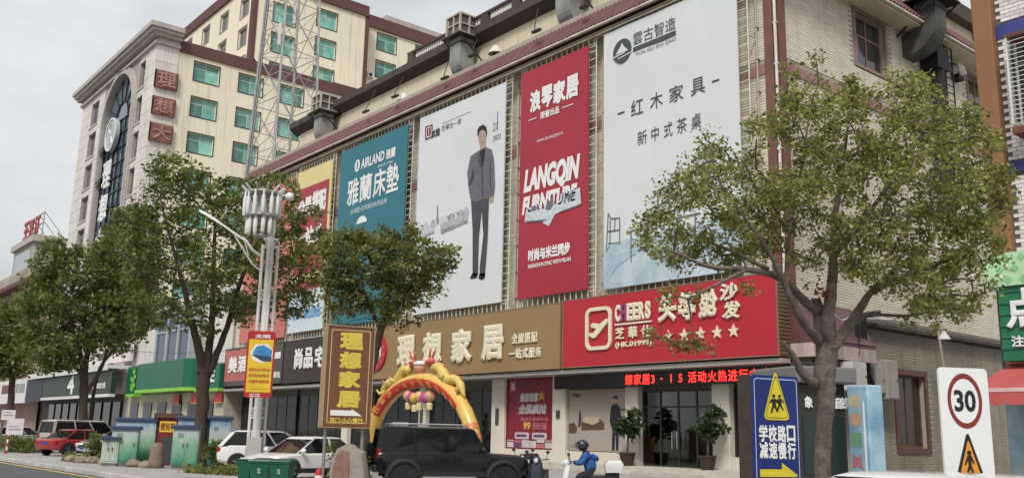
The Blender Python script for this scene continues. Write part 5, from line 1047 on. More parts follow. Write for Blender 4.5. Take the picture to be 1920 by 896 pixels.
def walker(cx, zb, s):
    b.flat([(cx+.9*s*math.cos(a), zb+8.2*s+.9*s*math.sin(a)) for a in np.linspace(0, 2*PI, 12)[:-1]], -.016)
    b.flat([(cx-1.2*s,zb+7*s),(cx+1.2*s,zb+7*s),(cx+2.6*s,zb+5.2*s),(cx+2.1*s,zb+4.8*s),(cx+1*s,zb+5.8*s),(cx+1.2*s,zb+3.8*s),(cx+2.4*s,zb+1.2*s),(cx+1.7*s,zb+.8*s),(cx+.1*s,zb+3.2*s),(cx-1.2*s,zb+.6*s),(cx-2.2*s,zb+.3*s),(cx-1*s,zb+3.8*s),(cx-1.1*s,zb+5.6*s),(cx-2.2*s,zb+4.8*s),(cx-2.6*s,zb+5.2*s)], -.016)
walker(-5*k, zz_(776), 3.3*k); walker(6*k, zz_(772), 2.9*k); b.build('children_symbol', sb_, t, world=False)
for row, s in ((828, '学校路口'), (860, '减速慢行')):
    for i, c in enumerate(s): text(c, 'character', white, t, ((-34+17.4*i)*k, -.003, zz_(row)), UX_, UZ_, 16*k, 25*k, .006, .03)
b = MB(); b.prism([(-34*k,zz_(893)),(-34*k,zz_(879)),(7*k,zz_(879)),(7*k,zz_(867)),(35*k,zz_(889)),(35*k,zz_(893))], -.008, -.001, 'Y'); b.build('arrow', yl, t, world=False)
# gold and maroon store sign
p0, p1 = at(611, 700, d=27), at(698, 700, d=27.6); rz = facing(p0, p1); W = (p1-p0).length; base = (p0+p1)/2; k = W/87; zt = at(660, 611, d=27.3).z; zz_ = lambda py: zat(base, 655, py)
t = thing('store_sign', 'tall maroon light-box sign with yellow characters 理想家居 and a white arrow', 'road sign', (base.x, base.y, 0), rz)
b = MB(); b.bbox((-W/2, 0, zz_(800)), (W/2, .45, zt), .02); b.build('board', mat('sign_maroon_brown', (.15,.065,.035), rough=.4, var=.12, scale=1), t, world=False)
b = MB(); tb = mat('edge_gold', (.33,.23,.12), rough=.4)
b.box((-W/2-.03, -.02, zz_(800)-.03), (-W/2, .46, zt+.03)); b.box((W/2, -.02, zz_(800)-.03), (W/2+.03, .46, zt+.03)); b.box((-W/2, -.02, zt), (W/2, .46, zt+.03)); b.box((-W/2, -.02, zz_(800)-.03), (W/2, .46, zz_(800))); b.build('edge_trim', tb, t, world=False)
oo, ii = rrect(-W/2+.1, W/2-.1, zz_(796)+.04, zt-.09, .06), rrect(-W/2+.125, W/2-.125, zz_(796)+.065, zt-.115, .05)
b = MB(); b.loft([[(u, -.004, q) for u, q in oo+oo[:1]], [(u, -.004, q) for u, q in ii+ii[:1]]], cap=False, close=False); b.build('border_line', mat('line_gold', (.55,.40,.18), rough=.4), t, world=False)
for c, y in zip('理想家居', (655, 691, 727, 765)): text(c, 'character', mat('sign_gold', (.60,.46,.07), rough=.4), t, (-21*k, -.004, zz_(y)), UX_, UZ_, 44*k, 31*k, .012, .06)
b = MB(); b.prism([(-31*k,zz_(779)),(-31*k,zz_(769)),(8*k,zz_(769)),(8*k,zz_(766)),(28*k,zz_(779))], -.01, -.001, 'Y'); b.build('arrow', white, t, world=False)
text('道口·小心慢行', 'lettering', mat('sign_gold', 0), t, (-32*k, -.004, zz_(794)), UX_, UZ_, 62*k, 11*k, .004, .03)
b = MB()
for x in (-W*.4, W*.4): b.tube([(x, .2, -.05), (x, .2, zz_(800))], .05, 8)
b.build('post', pole_m, t, world=False)
bpy.context.view_layer.update()

# ================================================================ antenna lamp mast
lp = at(478, 850, d=36); t = thing('street_lamp', 'white multi-post street lamp crowned by a cluster of white antennas with a dome camera', 'street lamp', (lp.x, lp.y, 0)); lm = mat('lamp_paint', (.60,.60,.58), rough=.4, streak=.15); r_ = RX.copy(); r_.z = 0; r_.normalize(); fdir = Vector((FW.x, FW.y, 0)).normalized()
q = lambda u, v_, z: Vector((lp.x, lp.y, 0))+r_*u+fdir*v_+Vector((0, 0, z))
for u, v_ in ((-.27,-.1),(.30,.05)): b = MB(); b.tube([q(u,v_,1.0), q(u,v_,8.9)], .065, 8); b.build('post', lm, t, smooth=40)
b = MB(); b.tube([q(0,0,1), q(0,0,9.6)], [.17,.14], 12); b.build('pole', lm, t, smooth=40); b = MB(); b.tube([q(.14,-.2,1), q(.14,-.2,8.9)], .05, 8); b.build('post', lm, t, smooth=40)
b = MB()
for z in (2.1, 3.1, 4.8, 6.7, 8.8):
    b.bar(q(-.27,-.1,z), q(.3,.05,z), .07); b.bar(q(-.27,-.1,z+.35), q(.3,.05,z+.35), .07); b.bar(q(-.27,-.1,z), q(0,0,z+.35), .04); b.bar(q(0,0,z), q(-.27,-.1,z+.35), .04); b.bar(q(0,0,z), q(.3,.05,z+.35), .04)
b.build('crossbar', lm, t, kind='stuff')
b = MB(); b.lathe([(.55,0),(.5,.15),(.42,.2),(.4,1.0)], (lp.x, lp.y, 0), 8); b.build('base_box', mat('base_cream', (.42,.40,.35), rough=.7, streak=.4), t); b = MB(); c = q(.1,-.45,1.0); b.cbox(c, (.55,.35,.75), Matrix.Rotation(math.atan2(r_.y, r_.x), 3, 'Z')); b.build('equipment_box', mat('box_grey', (.36,.35,.32)), t)
# lamp arm
arm = [at(489, 480, d=36), at(480, 474, d=35.9), at(473, 468, d=35.8), at(462, 452, d=35.8), at(440, 438, d=35.9), at(415, 420, d=36)]
b = MB(); b.tube(arm, [.06,.06,.06,.055,.05,.04], 8); b.tube([at(489, 508, d=36), at(472, 494, d=35.8), at(440, 441, d=35.9)], .03, 6); b.bar(at(458,452,d=35.8), at(466,480,d=35.8), .03); b.build('lamp_arm', lm, t, smooth=40)
h0, h1 = at(417, 421, d=36), at(374, 395, d=36.1); dv = (h1-h0); pr = dv.cross(Vector((0,0,1))).normalized(); b = MB(); rings = []
for s, w_, th in ((0,.05,.04),(.15,.09,.06),(.5,.13,.08),(.85,.12,.06),(1,.05,.03)): c = h0+dv*s; rings.append([c+pr*w_+Vector((0,0,-.03)), c+pr*w_*.6+Vector((0,0,th)), c-pr*w_*.6+Vector((0,0,th)), c-pr*w_+Vector((0,0,-.03))])
b.loft(rings); b.build('lamp_head', mat('lamp_head_pale', (.62,.63,.63), rough=.4), t, smooth=50)
# antennas in two rings
anm = mat('antenna_shell_white', (.68,.68,.66), rough=.45); amd = mat('antenna_grey', (.42,.42,.41), rough=.5)
cx_, cz_ = q(.22, 0, 0), 0
def zpx(py): return at(490, py, d=36).z
mid = at(491, 400, d=36); mx_, my_ = mid.x, mid.y
b = MB(); b.tube([(mx_, my_, 9.3), (mx_, my_, zpx(352))], .13, 10); b.build('pole', lm, t); b = MB()
for z, q_ in ((zpx(362), .62), (zpx(408), .62), (zpx(445), .3)): b = MB(); b.lathe([(q_,0),(q_,.06)], (mx_, my_, z), 16); b.build('ring', amd, t)
for n_, rr, zt_, zb_, w_, ph in ((13, .66, 360, 404, .13, .1), (11, .5, 402, 440, .14, .3), (9, .42, 380, 425, .12, .5)):
    for i in range(n_):
        a = 2*PI*i/n_+ph; b = MB(); zt2, zb2 = zpx(zt_+4*rnd.random()), zpx(zb_+5*rnd.random()); x, y = mx_+rr*math.cos(a), my_+rr*math.sin(a)
        b.loft([[(x+w_*s*.6*math.cos(g), y+w_*s*.6*math.sin(g), z) for g in np.linspace(0, 2*PI, 9)[:-1]] for z, s in ((zb2,.55),(zb2+.05,.95),((zt2+zb2)/2,1),(zt2-.22,.9),(zt2-.2,.5),(zt2,.42))]); b.build('antenna', anm, t, smooth=35)
for i in range(11):
    a = 2*PI*i/11+.35; b = MB(); p0_ = Vector((mx_+.5*math.cos(a), my_+.5*math.sin(a), zpx(363))); p1_ = Vector((mx_+.82*math.cos(a), my_+.82*math.sin(a), zpx(349))); b.bar(p0_, p1_, .04, .10); b.build('tilted_panel', amd, t)
p = at(543, 369, d=36); b = MB(); b.ball(p, .17, 12, 8); b.build('camera_dome', anm, t, smooth=True); b = MB(); b.tube([(mx_, my_, zpx(375)), p+Vector((0,0,.1))], .04, 6); b.build('camera_arm', lm, t)
# advert box on the mast
p0, p1 = at(460, 690, d=35.2), at(513, 690, d=35.4); rz = facing(p0, p1); W = (p1-p0).length; base = (p0+p1)/2; k = W/53; zt = at(486, 620, d=35.3).z; zz_ = lambda py: zat(base, 486, py)
t = thing('lamp_advert_box', 'red framed yellow advert box with a blue picture strapped to the lamp mast', 'advert box', (base.x, base.y, zz_(745)), rz); Z0_ = zz_(745)
def lz(py): return zz_(py)-Z0_
b = MB(); b.prism(rrect(-W/2, W/2, 0, lz(620), .14), 0, .16, 'Y'); b.build('frame', mat('frame_red', (.35,.02,.02), rough=.4), t, world=False)
b = MB(); b.box((-W/2+.07, -.01, lz(735)), (W/2-.07, 0, lz(636))); b.build('print_sheet', mat('advert_yellow', (.65,.45,.03), rough=.4, var=.1), t, world=False)
ps = lambda u, py: (u*W/2, lz(py))
b = MB(); b.flat([ps(-.75,662),ps(-.4,646),(ps(.4,644)),ps(.85,655),ps(.85,672),ps(.2,680),ps(-.5,675)], -.013); b.build('printed_cloud', white, t, world=False)
b = MB(); b.flat([ps(-.6,661),ps(-.3,649),ps(.2,646),ps(.8,655),ps(.8,672),ps(.3,678),ps(-.1,672)], -.017); b.build('printed_train', mat('advert_blue', (.04,.20,.42), rough=.4, var=.5, scale=6), t, world=False)
b = MB(); b.flat([ps(-.7,664),ps(.8,668),ps(.8,677),ps(.1,676)], -.020); b.build('printed_hill', mat('advert_navy', (.02,.05,.09), rough=.4), t, world=False)
og = mat('advert_red', (.45,.06,.03), rough=.4)
for py, s in ((696,'美好乡村文明行动'),(707,'移风易俗倡导新风'),(718,'共建和谐家园')): text(s, 'lettering', og, t, (-.72*W/2, -.013, lz(py)), UX_, UZ_, W*.72, 6.5*k, 0, .02)
b = MB(); b.box((-W*.25, -.013, lz(729)), (W*.35, -.012, lz(728))); b.build('rule', og, t, world=False)
text('文明', 'lettering', white, t, (-.5*W/2, -.005, lz(634)), UX_, UZ_, W*.55, 8*k, 0, .03); text('三江', 'lettering', white, t, (-.6*W/2, -.005, lz(744)), UX_, UZ_, W*.4, 7*k, 0, .03)

# ================================================================ utility cabinets, booth, bins, stones
blueg = mat('cabinet_paint', (.30,.42,.42), rough=.5, var=.25, scale=1)
def landscape(name, seed):
    """printed landscape: sky, pale hills, meadow and dark grass, laid on by height on the cabinet"""
    if name in MATS: return MATS[name]
    M = mat(name, (.4,.4,.4), rough=.45); t = M.node_tree; b = t.nodes['Principled BSDF']; K = t.links.new
    tx = t.nodes.new('ShaderNodeTexCoord'); sp = t.nodes.new('ShaderNodeSeparateXYZ'); K(tx.outputs['Object'], sp.inputs[0])
    n = t.nodes.new('ShaderNodeTexNoise'); n.inputs['Scale'].default_value = 1.7; n.inputs['Detail'].default_value = 5; mp_ = t.nodes.new('ShaderNodeMapping'); mp_.inputs['Location'].default_value = (seed, 0, 0); mp_.inputs['Scale'].default_value = (2.5, 2.5, .8); K(tx.outputs['Object'], mp_.inputs[0]); K(mp_.outputs[0], n.inputs['Vector'])
    a = t.nodes.new('ShaderNodeMath'); a.operation = 'MULTIPLY_ADD'; K(n.outputs['Fac'], a.inputs[0]); a.inputs[1].default_value = 1.1; K(sp.outputs['Z'], a.inputs[2])
    mr = t.nodes.new('ShaderNodeMapRange'); mr.inputs['From Min'].default_value = .35; mr.inputs['From Max'].default_value = 2.7; K(a.outputs[0], mr.inputs[0]); r = t.nodes.new('ShaderNodeValToRGB'); e = r.color_ramp.elements
    e[0].position = 0; e[0].color = (.02,.14,.09,1); e[1].position = 1; e[1].color = (.10,.22,.42,1)
    for p, c in ((.17,(.045,.18,.12,1)),(.30,(.10,.26,.16,1)),(.52,(.23,.38,.27,1)),(.62,(.36,.43,.37,1)),(.76,(.36,.43,.46,1)),(.9,(.17,.27,.40,1))): x = e.new(p); x.color = c
    K(mr.outputs[0], r.inputs[0]); K(r.outputs[0], b.inputs['Base Color']); return M
navy = mat('cabinet_roof_navy', (.025,.045,.10), rough=.45)
def cabinet(label, px0, px1, pyb, pyt, dep, thick=.6, m_=None, roof=True, doors=2):
    p0, p1 = at(px0, 830, d=dep), at(px1, 830, d=dep+.2); rz = facing(p0, p1); W = (p1-p0).length; base = (p0+p1)/2; h = at((px0+px1)/2, pyt, d=dep).z
    t = thing('utility_cabinet', label, 'utility cabinet', (base.x, base.y, 0), rz, group='painted utility cabinets by the kerb')
    b = MB(); b.bbox((-W/2, 0, .12), (W/2, thick, h-.12), .02); b.build('casing', m_ or landscape('cabinet_landscape_%d' % int(px0), px0*.37), t, world=False)
    b = MB(); b.box((-W/2+.04, .05, -.02), (W/2-.04, thick-.05, .13)); b.build('plinth', mat('plinth_grey', (.2,.19,.18), rough=.9), t, world=False)
    b = MB(); b.prism([(-.1, h-.13), (-.1, h-.04), (thick*.5, h+.03), (thick+.1, h-.04), (thick+.1, h-.13)], -W/2-.07, W/2+.07, 'X'); b.build('roof', navy, t, world=False)
    for i in range(doors):
        x0 = -W/2+.06+i*(W-.12)/doors; b = MB(); b.box((x0+.015, -.018, .22), (x0+(W-.12)/doors-.015, 0, h-.22)); o = b.build('door', m_ or landscape('cabinet_landscape_%d' % int(px0), 0), t, world=False)
        b = MB(); xx = x0+(W-.12)/doors-.1 if i == 0 else x0+.06; b.box((xx, -.045, h*.5), (xx+.035, -.018, h*.5+.16)); b.build('handle', steel_dk, o, world=False)
    for i in range(4): b = MB(); b.box((-W*.3, -.024, h*.72+i*.05), (-W*.08, -.017, h*.72+i*.05+.02)); b.build('vent_slot', trimv, t, world=False)
    return t
trimv = mat('vent_dark', (.05,.07,.08), rough=.6)
cabinet('tall cabinet with a blue roof, painted with a meadow, behind the low left one', 214, 290, 872, 783, 41.2)
cabinet('low front cabinet with a meadow print at the left end of the cabinet row', 208, 258, 872, 799, 39.8, .5, doors=1)
cabinet('small pale green cabinet covered in notices, leftmost of the painted cabinets', 192, 224, 862, 818, 39.6, .4, mat('cabinet_notice', (.36,.44,.38), rough=.5, var=.2, scale=5), doors=2)
cabinet('front meadow cabinet left of the tree trunk with a navy roof', 323, 372, 885, 797, 38.0, .5, doors=2)
cabinet('wide cabinet with a navy roof, behind the tree trunk', 330, 398, 880, 780, 40.6)
cabinet('tall cabinet with painted skyline at the right end of the cabinet row', 391, 431, 880, 780, 40.2, .5, doors=1)
p0, p1 = at(288, 830, d=41.5), at(330, 830, d=41.7); rz = facing(p0, p1); W = (p1-p0).length; base = (p0+p1)/2
t = thing('guard_booth', 'dark red booth with a yellow character sign between the painted cabinets', 'booth', (base.x, base.y, 0), rz); h = at(309, 774, d=41.5).z
b = MB(); b.bbox((-W/2, 0, 0), (W/2, .9, h-.2), .02); b.build('body', mat('booth_red', (.20,.018,.022), rough=.5, var=.15), t, world=False); b = MB(); b.box((-W/2-.08, -.12, h-.2), (W/2+.08, 1.0, h)); b.build('roof', mat('booth_roof', (.10,.05,.035), rough=.6), t, world=False)
b = MB(); b.box((-W*.14, -.03, .1), (W*.44, 0, 1.25)); b.build('door', mat('booth_door', (.05,.055,.055), rough=.5), t, world=False)
b = MB(); b.box((-W*.3, -.05, 1.45), (W*.44, 0, 1.92)); b.build('sign_panel', mat('booth_yellow', (.68,.45,.05), rough=.5), t, world=False); text('便民亭', 'lettering', mat('booth_brown', (.2,.05,.01)), t, (-W*.26, -.055, 1.52), UX_, UZ_, W*.64, .34, 0, .04)
b = MB(); b.box((-W/2+.02, -.06, 0), (-W/2+.12, .0, h-.2)); b.build('corner_post', steel_dk, t, world=False)
# stone bollard
p = at(293, 862, d=38.8); t = thing('stone_bollard', 'brown rounded stone bollard in front of the red booth', 'bollard', (p.x, p.y, 0)); b = MB(); b.lathe([(.34,0),(.31,.25),(.28,.6),(.27,.85),(.2,1.0),(.08,1.05)], (p.x, p.y, -.02), 14); b.build('stone_body', mat('bollard_stone', (.19,.14,.11), rough=.85, var=.25, scale=4, bump=.4, bscale=20), t, smooth=True)
# wheelie bins
gb = mat('bin_green', (.008,.085,.05), rough=.45, var=.15, scale=3); gl_ = mat('bin_lid', (.006,.065,.042), rough=.4)
def wheelie(label, px, dep, rot=0):
    p = at(px, 880, d=dep); rz = math.atan2(r_.y, r_.x)+rot; t = thing('wheelie_bin', label, 'wheelie bin', (p.x, p.y, 0), rz, group='green wheelie bins below the lamp mast'); t.scale = (.93, .8, .74)
    b = MB(); b.loft([[(-.24,-.3,.1),(.24,-.3,.1),(.24,.28,.1),(-.24,.28,.1)], [(-.30,-.38,1.0),(.30,-.38,1.0),(.30,.36,1.0),(-.30,.36,1.0)], [(-.33,-.41,1.0),(.33,-.41,1.0),(.33,.39,1.0),(-.33,.39,1.0)], [(-.33,-.41,1.06),(.33,-.41,1.06),(.33,.39,1.06),(-.33,.39,1.06)]]); b.build('bin_body', gb, t, world=False)
    b = MB(); b.loft([[(-.35,-.44,1.065),(.35,-.44,1.065),(.35,.42,1.065),(-.35,.42,1.065)], [(-.33,-.42,1.12),(.33,-.42,1.12),(.33,.40,1.14),(-.33,.40,1.14)], [(-.2,-.25,1.15),(.2,-.25,1.15),(.2,.3,1.17),(-.2,.3,1.17)]]); b.build('lid', gl_, t, world=False)
    for s in (-1, 1): b = MB(); b.tube([(s*.27,.3,.1),(s*.33,.3,.1)], .1, 12); b.build('wheel', black, t, world=False)
    b = MB(); b.tube([(-.25,.46,1.05),(.25,.46,1.05)], .02, 6); b.build('handle', gl_, t, world=False)
    text('垃', 'printed_mark', mat('bin_print', (.45,.5,.47)), t, (-.05, -.395, .62), UX_, (0,-.088,.9), .1, .2, 0, .02); return t
wheelie('left green wheelie bin beneath the lamp mast', 491, 26.6); wheelie('right green wheelie bin beneath the lamp mast', 530, 26.4, -.1)
p = at(463, 880, d=27); t = thing('wheelie_bin', 'narrow side-on green bin at the left of the bin pair', 'wheelie bin', (p.x, p.y, 0), math.atan2(r_.y, r_.x)+1.2, group='green wheelie bins below the lamp mast'); t.scale = (.9, .8, .74); b = MB(); b.loft([[(-.14,-.2,.05),(.14,-.2,.05),(.14,.2,.05),(-.14,.2,.05)], [(-.2,-.3,1.05),(.2,-.3,1.05),(.2,.28,1.05),(-.2,.28,1.05)]]); b.build('bin_body', gb, t, world=False); b = MB(); b.box((-.22,-.33,1.05),(.22,.31,1.1)); b.build('lid', gl_, t, world=False)
# standing stone
def bez_(p, q, sag=-.35, n=10): return [p.lerp(q, i/n)+Vector((0, 0, sag*math.sin(PI*i/n))) for i in range(n+1)]
bpy.context.view_layer.update()
p0, p1 = at(622, 870, d=25.6), at(692, 870, d=25.6); W = (p1-p0).length; base = (p0+p1)/2; base.z = 0; h = at(655, 832, d=25.6).z
t = thing('standing_stone', 'grey upright boulder with a rusty face below the maroon road sign', 'boulder', (base.x, base.y, 0)); prof = [(-.5,0),(-.5,.45),(-.46,.72),(-.34,.9),(-.1,1.0),(.08,.97),(.22,.9),(.38,.84),(.44,.6),(.5,.3),(.5,0)]
b = MB(); rr = random.Random(3)
def jj(s=.03): return (rr.random()-.5)*s
rings = []
for s, v_ in ((.86,-.32),(1,-.2),(1.02,.05),(.95,.28),(.75,.4)): rings.append([base+r_*(u*W*s*(1+jj()))+fdir*(v_+jj(.06))+Vector((0,0,max(-.05, z*h*(.9+.1*s)+jj(.04)))) for u, z in prof])
b.loft(rings); b.build('rock', mat('rock_grey', (.27,.235,.20), rough=.9, var=.3, scale=3, bump=.7, bscale=14), t, smooth=35)
b = MB(); pf = [(-.4,.1),(-.41,.5),(-.34,.76),(-.18,.86),(-.02,.84),(.02,.6),(.03,.1)]; b.loft([[base+r_*(u*W)+fdir*v_+Vector((0,0,z*h)) for u, z in pf] for v_ in (-.36,-.28)]); b.build('carved_face', mat('rock_rust', (.20,.115,.085), rough=.8, var=.25, scale=4), t)
p = at(597, 892, d=24.5); t = thing('red_bollard', 'short red bollard right of the green bins', 'bollard', (p.x, p.y, 0)); b = MB(); b.lathe([(.09,0),(.085,.62),(.06,.68),(.02,.7)], (p.x, p.y, 0), 12); b.build('post', mat('bollard_red', (.38,.02,.02), rough=.5, var=.2), t, smooth=40); b = MB(); b.lathe([(.093,.42),(.093,.52)], (p.x, p.y, 0), 12); b.build('stripe', mat('print_white', (.7,.7,.7)), t)
ow = thing('overhead_wire', 'thin dark wire strung across in front of the bay window above the green sign', 'wire', (-70, 27, 11)); b = MB(); u, v_ = at(205, 652, Y=27), at(450, 655, Y=27); b.tube(bez_(u, v_), .022, 4); b.build('wire', steel_dk, ow)
# info boards at far left
for (x0, x1, y0, y1, dep, lab) in ((4, 30, 768, 787, 55, 'upper small white notice board at the far left'), (14, 46, 784, 814, 54, 'lower wider white notice board at the far left')):
    p0, p1 = at(x0, y0, d=dep), at(x1, y0, d=dep+.2); rz = facing(p0, p1); W = (p1-p0).length; c = (p0+p1)/2; zb = at((x0+x1)/2, y1, d=dep).z
    t = thing('notice_board', lab, 'notice board', (c.x, c.y, 0), rz, group='white notice boards at far left'); b = MB(); b.box((-W/2, 0, zb), (W/2, .06, c.z)); b.build('board', mat('notice_white', (.58,.55,.56), rough=.5), t, world=False); b = MB(); b.box((-W/2+.02, .06, -.02), (-W/2+.14, .12, c.z)); b.build('post', mat('post_brown', (.12,.09,.075), rough=.8), t, world=False)
    b = MB(); b.box((-W*.35, -.006, zb+.25), (W*.35, 0, zb+.32)); b.box((-W*.35, -.006, zb+.42), (W*.2, 0, zb+.47)); b.build('printed_bar', mat('notice_print', (.25,.24,.3)), t, world=False)
p = at(12, 845, d=53); t = thing('warning_post', 'slim red and white striped warning post at the far left kerb', 'bollard', (p.x, p.y, 0))
for i in range(6): b = MB(); b.tube([(p.x,p.y,i*.2),(p.x,p.y,i*.2+.2)], .05, 8); b.build('stripe', white if i % 2 else mat('frame_red', 0), t)

# ================================================================ inflatable arch
gd = mat('inflatable_gold', (.66,.42,.10), rough=.3, var=.12, scale=1.5, spec=.6, bump=.1, bscale=3); ar = mat('inflatable_red', (.55,.05,.035), rough=.45)
aY = 27.6; a0, a1 = at(690, 850, Y=aY), at(893, 850, Y=aY); ac_, aw_ = (a0.x+a1.x)/2, (a1.x-a0.x)/2; ah = at(795, 712, Y=aY).z
t = thing('inflatable_arch', 'gold inflatable arch with a red slogan band and two dragons on top', 'inflatable arch', (ac_, aY, 0)); tr = .37
def ap(a, dr=0, dy=0): return Vector((ac_+(aw_+dr)*math.cos(a)*1.0, aY+dy, (ah+dr)*math.sin(a)**.92 if math.sin(a) > 0 else 0))
b = MB(); pts = [ap(PI*i/40) for i in range(41)]; b.tube(pts, [tr*(1+.035*math.cos(i*PI)) for i in range(41)], 14); b.build('tube', gd, t, smooth=True)
b = MB(); nb = 24; rows = []
for i in range(nb+1):
    a = PI*(.80-.57*i/nb); c = ap(a); d = Vector((ac_-c.x, 0, -c.z*1.0)).normalized(); rows.append([c+d*(tr*1.06*math.cos(g))*1.0+Vector((0, -tr*1.06*math.sin(g), 0)) for g in np.linspace(.35, 1.75, 7)])
b.loft(rows, cap=False, close=False); b.build('slogan_band', ar, t, smooth=True)
go = mat('slogan_gold', (.75,.45,.10), rough=.4)
for i, c in enumerate('打造3.15理想放心购'):
    a = PI*(.775-.525*i/10); cc = ap(a); d = Vector((cc.x-ac_, 0, cc.z)).normalized(); tang = Vector((d.z, 0, -d.x)); s = .40; w_ = .36 if c not in '.15' else .2
    nn = tang.cross(d)
    g = .85; vv_ = d*math.sin(g)+Vector((0,-1,0))*math.cos(g); o = cc-d*(tr*1.12*math.cos(g))+Vector((0,-1,0))*(tr*1.12*math.sin(g))-tang*w_/2
    text(c, 'character', go, t, o, tang, vv_, w_, s if c != '.' else .1, .02, .03)
# zebra band on the right foot
for a in (.11, .15): b = MB(); c = ap(PI*a*.9); b.tube([ap(PI*(a-.012)*.9), ap(PI*(a+.012)*.9)], tr*1.06, 12); b.build('foot_band', mat('inflatable_orange', (.6,.2,.07), rough=.45), t, smooth=40)
# dragons
pk_ = mat('dragon_red', (.55,.10,.07), rough=.45); yd = mat('dragon_yellow', (.62,.46,.13), rough=.4)
for sgn, lab in ((1, 'yellow dragon with a red mane on the right side of the gold arch'), (-1, 'yellow dragon with a red mane on the left side of the gold arch')):
    dt = thing('inflatable_dragon', lab, 'inflatable dragon', ap(PI/2-sgn*.3)+Vector((0,0,.5)), group='dragons on the arch')
    def dp(s, up): a = PI/2-sgn*(.2+.62*s); c = ap(a); n_ = Vector((c.x-ac_, 0, c.z*1.6)).normalized(); return c+n_*(tr+up)
    body = [dp(s, .22+.22*math.sin(s*11)*(1-s*.4)) for s in np.linspace(0, 1, 16)]
    b = MB(); b.tube(body, [.2+.1*math.sin(PI*min(1, i/11)) for i in range(12)]+[.22,.17,.11,.05], 9); b.build('body', yd, dt, smooth=True)
    hd_ = dp(-.08, .62); b = MB(); b.ball(hd_, .24, 10, 7, (1.1,.9,.85)); b.ball(hd_+Vector((-sgn*.24, -.05, -.06)), .15, 9, 6, (1.3,.9,.7)); b.build('head', pk_, dt, smooth=True)
    b = MB()
    for k in range(5): s = .1+k/6; c = dp(s, .45+.22*math.sin(s*11)); d = (c-Vector((ac_,aY,0))).normalized(); b.loft([[c+Vector((.14*math.cos(g), .07*math.sin(g), 0)) for g in np.linspace(0, 2*PI, 6)[:-1]], [c+d*.2+Vector((sgn*.12,0,0))+Vector((.02*math.cos(g), .02*math.sin(g), 0)) for g in np.linspace(0, 2*PI, 6)[:-1]]])
    b.build('mane', pk_, dt, kind='stuff')
    for u in (-.12, .14): b = MB(); b.tube([hd_+Vector((u, 0, .22)), hd_+Vector((u*1.8+sgn*.1, 0, .5)), hd_+Vector((u*1.5+sgn*.22, 0, .68))], [.07,.05,.02], 6); b.build('horn', pk_, dt, smooth=True)
    for y in (-.2,): b = MB(); b.ball(hd_+Vector((-sgn*.1, y, .08)), .075, 8, 5); b.build('eye', white, dt, smooth=True)
    for s in (.35, .8): c = dp(s, .1); b = MB(); b.tube([c, c+Vector((sgn*.2,-.3,-.1)), c+Vector((sgn*.35,-.35,.1))], [.11,.09,.05], 6); b.build('leg', yd, dt, smooth=True)
bt = thing('inflatable_pearl', 'round pink and white pearl at the crown of the gold arch', 'ball', ap(PI/2)+Vector((0,0,tr))); b = MB(); c = ap(PI/2+.03)+Vector((0,0,tr+.3)); b.ball(c, .33, 12, 8); b.build('ball', mat('pearl_pink', (.62,.30,.22), rough=.4), bt, smooth=True); b = MB(); b.lathe([(.36,0),(.3,.14),(.1,.22)], (c.x,c.y,c.z+.12), 10); b.build('cap', white, bt, smooth=True)
# lantern cluster
cs = [(.62,.33,.22), (.45,.06,.28), (.62,.44,.06), (.66,.40,.16), (.45,.06,.30), (.6,.33,.2)]
for i in range(6):
    px = (766, 773, 778, 787, 797, 806)[i]; p = at(px, 742+((i*7) % 5), Y=aY-.1); 
    lt = thing('hanging_lantern', ['pale pink balloon lantern, leftmost under the arch', 'plum balloon lantern, second from left under the arch', 'yellow balloon lantern in the middle of the cluster', 'orange-yellow balloon lantern right of the middle of the cluster', 'plum balloon lantern, second from right under the arch', 'pale pink balloon lantern, rightmost under the arch'][i], 'lantern', p, group='balloon lanterns hanging from the arch')
    b = MB(); b.ball(p, .3, 10, 7, (1,1,.95)); b.build('balloon', mat('lantern_%d' % i, cs[i], rough=.4), lt, smooth=True); b = MB(); b.tube([p+Vector((0,0,.33)), Vector((p.x, aY, ah-tr+.05))], .015, 4); b.build('string', steel_dk, lt)
    if i in (0, 2, 3, 5): b = MB(); b.lathe([(.15,-.68),(.17,-.4),(.12,-.33)], p, 8); b.build('skirt', mat('lantern_skirt', (.66,.55,.30), rough=.5), lt)
# potted plants at the door
pot_m = mat('pot_brown', (.045,.022,.018), rough=.5); lf = mat('plant_leaf', (.03,.055,.015), rough=.5, isl=.35, trans=.25); bark = mat('bark', (.075,.055,.042), rough=.95, var=.3, scale=9, bump=.8, bscale=30)
def leafcloud(centers, n, spread, size, seed, flat=.5, droop=0):
    """leaf-sized folded faces scattered in clumps"""
    r = np.random.default_rng(seed); C_ = np.array([c[:3] for c in centers], float); S_ = np.array([c[3] if len(c) > 3 else spread for c in centers]); 
    idx = r.integers(0, len(C_), n); d = r.normal(size=(n, 3)); d /= np.linalg.norm(d, axis=1)[:, None]; rad = r.random(n)**.45
    P = C_[idx]+d*rad[:, None]*S_[idx][:, None]*np.array([1, 1, .8]); ax = r.normal(size=(n, 3)); ax[:, 2] = ax[:, 2]*flat-droop; ax /= np.linalg.norm(ax, axis=1)[:, None]
    sd_ = np.cross(ax, r.normal(size=(n, 3))); sd_ /= np.linalg.norm(sd_, axis=1)[:, None]; nm = np.cross(ax, sd_); L2 = size*(.45+1.05*r.random(n)**1.5)[:, None]; w2 = L2*.3
    v = np.stack([P, P+ax*L2*.5+sd_*w2+nm*L2*.08, P+ax*L2, P+ax*L2*.5-sd_*w2+nm*L2*.08], 1).reshape(-1, 3)
    return v
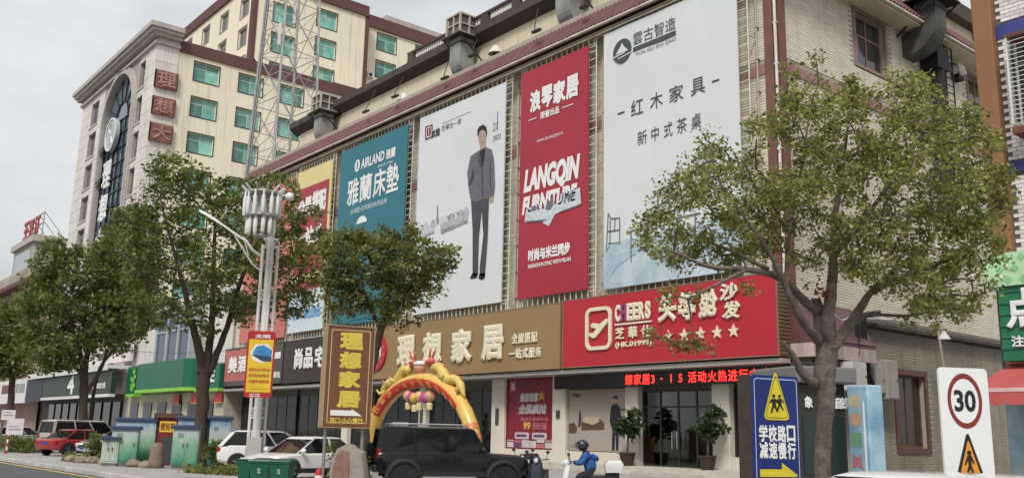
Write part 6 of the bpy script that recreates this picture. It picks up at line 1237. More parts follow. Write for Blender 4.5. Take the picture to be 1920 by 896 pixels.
def leafobj(name, v, m_, parent, kind='stuff'):
    n = len(v)//4; me = bpy.data.meshes.new(name); off = WL.get(parent.name) if parent else None
    if off is not None: v = v-np.array(off)
    me.vertices.add(len(v)); me.vertices.foreach_set('co', v.astype('f').ravel()); me.loops.add(6*n); me.polygons.add(2*n)
    q = np.arange(n)*4; li = np.stack([q, q+1, q+2, q, q+2, q+3], 1).ravel(); me.loops.foreach_set('vertex_index', li.astype('i')); me.polygons.foreach_set('loop_start', (np.arange(2*n)*3).astype('i'))
    me.update(calc_edges=True); me.validate(); me.materials.append(m_); o = bpy.data.objects.new(name, me); col.objects.link(o); o.parent = parent
    if kind: o['kind'] = kind
    return o
for i, (px, lab) in enumerate(((1176, 'potted tree left of the mall glass doors, in front of the beige poster'), (1327, 'potted tree right of the mall glass doors, nearer the blue sign'))):
    p = at(px, 868, Y=32.55); p.z = .37; t = thing('potted_plant', lab, 'potted plant', p, group='potted trees at the mall door')
    b = MB(); b.lathe([(.27,0),(.36,.5),(.4,.52),(.4,.6),(.34,.6),(.33,.54)], p, 14); b.build('pot', pot_m, t, smooth=40)
    b = MB(); tp = p+Vector((.03,0,1.6)); b.tube([p+Vector((0,0,.5)), p+Vector((.05,0,1.1)), tp, tp+Vector((.25,.1,.8))], [.06,.045,.035,.02], 6); b.tube([tp, tp+Vector((-.35,-.1,.2))], [.03,.015], 5); b.tube([tp, tp+Vector((.45,.1,.4))], [.03,.015], 5); b.build('trunk', bark, t)
    cl = [(tp.x-.35,tp.y,tp.z+.1,.42),(tp.x+.1,tp.y+.1,tp.z-.05,.4),(tp.x+.5,tp.y,tp.z+.3,.45),(tp.x+.35,tp.y+.1,tp.z+.85,.4),(tp.x+.1,tp.y-.2,tp.z+.4,.4)]
    leafobj('foliage', leafcloud(cl, 330, .4, .3, 11+i, .4, .5), lf, t)
# white garment form on a dark stand in the entrance
gl = thing('white_dress_form', 'white garment on a dark stand in the shop entrance right of the arch', 'mannequin', (-44.2, 33.0, .37)); b = MB(); c = Vector((-44.2, 33.0, .37)); b.lathe([(.08,1.2),(.22,1.35),(.15,1.7),(.24,1.95),(.2,2.1),(.06,2.2)], c, 10); b.build('torso', mat('cloth_white', (.55,.53,.5), rough=.8), gl, smooth=True); b = MB(); b.lathe([(.2,0),(.03,.05),(.03,1.2)], c, 8); b.ball(c+Vector((0,0,2.35)), .14, 8, 6); b.build('stand', black, gl)
# ================================================================ vehicles
tyre = mat('tyre', (.015,.015,.016), rough=.85); rim = mat('rim_silver', (.35,.35,.36), rough=.35, metal=.8); rim_d = mat('rim_dark', (.03,.03,.032), rough=.4, metal=.5); cgl = mat('car_glass', (.008,.009,.010), rough=.05, spec=.35, var=.1); lampw = mat('headlamp', (.55,.57,.58), rough=.12); lampr = mat('tail_lamp', (.28,.01,.01), rough=.2); plate = mat('plate_blue', (.02,.06,.30), rough=.5); trimk = mat('car_trim_black', (.014,.014,.015), rough=.55)
def car(label, paint, loc, head, L=4.5, W=1.8, H=1.48, kind='sedan', cat='car', name='parked_car', group='cars parked along the forecourt', z=0):
    """x forward. A lofted lower body, a glass house with pillars, roof, four wheels, lamps, mirrors, handles"""
    t = thing(name, label, cat, (loc[0], loc[1], z), head or .001, group); hw = W/2; h2 = L/2
    boxy = kind in ('suv_box', 'van')
    zb = .28 if kind != 'suv_box' else .42; belt = H*(.62 if not boxy else .60); hood = H*(.60 if kind == 'sedan' else .60 if kind != 'van' else .55); deck = H*(.66 if kind == 'sedan' else .62)
    if kind == 'sedan': st = [(-h2,.5,.80,.86),(-h2+.08,.36,.92*deck,.93),(-h2+.5,zb,deck,.98),(-h2+1.0,zb,belt,1),(0,zb,belt-.01,1),(h2-1.35,zb,belt-.02,1),(h2-.9,zb,hood,.99),(h2-.35,zb,hood-.08,.95),(h2-.08,.32,hood-.2,.88),(h2,.45,hood-.32,.80)]
    elif kind == 'suv': st = [(-h2,.5,.85,.9),(-h2+.06,.36,belt-.04,.95),(-h2+.5,zb,belt+.02,1),(0,zb,belt,1),(h2-1.3,zb,belt-.02,1),(h2-.9,zb,hood,.99),(h2-.3,zb,hood-.07,.96),(h2-.06,.34,hood-.18,.9),(h2,.45,hood-.35,.84)]
    elif kind == 'van': st = [(-h2,.4,belt-.05,.94),(-h2+.06,.32,belt,.98),(0,zb,belt,1),(h2-1.0,zb,belt-.02,1),(h2-.55,zb,hood-.02,.98),(h2-.12,.3,hood-.16,.93),(h2,.4,hood-.4,.88)]
    else: st = [(-h2,.6,belt-.02,.95),(-h2+.05,.5,belt,.98),(-h2+.4,zb,belt,1),(0,zb,belt,1),(h2-1.35,zb,belt,1),(h2-1.25,zb,belt-.03,1),(h2-.25,zb,belt-.09,.97),(h2-.06,.5,belt-.16,.93),(h2,.55,belt-.4,.9)]
    b = MB(); rings = []
    for x, z0, zt, k in st:
        w_ = hw*k; zm = z0+(zt-z0)*.55; rings.append([(x,-w_*.88,z0),(x,-w_*.985,z0+.1),(x,-w_,zm),(x,-w_*.975,zt-.06),(x,-w_*.90,zt),(x,-w_*.45,zt+.015),(x,w_*.45,zt+.015),(x,w_*.90,zt),(x,w_*.975,zt-.06),(x,w_,zm),(x,w_*.985,z0+.1),(x,w_*.88,z0)])
    b.loft(rings); b.build('body', paint, t, smooth=38, world=False)
    G = dict(sedan=(-h2+.55,-h2+1.35,h2-1.95,h2-1.12), suv=(-h2+.1,-h2+.55,h2-1.9,h2-1.05), van=(-h2+.05,-h2+.18,h2-1.25,h2-.5), suv_box=(-h2+.06,-h2+.16,h2-1.78,h2-1.36))[kind]
    wb, wt = hw*.925, hw*(.74 if not boxy else .83)
    Bm = [(G[0],wb),(G[3],wb)]; zt = H-.07
    lo = [(G[0],-wb,belt-.03),(G[3],-wb*.95,belt-.03),(G[3],wb*.95,belt-.03),(G[0],wb,belt-.03)]; hi = [(G[1],-wt,zt),(G[2],-wt,zt),(G[2],wt,zt),(G[1],wt,zt)]
    b = MB(); b.loft([lo, hi]); b.build('window_band', cgl, t, world=False)
    b = MB(); cr = .035
    b.loft([[(G[1]-.05,-wt*1.01,zt-.05),(G[2]+.07,-wt*1.01,zt-.05),(G[2]+.07,wt*1.01,zt-.05),(G[1]-.05,wt*1.01,zt-.05)],[(G[1]-.02,-wt*.99,zt),(G[2]+.02,-wt*.99,zt),(G[2]+.02,wt*.99,zt),(G[1]-.02,wt*.99,zt)],[(G[1]+.12,-wt*.86,H-.02),(G[2]-.15,-wt*.86,H-.02),(G[2]-.15,wt*.86,H-.02),(G[1]+.12,wt*.86,H-.02)],[(G[1]+.35,-wt*.5,H),(G[2]-.4,-wt*.5,H),(G[2]-.4,wt*.5,H),(G[1]+.35,wt*.5,H)]]); b.build('roof', paint, t, smooth=30, world=False)
    lerp = lambda p, q, s: tuple(a+(c-a)*s for a, c in zip(p, q))
    fr = {'sedan':(.47,), 'suv':(.36,.66), 'van':(.36,.66), 'suv_box':(.34,.67)}[kind]
    for s in (-1, 1):
        f = lambda u: ((G[0]+(G[3]-G[0])*u, s*(wb-(wb*.05 if u > .9 else 0)), belt-.03), (G[1]+(G[2]-G[1])*u, s*wt, zt-.02))
        for u in (0,)+fr+(1,):
            b = MB(); p, q_ = f(u); o = Vector((0, s*.012, 0)); wd = .1 if u in (0,) else .075
            if u == 0 and kind in ('suv', 'suv_box', 'van'): wd = .16
            b.bar(Vector(p)+o, Vector(q_)+o, .03, wd) if False else b.loft([[Vector(p)+o+Vector((-wd/2,0,0)), Vector(p)+o+Vector((wd/2,0,0)), Vector(p)-o+Vector((wd/2,0,0)), Vector(p)-o+Vector((-wd/2,0,0))], [Vector(q_)+o+Vector((-wd/2,0,0)), Vector(q_)+o+Vector((wd/2,0,0)), Vector(q_)-o+Vector((wd/2,0,0)), Vector(q_)-o+Vector((-wd/2,0,0))]]); b.build('pillar', paint, t, world=False)
        for u in fr:
            x = G[0]+(G[3]-G[0])*u; b = MB(); b.box((x-.006, s*hw*.93, zb+.15), (x+.006, s*hw*1.003, belt-.05)); b.build('door_seam', trimk, t, world=False); b = MB(); b.box((x+.08, s*hw*.99, belt-.16), (x+.26, s*(hw+.025), belt-.12)); b.build('door_handle', paint if kind != 'suv_box' else trimk, t, world=False)
        b = MB(); mx0 = G[3]-.12; b.ball((mx0, s*(hw+.07), belt+.07), .12, 8, 6, (.7,1,.75)); b.build('mirror', paint if kind != 'suv_box' else trimk, t, smooth=True, world=False)
        b = MB(); b.box((-h2+.75, s*hw*.97, zb-.02), (h2-.75, s*(hw+.006), zb+.12)); b.build('sill', trimk, t, world=False)
    wr = .33 if not boxy else .39 if kind == 'suv_box' else .32
    for x in (-h2+.82, h2-.85):
        for s in (-1, 1):
            yy = s*(hw-.10)
            b = MB(); b.loft([[(x+(wr+.075)*math.cos(a), s*(hw-.2), wr+(wr+.075)*math.sin(a)) for a in np.linspace(-.25, PI+.25, 17)], [(x+(wr+.075)*math.cos(a), s*(hw+.004), wr+(wr+.075)*math.sin(a)) for a in np.linspace(-.25, PI+.25, 17)]]); b.build('wheel_arch', trimk, t, world=False)
            if kind == 'suv_box':
                an = np.linspace(-.15, PI+.15, 15); b = MB(); b.loft([[(x+rr*math.cos(a), s*(hw+d), wr+rr*.95*math.sin(a)) for rr, d in ((wr+.06,.0),(wr+.06,.09),(wr+.16,.07),(wr+.18,.0))] for a in an]); b.build('fender_flare', trimk, t, smooth=40, world=False)
            b = MB(); b.lathe([(wr*.62,-.11),(wr*.9,-.11),(wr,-.07),(wr,.07),(wr*.9,.11),(wr*.62,.11)], (0,0,0), 20, cap=False); b.v = [(x+p, yy+s*q*1.0, wr+r) for p, r, q in b.v]; o = b.build('wheel', tyre, t, smooth=40, world=False)
            b = MB(); b.lathe([(wr*.64,0),(wr*.6,.03),(wr*.2,.0),(.04,.03)], (0,0,0), 20)
            for k in range(5): a = 2*PI*k/5; b.bar((.05*math.cos(a), .05*math.sin(a), .035), (wr*.6*math.cos(a), wr*.6*math.sin(a), .045), .06, .03)
            b.v = [(x+p, yy+s*(.07+q), wr+r) for p, r, q in b.v]; b.build('rim', rim_d if kind == 'suv_box' else rim, o, world=False)
    for s in (-1, 1):
        b = MB(); b.bbox((h2-.22, s*hw*.58, hood-.30), (h2-.005+.02*(boxy), s*hw*.88, hood-.16), .03); b.build('headlight', lampw, t, world=False)
        b = MB(); z0 = belt-.24 if kind != 'van' else belt-.3; b.bbox((-h2-.012, s*hw*.66, z0), (-h2+.14, s*hw*.95, z0+(.16 if not boxy else .3)), .02); b.build('taillight', lampr, t, world=False)
    b = MB(); b.box((-h2-.02, -.22, .62), (-h2+.05, .22, .76)); b.build('number_plate', plate, t, world=False); b = MB(); b.box((h2-.05, -.22, .42), (h2+.02, .22, .56)); b.build('number_plate', plate, t, world=False)
    b = MB(); b.bbox((h2-.16, -hw*.5, .5), (h2+.012, hw*.5, hood-.25), .03); b.build('grille', trimk, t, world=False)
    b = MB(); b.box((-h2-.004, -wb*.8, belt+.06), (-h2+.02, wb*.8, belt+.08)) ; b.build('rear_wiper', trimk, t, world=False)
    if kind == 'suv_box':
        b = MB(); b.lathe([(.1,0),(.3,0),(.37,.04),(.37,.2),(.3,.24),(.05,.24)], (0,0,0), 20); b.v = [(-h2-.26+r, p, .98+q) for p, q, r in b.v]; b.build('spare_wheel', tyre, t, smooth=40, world=False)
        for s in (-1, 1): b = MB(); b.tube([(G[1]+.2, s*wt*.9, H-.02), (G[1]+.25, s*wt*.9, H+.06), (G[2]-.25, s*wt*.9, H+.06), (G[2]-.15, s*wt*.9, H-.02)], .025, 6); b.build('roof_rail', rim, t, world=False)
        b = MB(); b.bbox((h2-.05, -hw*.95, .45), (h2+.14, hw*.95, .68), .04); b.build('bumper', trimk, t, world=False)
        b = MB(); b.bbox((-h2-.1, -hw*.95, .5), (-h2+.05, hw*.95, .7), .04); b.build('bumper', trimk, t, world=False)
        b = MB(); b.bbox((-h2+.5, -.3, H+.0), (-h2+1.0, .1, H+.1), .03); b.build('roof_light', lampw, t, world=False)
    return t
def paint(name, c, rough=.22, **k): return mat(name, c, rough=rough, var=.05, coat=.8, spec=.5, **k)
pw_ = paint('paint_white', (.66,.66,.65)); pbk = mat('paint_black', (.006,.006,.007), rough=.2, var=.05, coat=.3, spec=.3); prd = paint('paint_red', (.30,.012,.02)); pgl = paint('paint_champagne', (.46,.42,.37)); psl = paint('paint_silver', (.40,.41,.42))
hd_ = lambda x, y: math.atan2(y, x)
c = at(842, 895, d=29.0); car('boxy black four-wheel-drive wagon with dark windows in front of the arch', pbk, (c.x, c.y), hd_(.44, .90), 4.7, 1.9, 1.86, 'suv_box', 'car', 'off_road_car')
c = at(133, 850, d=57); car('silver-beige van parked beside the red car', pgl, (c.x-.5, c.y+.6), hd_(-.30, .95), 4.7, 1.7, 1.98, 'van', 'van', 'parked_van')
c = at(147, 850, d=52.5); car('red saloon parked beside the tree trunk at left', prd, (c.x, c.y), hd_(-.42, .91), 4.5, 1.78, 1.45, 'sedan')
c = at(216, 850, d=51); car('white car with its nose showing left of the painted cabinets', pw_, (c.x, c.y+.3), hd_(.15, -1), 4.4, 1.76, 1.5, 'suv')
c = at(34, 840, d=66); car('silver car behind the notice boards at the far left', psl, (c.x, c.y), hd_(-.3, .95), 4.4, 1.76, 1.5, 'suv')
c = at(482, 880, d=37.5); car('white crossover behind the lamp mast and bins', pw_, (c.x, c.y+.8), hd_(.5, .87), 4.5, 1.8, 1.62, 'suv')
c = at(574, 890, d=33.0); car('white saloon with a raked windscreen behind the maroon road sign', pw_, (c.x, c.y), hd_(.25, -.97), 4.6, 1.8, 1.46, 'sedan')
c = at(1668, 880, d=10.6); car('white crossover at the kerb with only its roof in the photo', pw_, (c.x, c.y), hd_(-.99, -.03), 4.4, 1.78, 1.52, 'suv', z=-.15, group='cars parked along the forecourt')

# ================================================================ scooters and rider
def scooter(label, paint_, loc, head, box=True, name='scooter'):
    t = thing(name, label, 'scooter', (loc[0], loc[1], 0), head, 'scooters on the forecourt')
    b = MB(); b.loft([[(-.75,-.13,.42),(-.75,.13,.42),(-.75,.1,.58),(-.75,-.1,.58)],[(-.4,-.17,.32),(-.4,.17,.32),(-.4,.14,.62),(-.4,-.14,.62)],[(-.05,-.16,.26),(-.05,.16,.26),(-.05,.13,.60),(-.05,-.13,.60)],[(.02,-.16,.24),(.02,.16,.24),(.02,.15,.32),(.02,-.15,.32)],[(.42,-.14,.24),(.42,.14,.24),(.42,.14,.31),(.42,-.14,.31)]]); b.build('body', paint_, t, smooth=45, world=False)
    b = MB(); b.loft([[(.36,-.2,.3),(.46,-.17,.28),(.46,.17,.28),(.36,.2,.3)],[(.40,-.21,.6),(.53,-.14,.6),(.53,.14,.6),(.40,.21,.6)],[(.33,-.14,.92),(.43,-.1,.95),(.43,.1,.95),(.33,.14,.92)]]); b.build('front_shield', paint_, t, smooth=45, world=False)
    b = MB(); b.bbox((-.62,-.15,.6),(.02,.15,.7),.04); b.build('seat', trimk, t, world=False)
    b = MB(); b.tube([(.28,-.34,1.0),(.34,-.15,.99),(.36,0,.97),(.34,.15,.99),(.28,.34,1.0)], .022, 6); b.ball((.42,0,.98), .12, 8, 6, (.8,1.1,.9)); b.build('handlebar', paint_, t, smooth=40, world=False)
    b = MB(); b.ball((.52,0,.96), .07, 8, 6, (.5,1,1)); b.build('headlight', lampw, t, smooth=True, world=False)
    for s in (-1, 1): b = MB(); b.tube([(.33,s*.25,1.0),(.36,s*.3,1.17)], .01, 5); b.ball((.36,s*.31,1.2), .06, 8, 5, (.35,1,.8)); b.build('mirror', trimk, t, world=False)
    for x in (-.62, .58):
        b = MB(); b.lathe([(.14,-.05),(.2,-.05),(.225,-.02),(.225,.02),(.2,.05),(.14,.05)], (0,0,0), 16, cap=False); b.v = [(x+p, q, .225+r) for p, r, q in b.v]; o = b.build('wheel', tyre, t, smooth=40, world=False); b = MB(); b.lathe([(.15,-.02),(.15,.02)], (0,0,0), 14); b.v = [(x+p, q, .225+r) for p, r, q in b.v]; b.build('rim', rim, o, world=False)
    b = MB(); b.loft([[(.58-.3,-.09,.35),(.58-.3,.09,.35)],[(.5,-.09,.47),(.5,.09,.47)],[(.72,-.09,.43),(.72,.09,.43)],[(.84,-.09,.3),(.84,.09,.3)]], cap=False, close=False); b.tube([(.58,.08,.225),(.46,.08,.6)], .025, 6); b.tube([(.58,-.08,.225),(.46,-.08,.6)], .025, 6); b.build('fork', paint_, t, world=False)
    if box: b = MB(); b.loft([[(-.98,-.2,.78),(-.6,-.2,.76),(-.6,.2,.76),(-.98,.2,.78)],[(-1.04,-.23,.98),(-.56,-.23,.96),(-.56,.23,.96),(-1.04,.23,.98)],[(-.98,-.18,1.08),(-.64,-.18,1.07),(-.64,.18,1.07),(-.98,.18,1.08)]]); b.build('rear_box', paint_, t, smooth=40, world=False); b = MB(); b.bbox((-.95,-.1,.58),(-.6,.1,.76),.02); b.build('rack', trimk, t, world=False)
    return t
fwd_l = -r_
c = at(1092, 890, d=24.2); sc_ = scooter('white scooter with a rear box, ridden by the person in blue', mat('scooter_white', (.55,.55,.54), rough=.3, coat=.5), (c.x, c.y), math.atan2(fwd_l.y, fwd_l.x))
c2 = at(1012, 885, d=27); scooter('dark scooter parked beside the black wagon, handlebar towards the road', mat('scooter_navy', (.02,.025,.04), rough=.3, coat=.5), (c2.x, c2.y), math.atan2(-.75, .55), box=False)
c3 = at(985, 885, d=30); scooter('black scooter half hidden behind the bonnet of the black wagon', pbk, (c3.x, c3.y), math.atan2(-.8, .6), box=True)
# the rider: one skinned body, jacket, helmet as children
pt = thing('person', 'person in a blue hooded jacket and dark helmet sitting on the white scooter', 'person', (c.x, c.y, 0), math.atan2(fwd_l.y, fwd_l.x))
def skin_body(name, V, E_, R_, m_, parent, root=0, sub=2):
    me = bpy.data.meshes.new(name); me.from_pydata(V, E_, []); me.update(); o = bpy.data.objects.new(name, me); col.objects.link(o); o.parent = parent; me.materials.append(m_)
    bm2 = bmesh.new(); bm2.from_mesh(me); ly = bm2.verts.layers.skin.verify(); bm2.verts.ensure_lookup_table()
    for i, v in enumerate(bm2.verts): v[ly].radius = (R_[i], R_[i]) if not isinstance(R_[i], tuple) else R_[i]; v[ly].use_root = (i == root)
    bm2.to_mesh(me); bm2.free(); o.modifiers.new('skin', 'SKIN').use_smooth_shade = True; s = o.modifiers.new('sub', 'SUBSURF'); s.levels = sub; s.render_levels = sub
    return o
V = [(-.22,0,.74),(-.20,0,.92),(-.14,0,1.10),(-.08,0,1.22),(-.04,0,1.30),(-.01,0,1.42),
     (-.09,.17,1.20),(.05,.24,1.00),(.27,.28,1.0),(-.09,-.17,1.20),(.05,-.24,1.00),(.27,-.28,1.0),
     (.10,.13,.66),(.20,.13,.34),(.28,.14,.30),(.10,-.13,.66),(.20,-.13,.34),(.28,-.14,.30), (-.2,.1,.74), (-.2,-.1,.74)]
Ed = [(0,1),(1,2),(2,3),(3,4),(4,5),(3,6),(6,7),(7,8),(3,9),(9,10),(10,11),(0,18),(18,12),(12,13),(13,14),(0,19),(19,15),(15,16),(16,17)]
Rr = [.13,.145,.15,.10,.055,.085,.065,.05,.035,.065,.05,.035,.075,.05,.045,.075,.05,.045,.10,.10]
body = skin_body('body', V, Ed, Rr, mat('dark_clothes', (.02,.022,.03), rough=.9), pt)
jk = mat('jacket_blue', (.015,.075,.26), rough=.75, var=.25, scale=6, bump=.5, bscale=12)
Vj = [(-.22,0,.72),(-.20,0,.92),(-.14,0,1.10),(-.09,0,1.22),(-.09,.17,1.19),(.05,.245,.99),(.22,.275,.99),(-.09,-.17,1.19),(.05,-.245,.99),(.22,-.275,.99)]
skin_body('jacket', Vj, [(0,1),(1,2),(2,3),(3,4),(4,5),(5,6),(3,7),(7,8),(8,9)], [.155,.175,.18,.13,.095,.075,.06,.095,.075,.06], jk, pt)
b = MB(); b.tube([(-.25,-.1,1.2),(-.33,-.06,1.13),(-.35,0,1.1),(-.33,.06,1.13),(-.25,.1,1.2)], [.05,.07,.08,.07,.05], 8); b.build('hood', jk, pt, smooth=True, world=False)
b = MB()
for s in (-1, 1): b.tube([(-.39,s*.03,.85),(-.36,s*.05,1.0),(-.30,s*.08,1.14)], .016, 6)
b.build('back_stripe', mat('stripe_pale', (.4,.55,.68), rough=.7), pt, world=False)
b = MB(); b.ball((0,0,1.44), .155, 14, 10, (1.08,.95,.95)); b.build('helmet', mat('helmet_dark', (.02,.018,.018), rough=.25, coat=.5), pt, smooth=True, world=False)
b = MB(); b.loft([[(.10+.06*math.cos(g)*0+.09*math.cos(g), .14*math.sin(g), z) for g in np.linspace(-1.3, 1.3, 9)] for z in (1.36,1.47)], cap=False, close=False); b.build('visor', mat('visor_grey', (.10,.09,.08), rough=.1), pt, smooth=True, world=False)
b = MB(); b.loft([[(.12,-.1,1.5),(.12,.1,1.5),(.12,.1,1.52),(.12,-.1,1.52)],[(.24,-.07,1.47),(.24,.07,1.47),(.24,.07,1.48),(.24,-.07,1.48)]]); b.build('helmet_peak', mat('helmet_dark', 0), pt, world=False)
skn = mat('skin', (.36,.22,.16), rough=.6)
b = MB(); b.ball((.06,0,1.40), .085, 10, 8, (.95,.85,1.1)); b.ball((.145,0,1.40), .02, 6, 5); b.build('face', skn, pt, smooth=True, world=False)
for s in (-1, 1):
    b = MB(); b.ball((.28,s*.29,1.0), .04, 8, 6, (1.1,.9,.7))
    for k in range(4): y = s*(.262+.018*k); b.tube([(.30,y,1.015),(.335,y,1.01),(.335,y,.985),(.31,y,.975)], [.009,.009,.008,.007], 5)
    b.tube([(.27,s*.26,1.0),(.30,s*.245,.985),(.325,s*.25,.98)], [.011,.01,.008], 5); b.build('hand', mat('glove_dark', (.03,.03,.032), rough=.8), pt, smooth=True, world=False)
# ================================================================ trees and bushes
def bez(p, q, sag, n=5):
    return [p.lerp(q, i/n)+Vector((0, 0, sag*math.sin(PI*i/n))) for i in range(n+1)]
def in_poly(x, y, P):
    c = False
    for (x0, y0), (x1, y1) in zip(P, P[1:]+P[:1]):
        if (y0 > y) != (y1 > y) and x < (x1-x0)*(y-y0)/(y1-y0)+x0: c = not c
    return c
def edge_d(x, y, P):
    best = 1e9
    for (x0, y0), (x1, y1) in zip(P, P[1:]+P[:1]):
        dx, dy = x1-x0, y1-y0; s = max(0, min(1, ((x-x0)*dx+(y-y0)*dy)/(dx*dx+dy*dy+1e-9))); best = min(best, math.hypot(x-x0-s*dx, y-y0-s*dy))
    return best
def tree(name, label, dep, limbs, outline, nclump, nleaf, csize, lsize, leafm, seed, thick=1.0, extra=(), barkm=None, droop=.2, holes=(), gaps=0, grp='street trees along the kerb', extra_leaf=None):
    """limbs: [(pixel, depth offset, radius)...] polylines at the tree's own depth; the crown fills a real depth behind and before it"""
    r = random.Random(seed); f = lambda p, do: at(p[0], p[1], d=dep+do); base = f(limbs[0][0][0], limbs[0][0][1]); base.z = 0
    t = thing(name, label, 'tree', base, group=grp); b = MB(); nodes = []
    for i, lb in enumerate(limbs):
        pts = [f(p, do) for p, do, _ in lb]; rad = [q for *_, q in lb]
        if i == 0: pts[0].z = -.1; 
        fine, fr = [], []
        for k in range(len(pts)-1):
            for s in range(4):
                u = s/4; p0, p1, p2, p3 = pts[max(0,k-1)], pts[k], pts[k+1], pts[min(len(pts)-1,k+2)]
                c_ = .5*((2*p1)+(p2-p0)*u+(2*p0-5*p1+4*p2-p3)*u*u+(3*p1-p0-3*p2+p3)*u**3); fine.append(c_+Vector((r.uniform(-1,1), r.uniform(-1,1), 0))*rad[k]*.12); fr.append((rad[k]+(rad[k+1]-rad[k])*u)*(1+r.uniform(-.07,.09)))
        fine.append(pts[-1]); fr.append(rad[-1]); b.tube(fine, fr, 9 if i == 0 else 7); nodes += fine[2 if i else len(fine)//2:]
    tk = b.build('trunk', barkm or bark, t, smooth=True)
    xs, ys = [p[0] for p in outline], [p[1] for p in outline]; cl = []; px_m = dep/F_PX; guard = 0; maxd = max(edge_d(x, y, outline) for x in np.linspace(min(xs), max(xs), 25) for y in np.linspace(min(ys), max(ys), 25) if in_poly(x, y, outline))
    while len(cl) < nclump and guard < nclump*40:
        guard += 1; x, y = r.uniform(min(xs), max(xs)), r.uniform(min(ys), max(ys))
        if not in_poly(x, y, outline): continue
        if any((x-hx)**2+(y-hy)**2 < hr*hr for hx, hy, hr in holes) and r.random() < .9: continue
        e = edge_d(x, y, outline)
        if e*px_m < csize*.55: continue
        dd = thick*(e/maxd)**.5*maxd*px_m*1.25; do = r.uniform(-1, 1)*dd
        p = f((x, y), do); cl.append((p.x, p.y, p.z, csize*r.uniform(.55, 1.35)))
    for (x, y, do, s) in extra: p = f((x, y), do); cl.append((p.x, p.y, p.z, s))
    tw = MB(); NA = [np.array(n_) for n_ in nodes]
    d0 = [min(float(np.sum((q_-np.array(c[:3]))**2)) for q_ in NA) for c in cl]
    NP = np.array(NA)
    for _, c in sorted(zip(d0, cl), key=lambda z_: z_[0]):
        p = np.array(c[:3]); dd_ = np.sum((NP-p)**2, 1)+np.where(NP[:, 2] > p[2]+.3, 1.5, 0); nd = Vector(NP[int(dd_.argmin())]); p = Vector(c[:3]); L_ = (nd-p).length; NP = np.vstack([NP, np.array(c[:3])[None]])
        if L_ < .05: continue
        tw.tube(bez(nd, p, .1*L_, 3), [.017+.004*min(L_, 2.2), .014, .011, .007], 4, cap=False)
    tw.build('twig', barkm or bark, t, kind='stuff', smooth=True)
    v = leafcloud(cl, nleaf, csize, lsize, seed, .5, droop)
    leafobj('crown', v, leafm, t)
    if extra_leaf:
        pts, n, s, m2 = extra_leaf; cl2 = [(*f((x, y), do), rr) for x, y, do, rr in pts]; leafobj('dry_leaf', leafcloud(cl2, n, .3, s, seed+1, .5, .6), m2, t)
    return t
lf_r = mat('leaf_olive', (.23,.25,.06), rough=.38, var=.4, scale=1.1, isl=.5, trans=.5, spec=.5, c2=(.38,.40,.12))
lf_d = mat('leaf_dark', (.12,.17,.045), rough=.4, var=.4, scale=.7, isl=.5, trans=.48, spec=.5, c2=(.235,.275,.07))
lf_m = mat('leaf_mid', (.14,.17,.046), rough=.4, var=.4, scale=.8, isl=.48, trans=.48, c2=(.28,.295,.085)); lf_l = mat('leaf_light', (.20,.24,.06), rough=.4, var=.35, scale=.8, isl=.35, trans=.48, c2=(.17,.19,.06))
lf_o = mat('leaf_dry_orange', (.22,.075,.025), rough=.6, isl=.4, trans=.3); bark2 = mat('bark_brown', (.11,.088,.07), rough=.95, var=.35, scale=7, bump=.9, bscale=25, c2=(.20,.165,.135))
# right foreground tree
RT = [ [((1544,960),0,0.156),((1543,880),0,0.129),((1546,800),0,0.125),((1548,740),0,0.140),((1549,690),0,0.172),((1556,640),0,0.148)],
  [((1549,680),0,0.125),((1540,630),.05,0.101),((1536,590),.1,0.094),((1530,560),.1,0.078)],
  [((1556,650),0,0.117),((1553,590),-.1,0.101),((1560,530),-.1,0.078),((1562,470),0,0.062),((1566,400),.1,0.047),((1580,320),.2,0.031),((1590,230),.3,0.016)],
  [((1560,650),0,0.109),((1592,610),.15,0.078),((1618,570),.3,0.066),((1640,540),.4,0.055),((1700,490),.6,0.043),((1760,430),.8,0.031),((1830,350),1,0.016)],
  [((1538,590),.1,0.078),((1500,555),-.2,0.066),((1462,520),-.5,0.055),((1400,505),-.7,0.043),((1330,500),-.9,0.031),((1260,470),-1.1,0.016)],
  [((1538,640),0,0.086),((1510,610),-.3,0.070),((1490,575),-.5,0.062),((1474,540),-.6,0.047),((1440,470),-.8,0.035),((1390,400),-.9,0.023),((1340,330),-1,0.012)],
  [((1640,540),.4,0.055),((1720,510),.3,0.039),((1790,480),.2,0.027),((1850,450),0,0.016)],
  [((1562,480),0,0.055),((1620,410),-.3,0.039),((1680,330),-.5,0.027),((1730,250),-.6,0.016)],
  [((1474,540),-.6,0.039),((1480,440),-.2,0.031),((1500,330),.2,0.023),((1520,200),.4,0.012)],
  [((1530,720),0,0.094),((1506,700),-.1,0.066),((1490,670),-.15,0.047),((1472,645),-.2,0.035),((1466,640),-.2,0.031)],
  [((1590,612),.1,0.047),((1610,600),.5,0.039),((1640,590),.9,0.031),((1720,590),1.4,0.023),((1800,560),1.7,0.012)],
  [((1440,505),-.6,0.039),((1370,470),-.2,0.027),((1290,440),.2,0.016)], [((1400,505),-.7,0.035),((1350,530),-1,0.023),((1290,560),-1.2,0.012)] ]
RO = [(1180,450),(1158,415),(1215,385),(1240,330),(1275,300),(1300,255),(1340,215),(1395,215),(1440,190),(1470,130),(1520,118),(1560,150),(1600,135),(1645,150),(1680,110),(1740,125),(1800,180),(1845,195),(1880,255),(1902,330),(1898,400),(1890,470),(1878,540),(1835,600),(1740,615),(1680,570),(1620,555),(1570,520),(1500,500),(1440,490),(1380,520),(1290,510),(1230,500),(1190,480)]
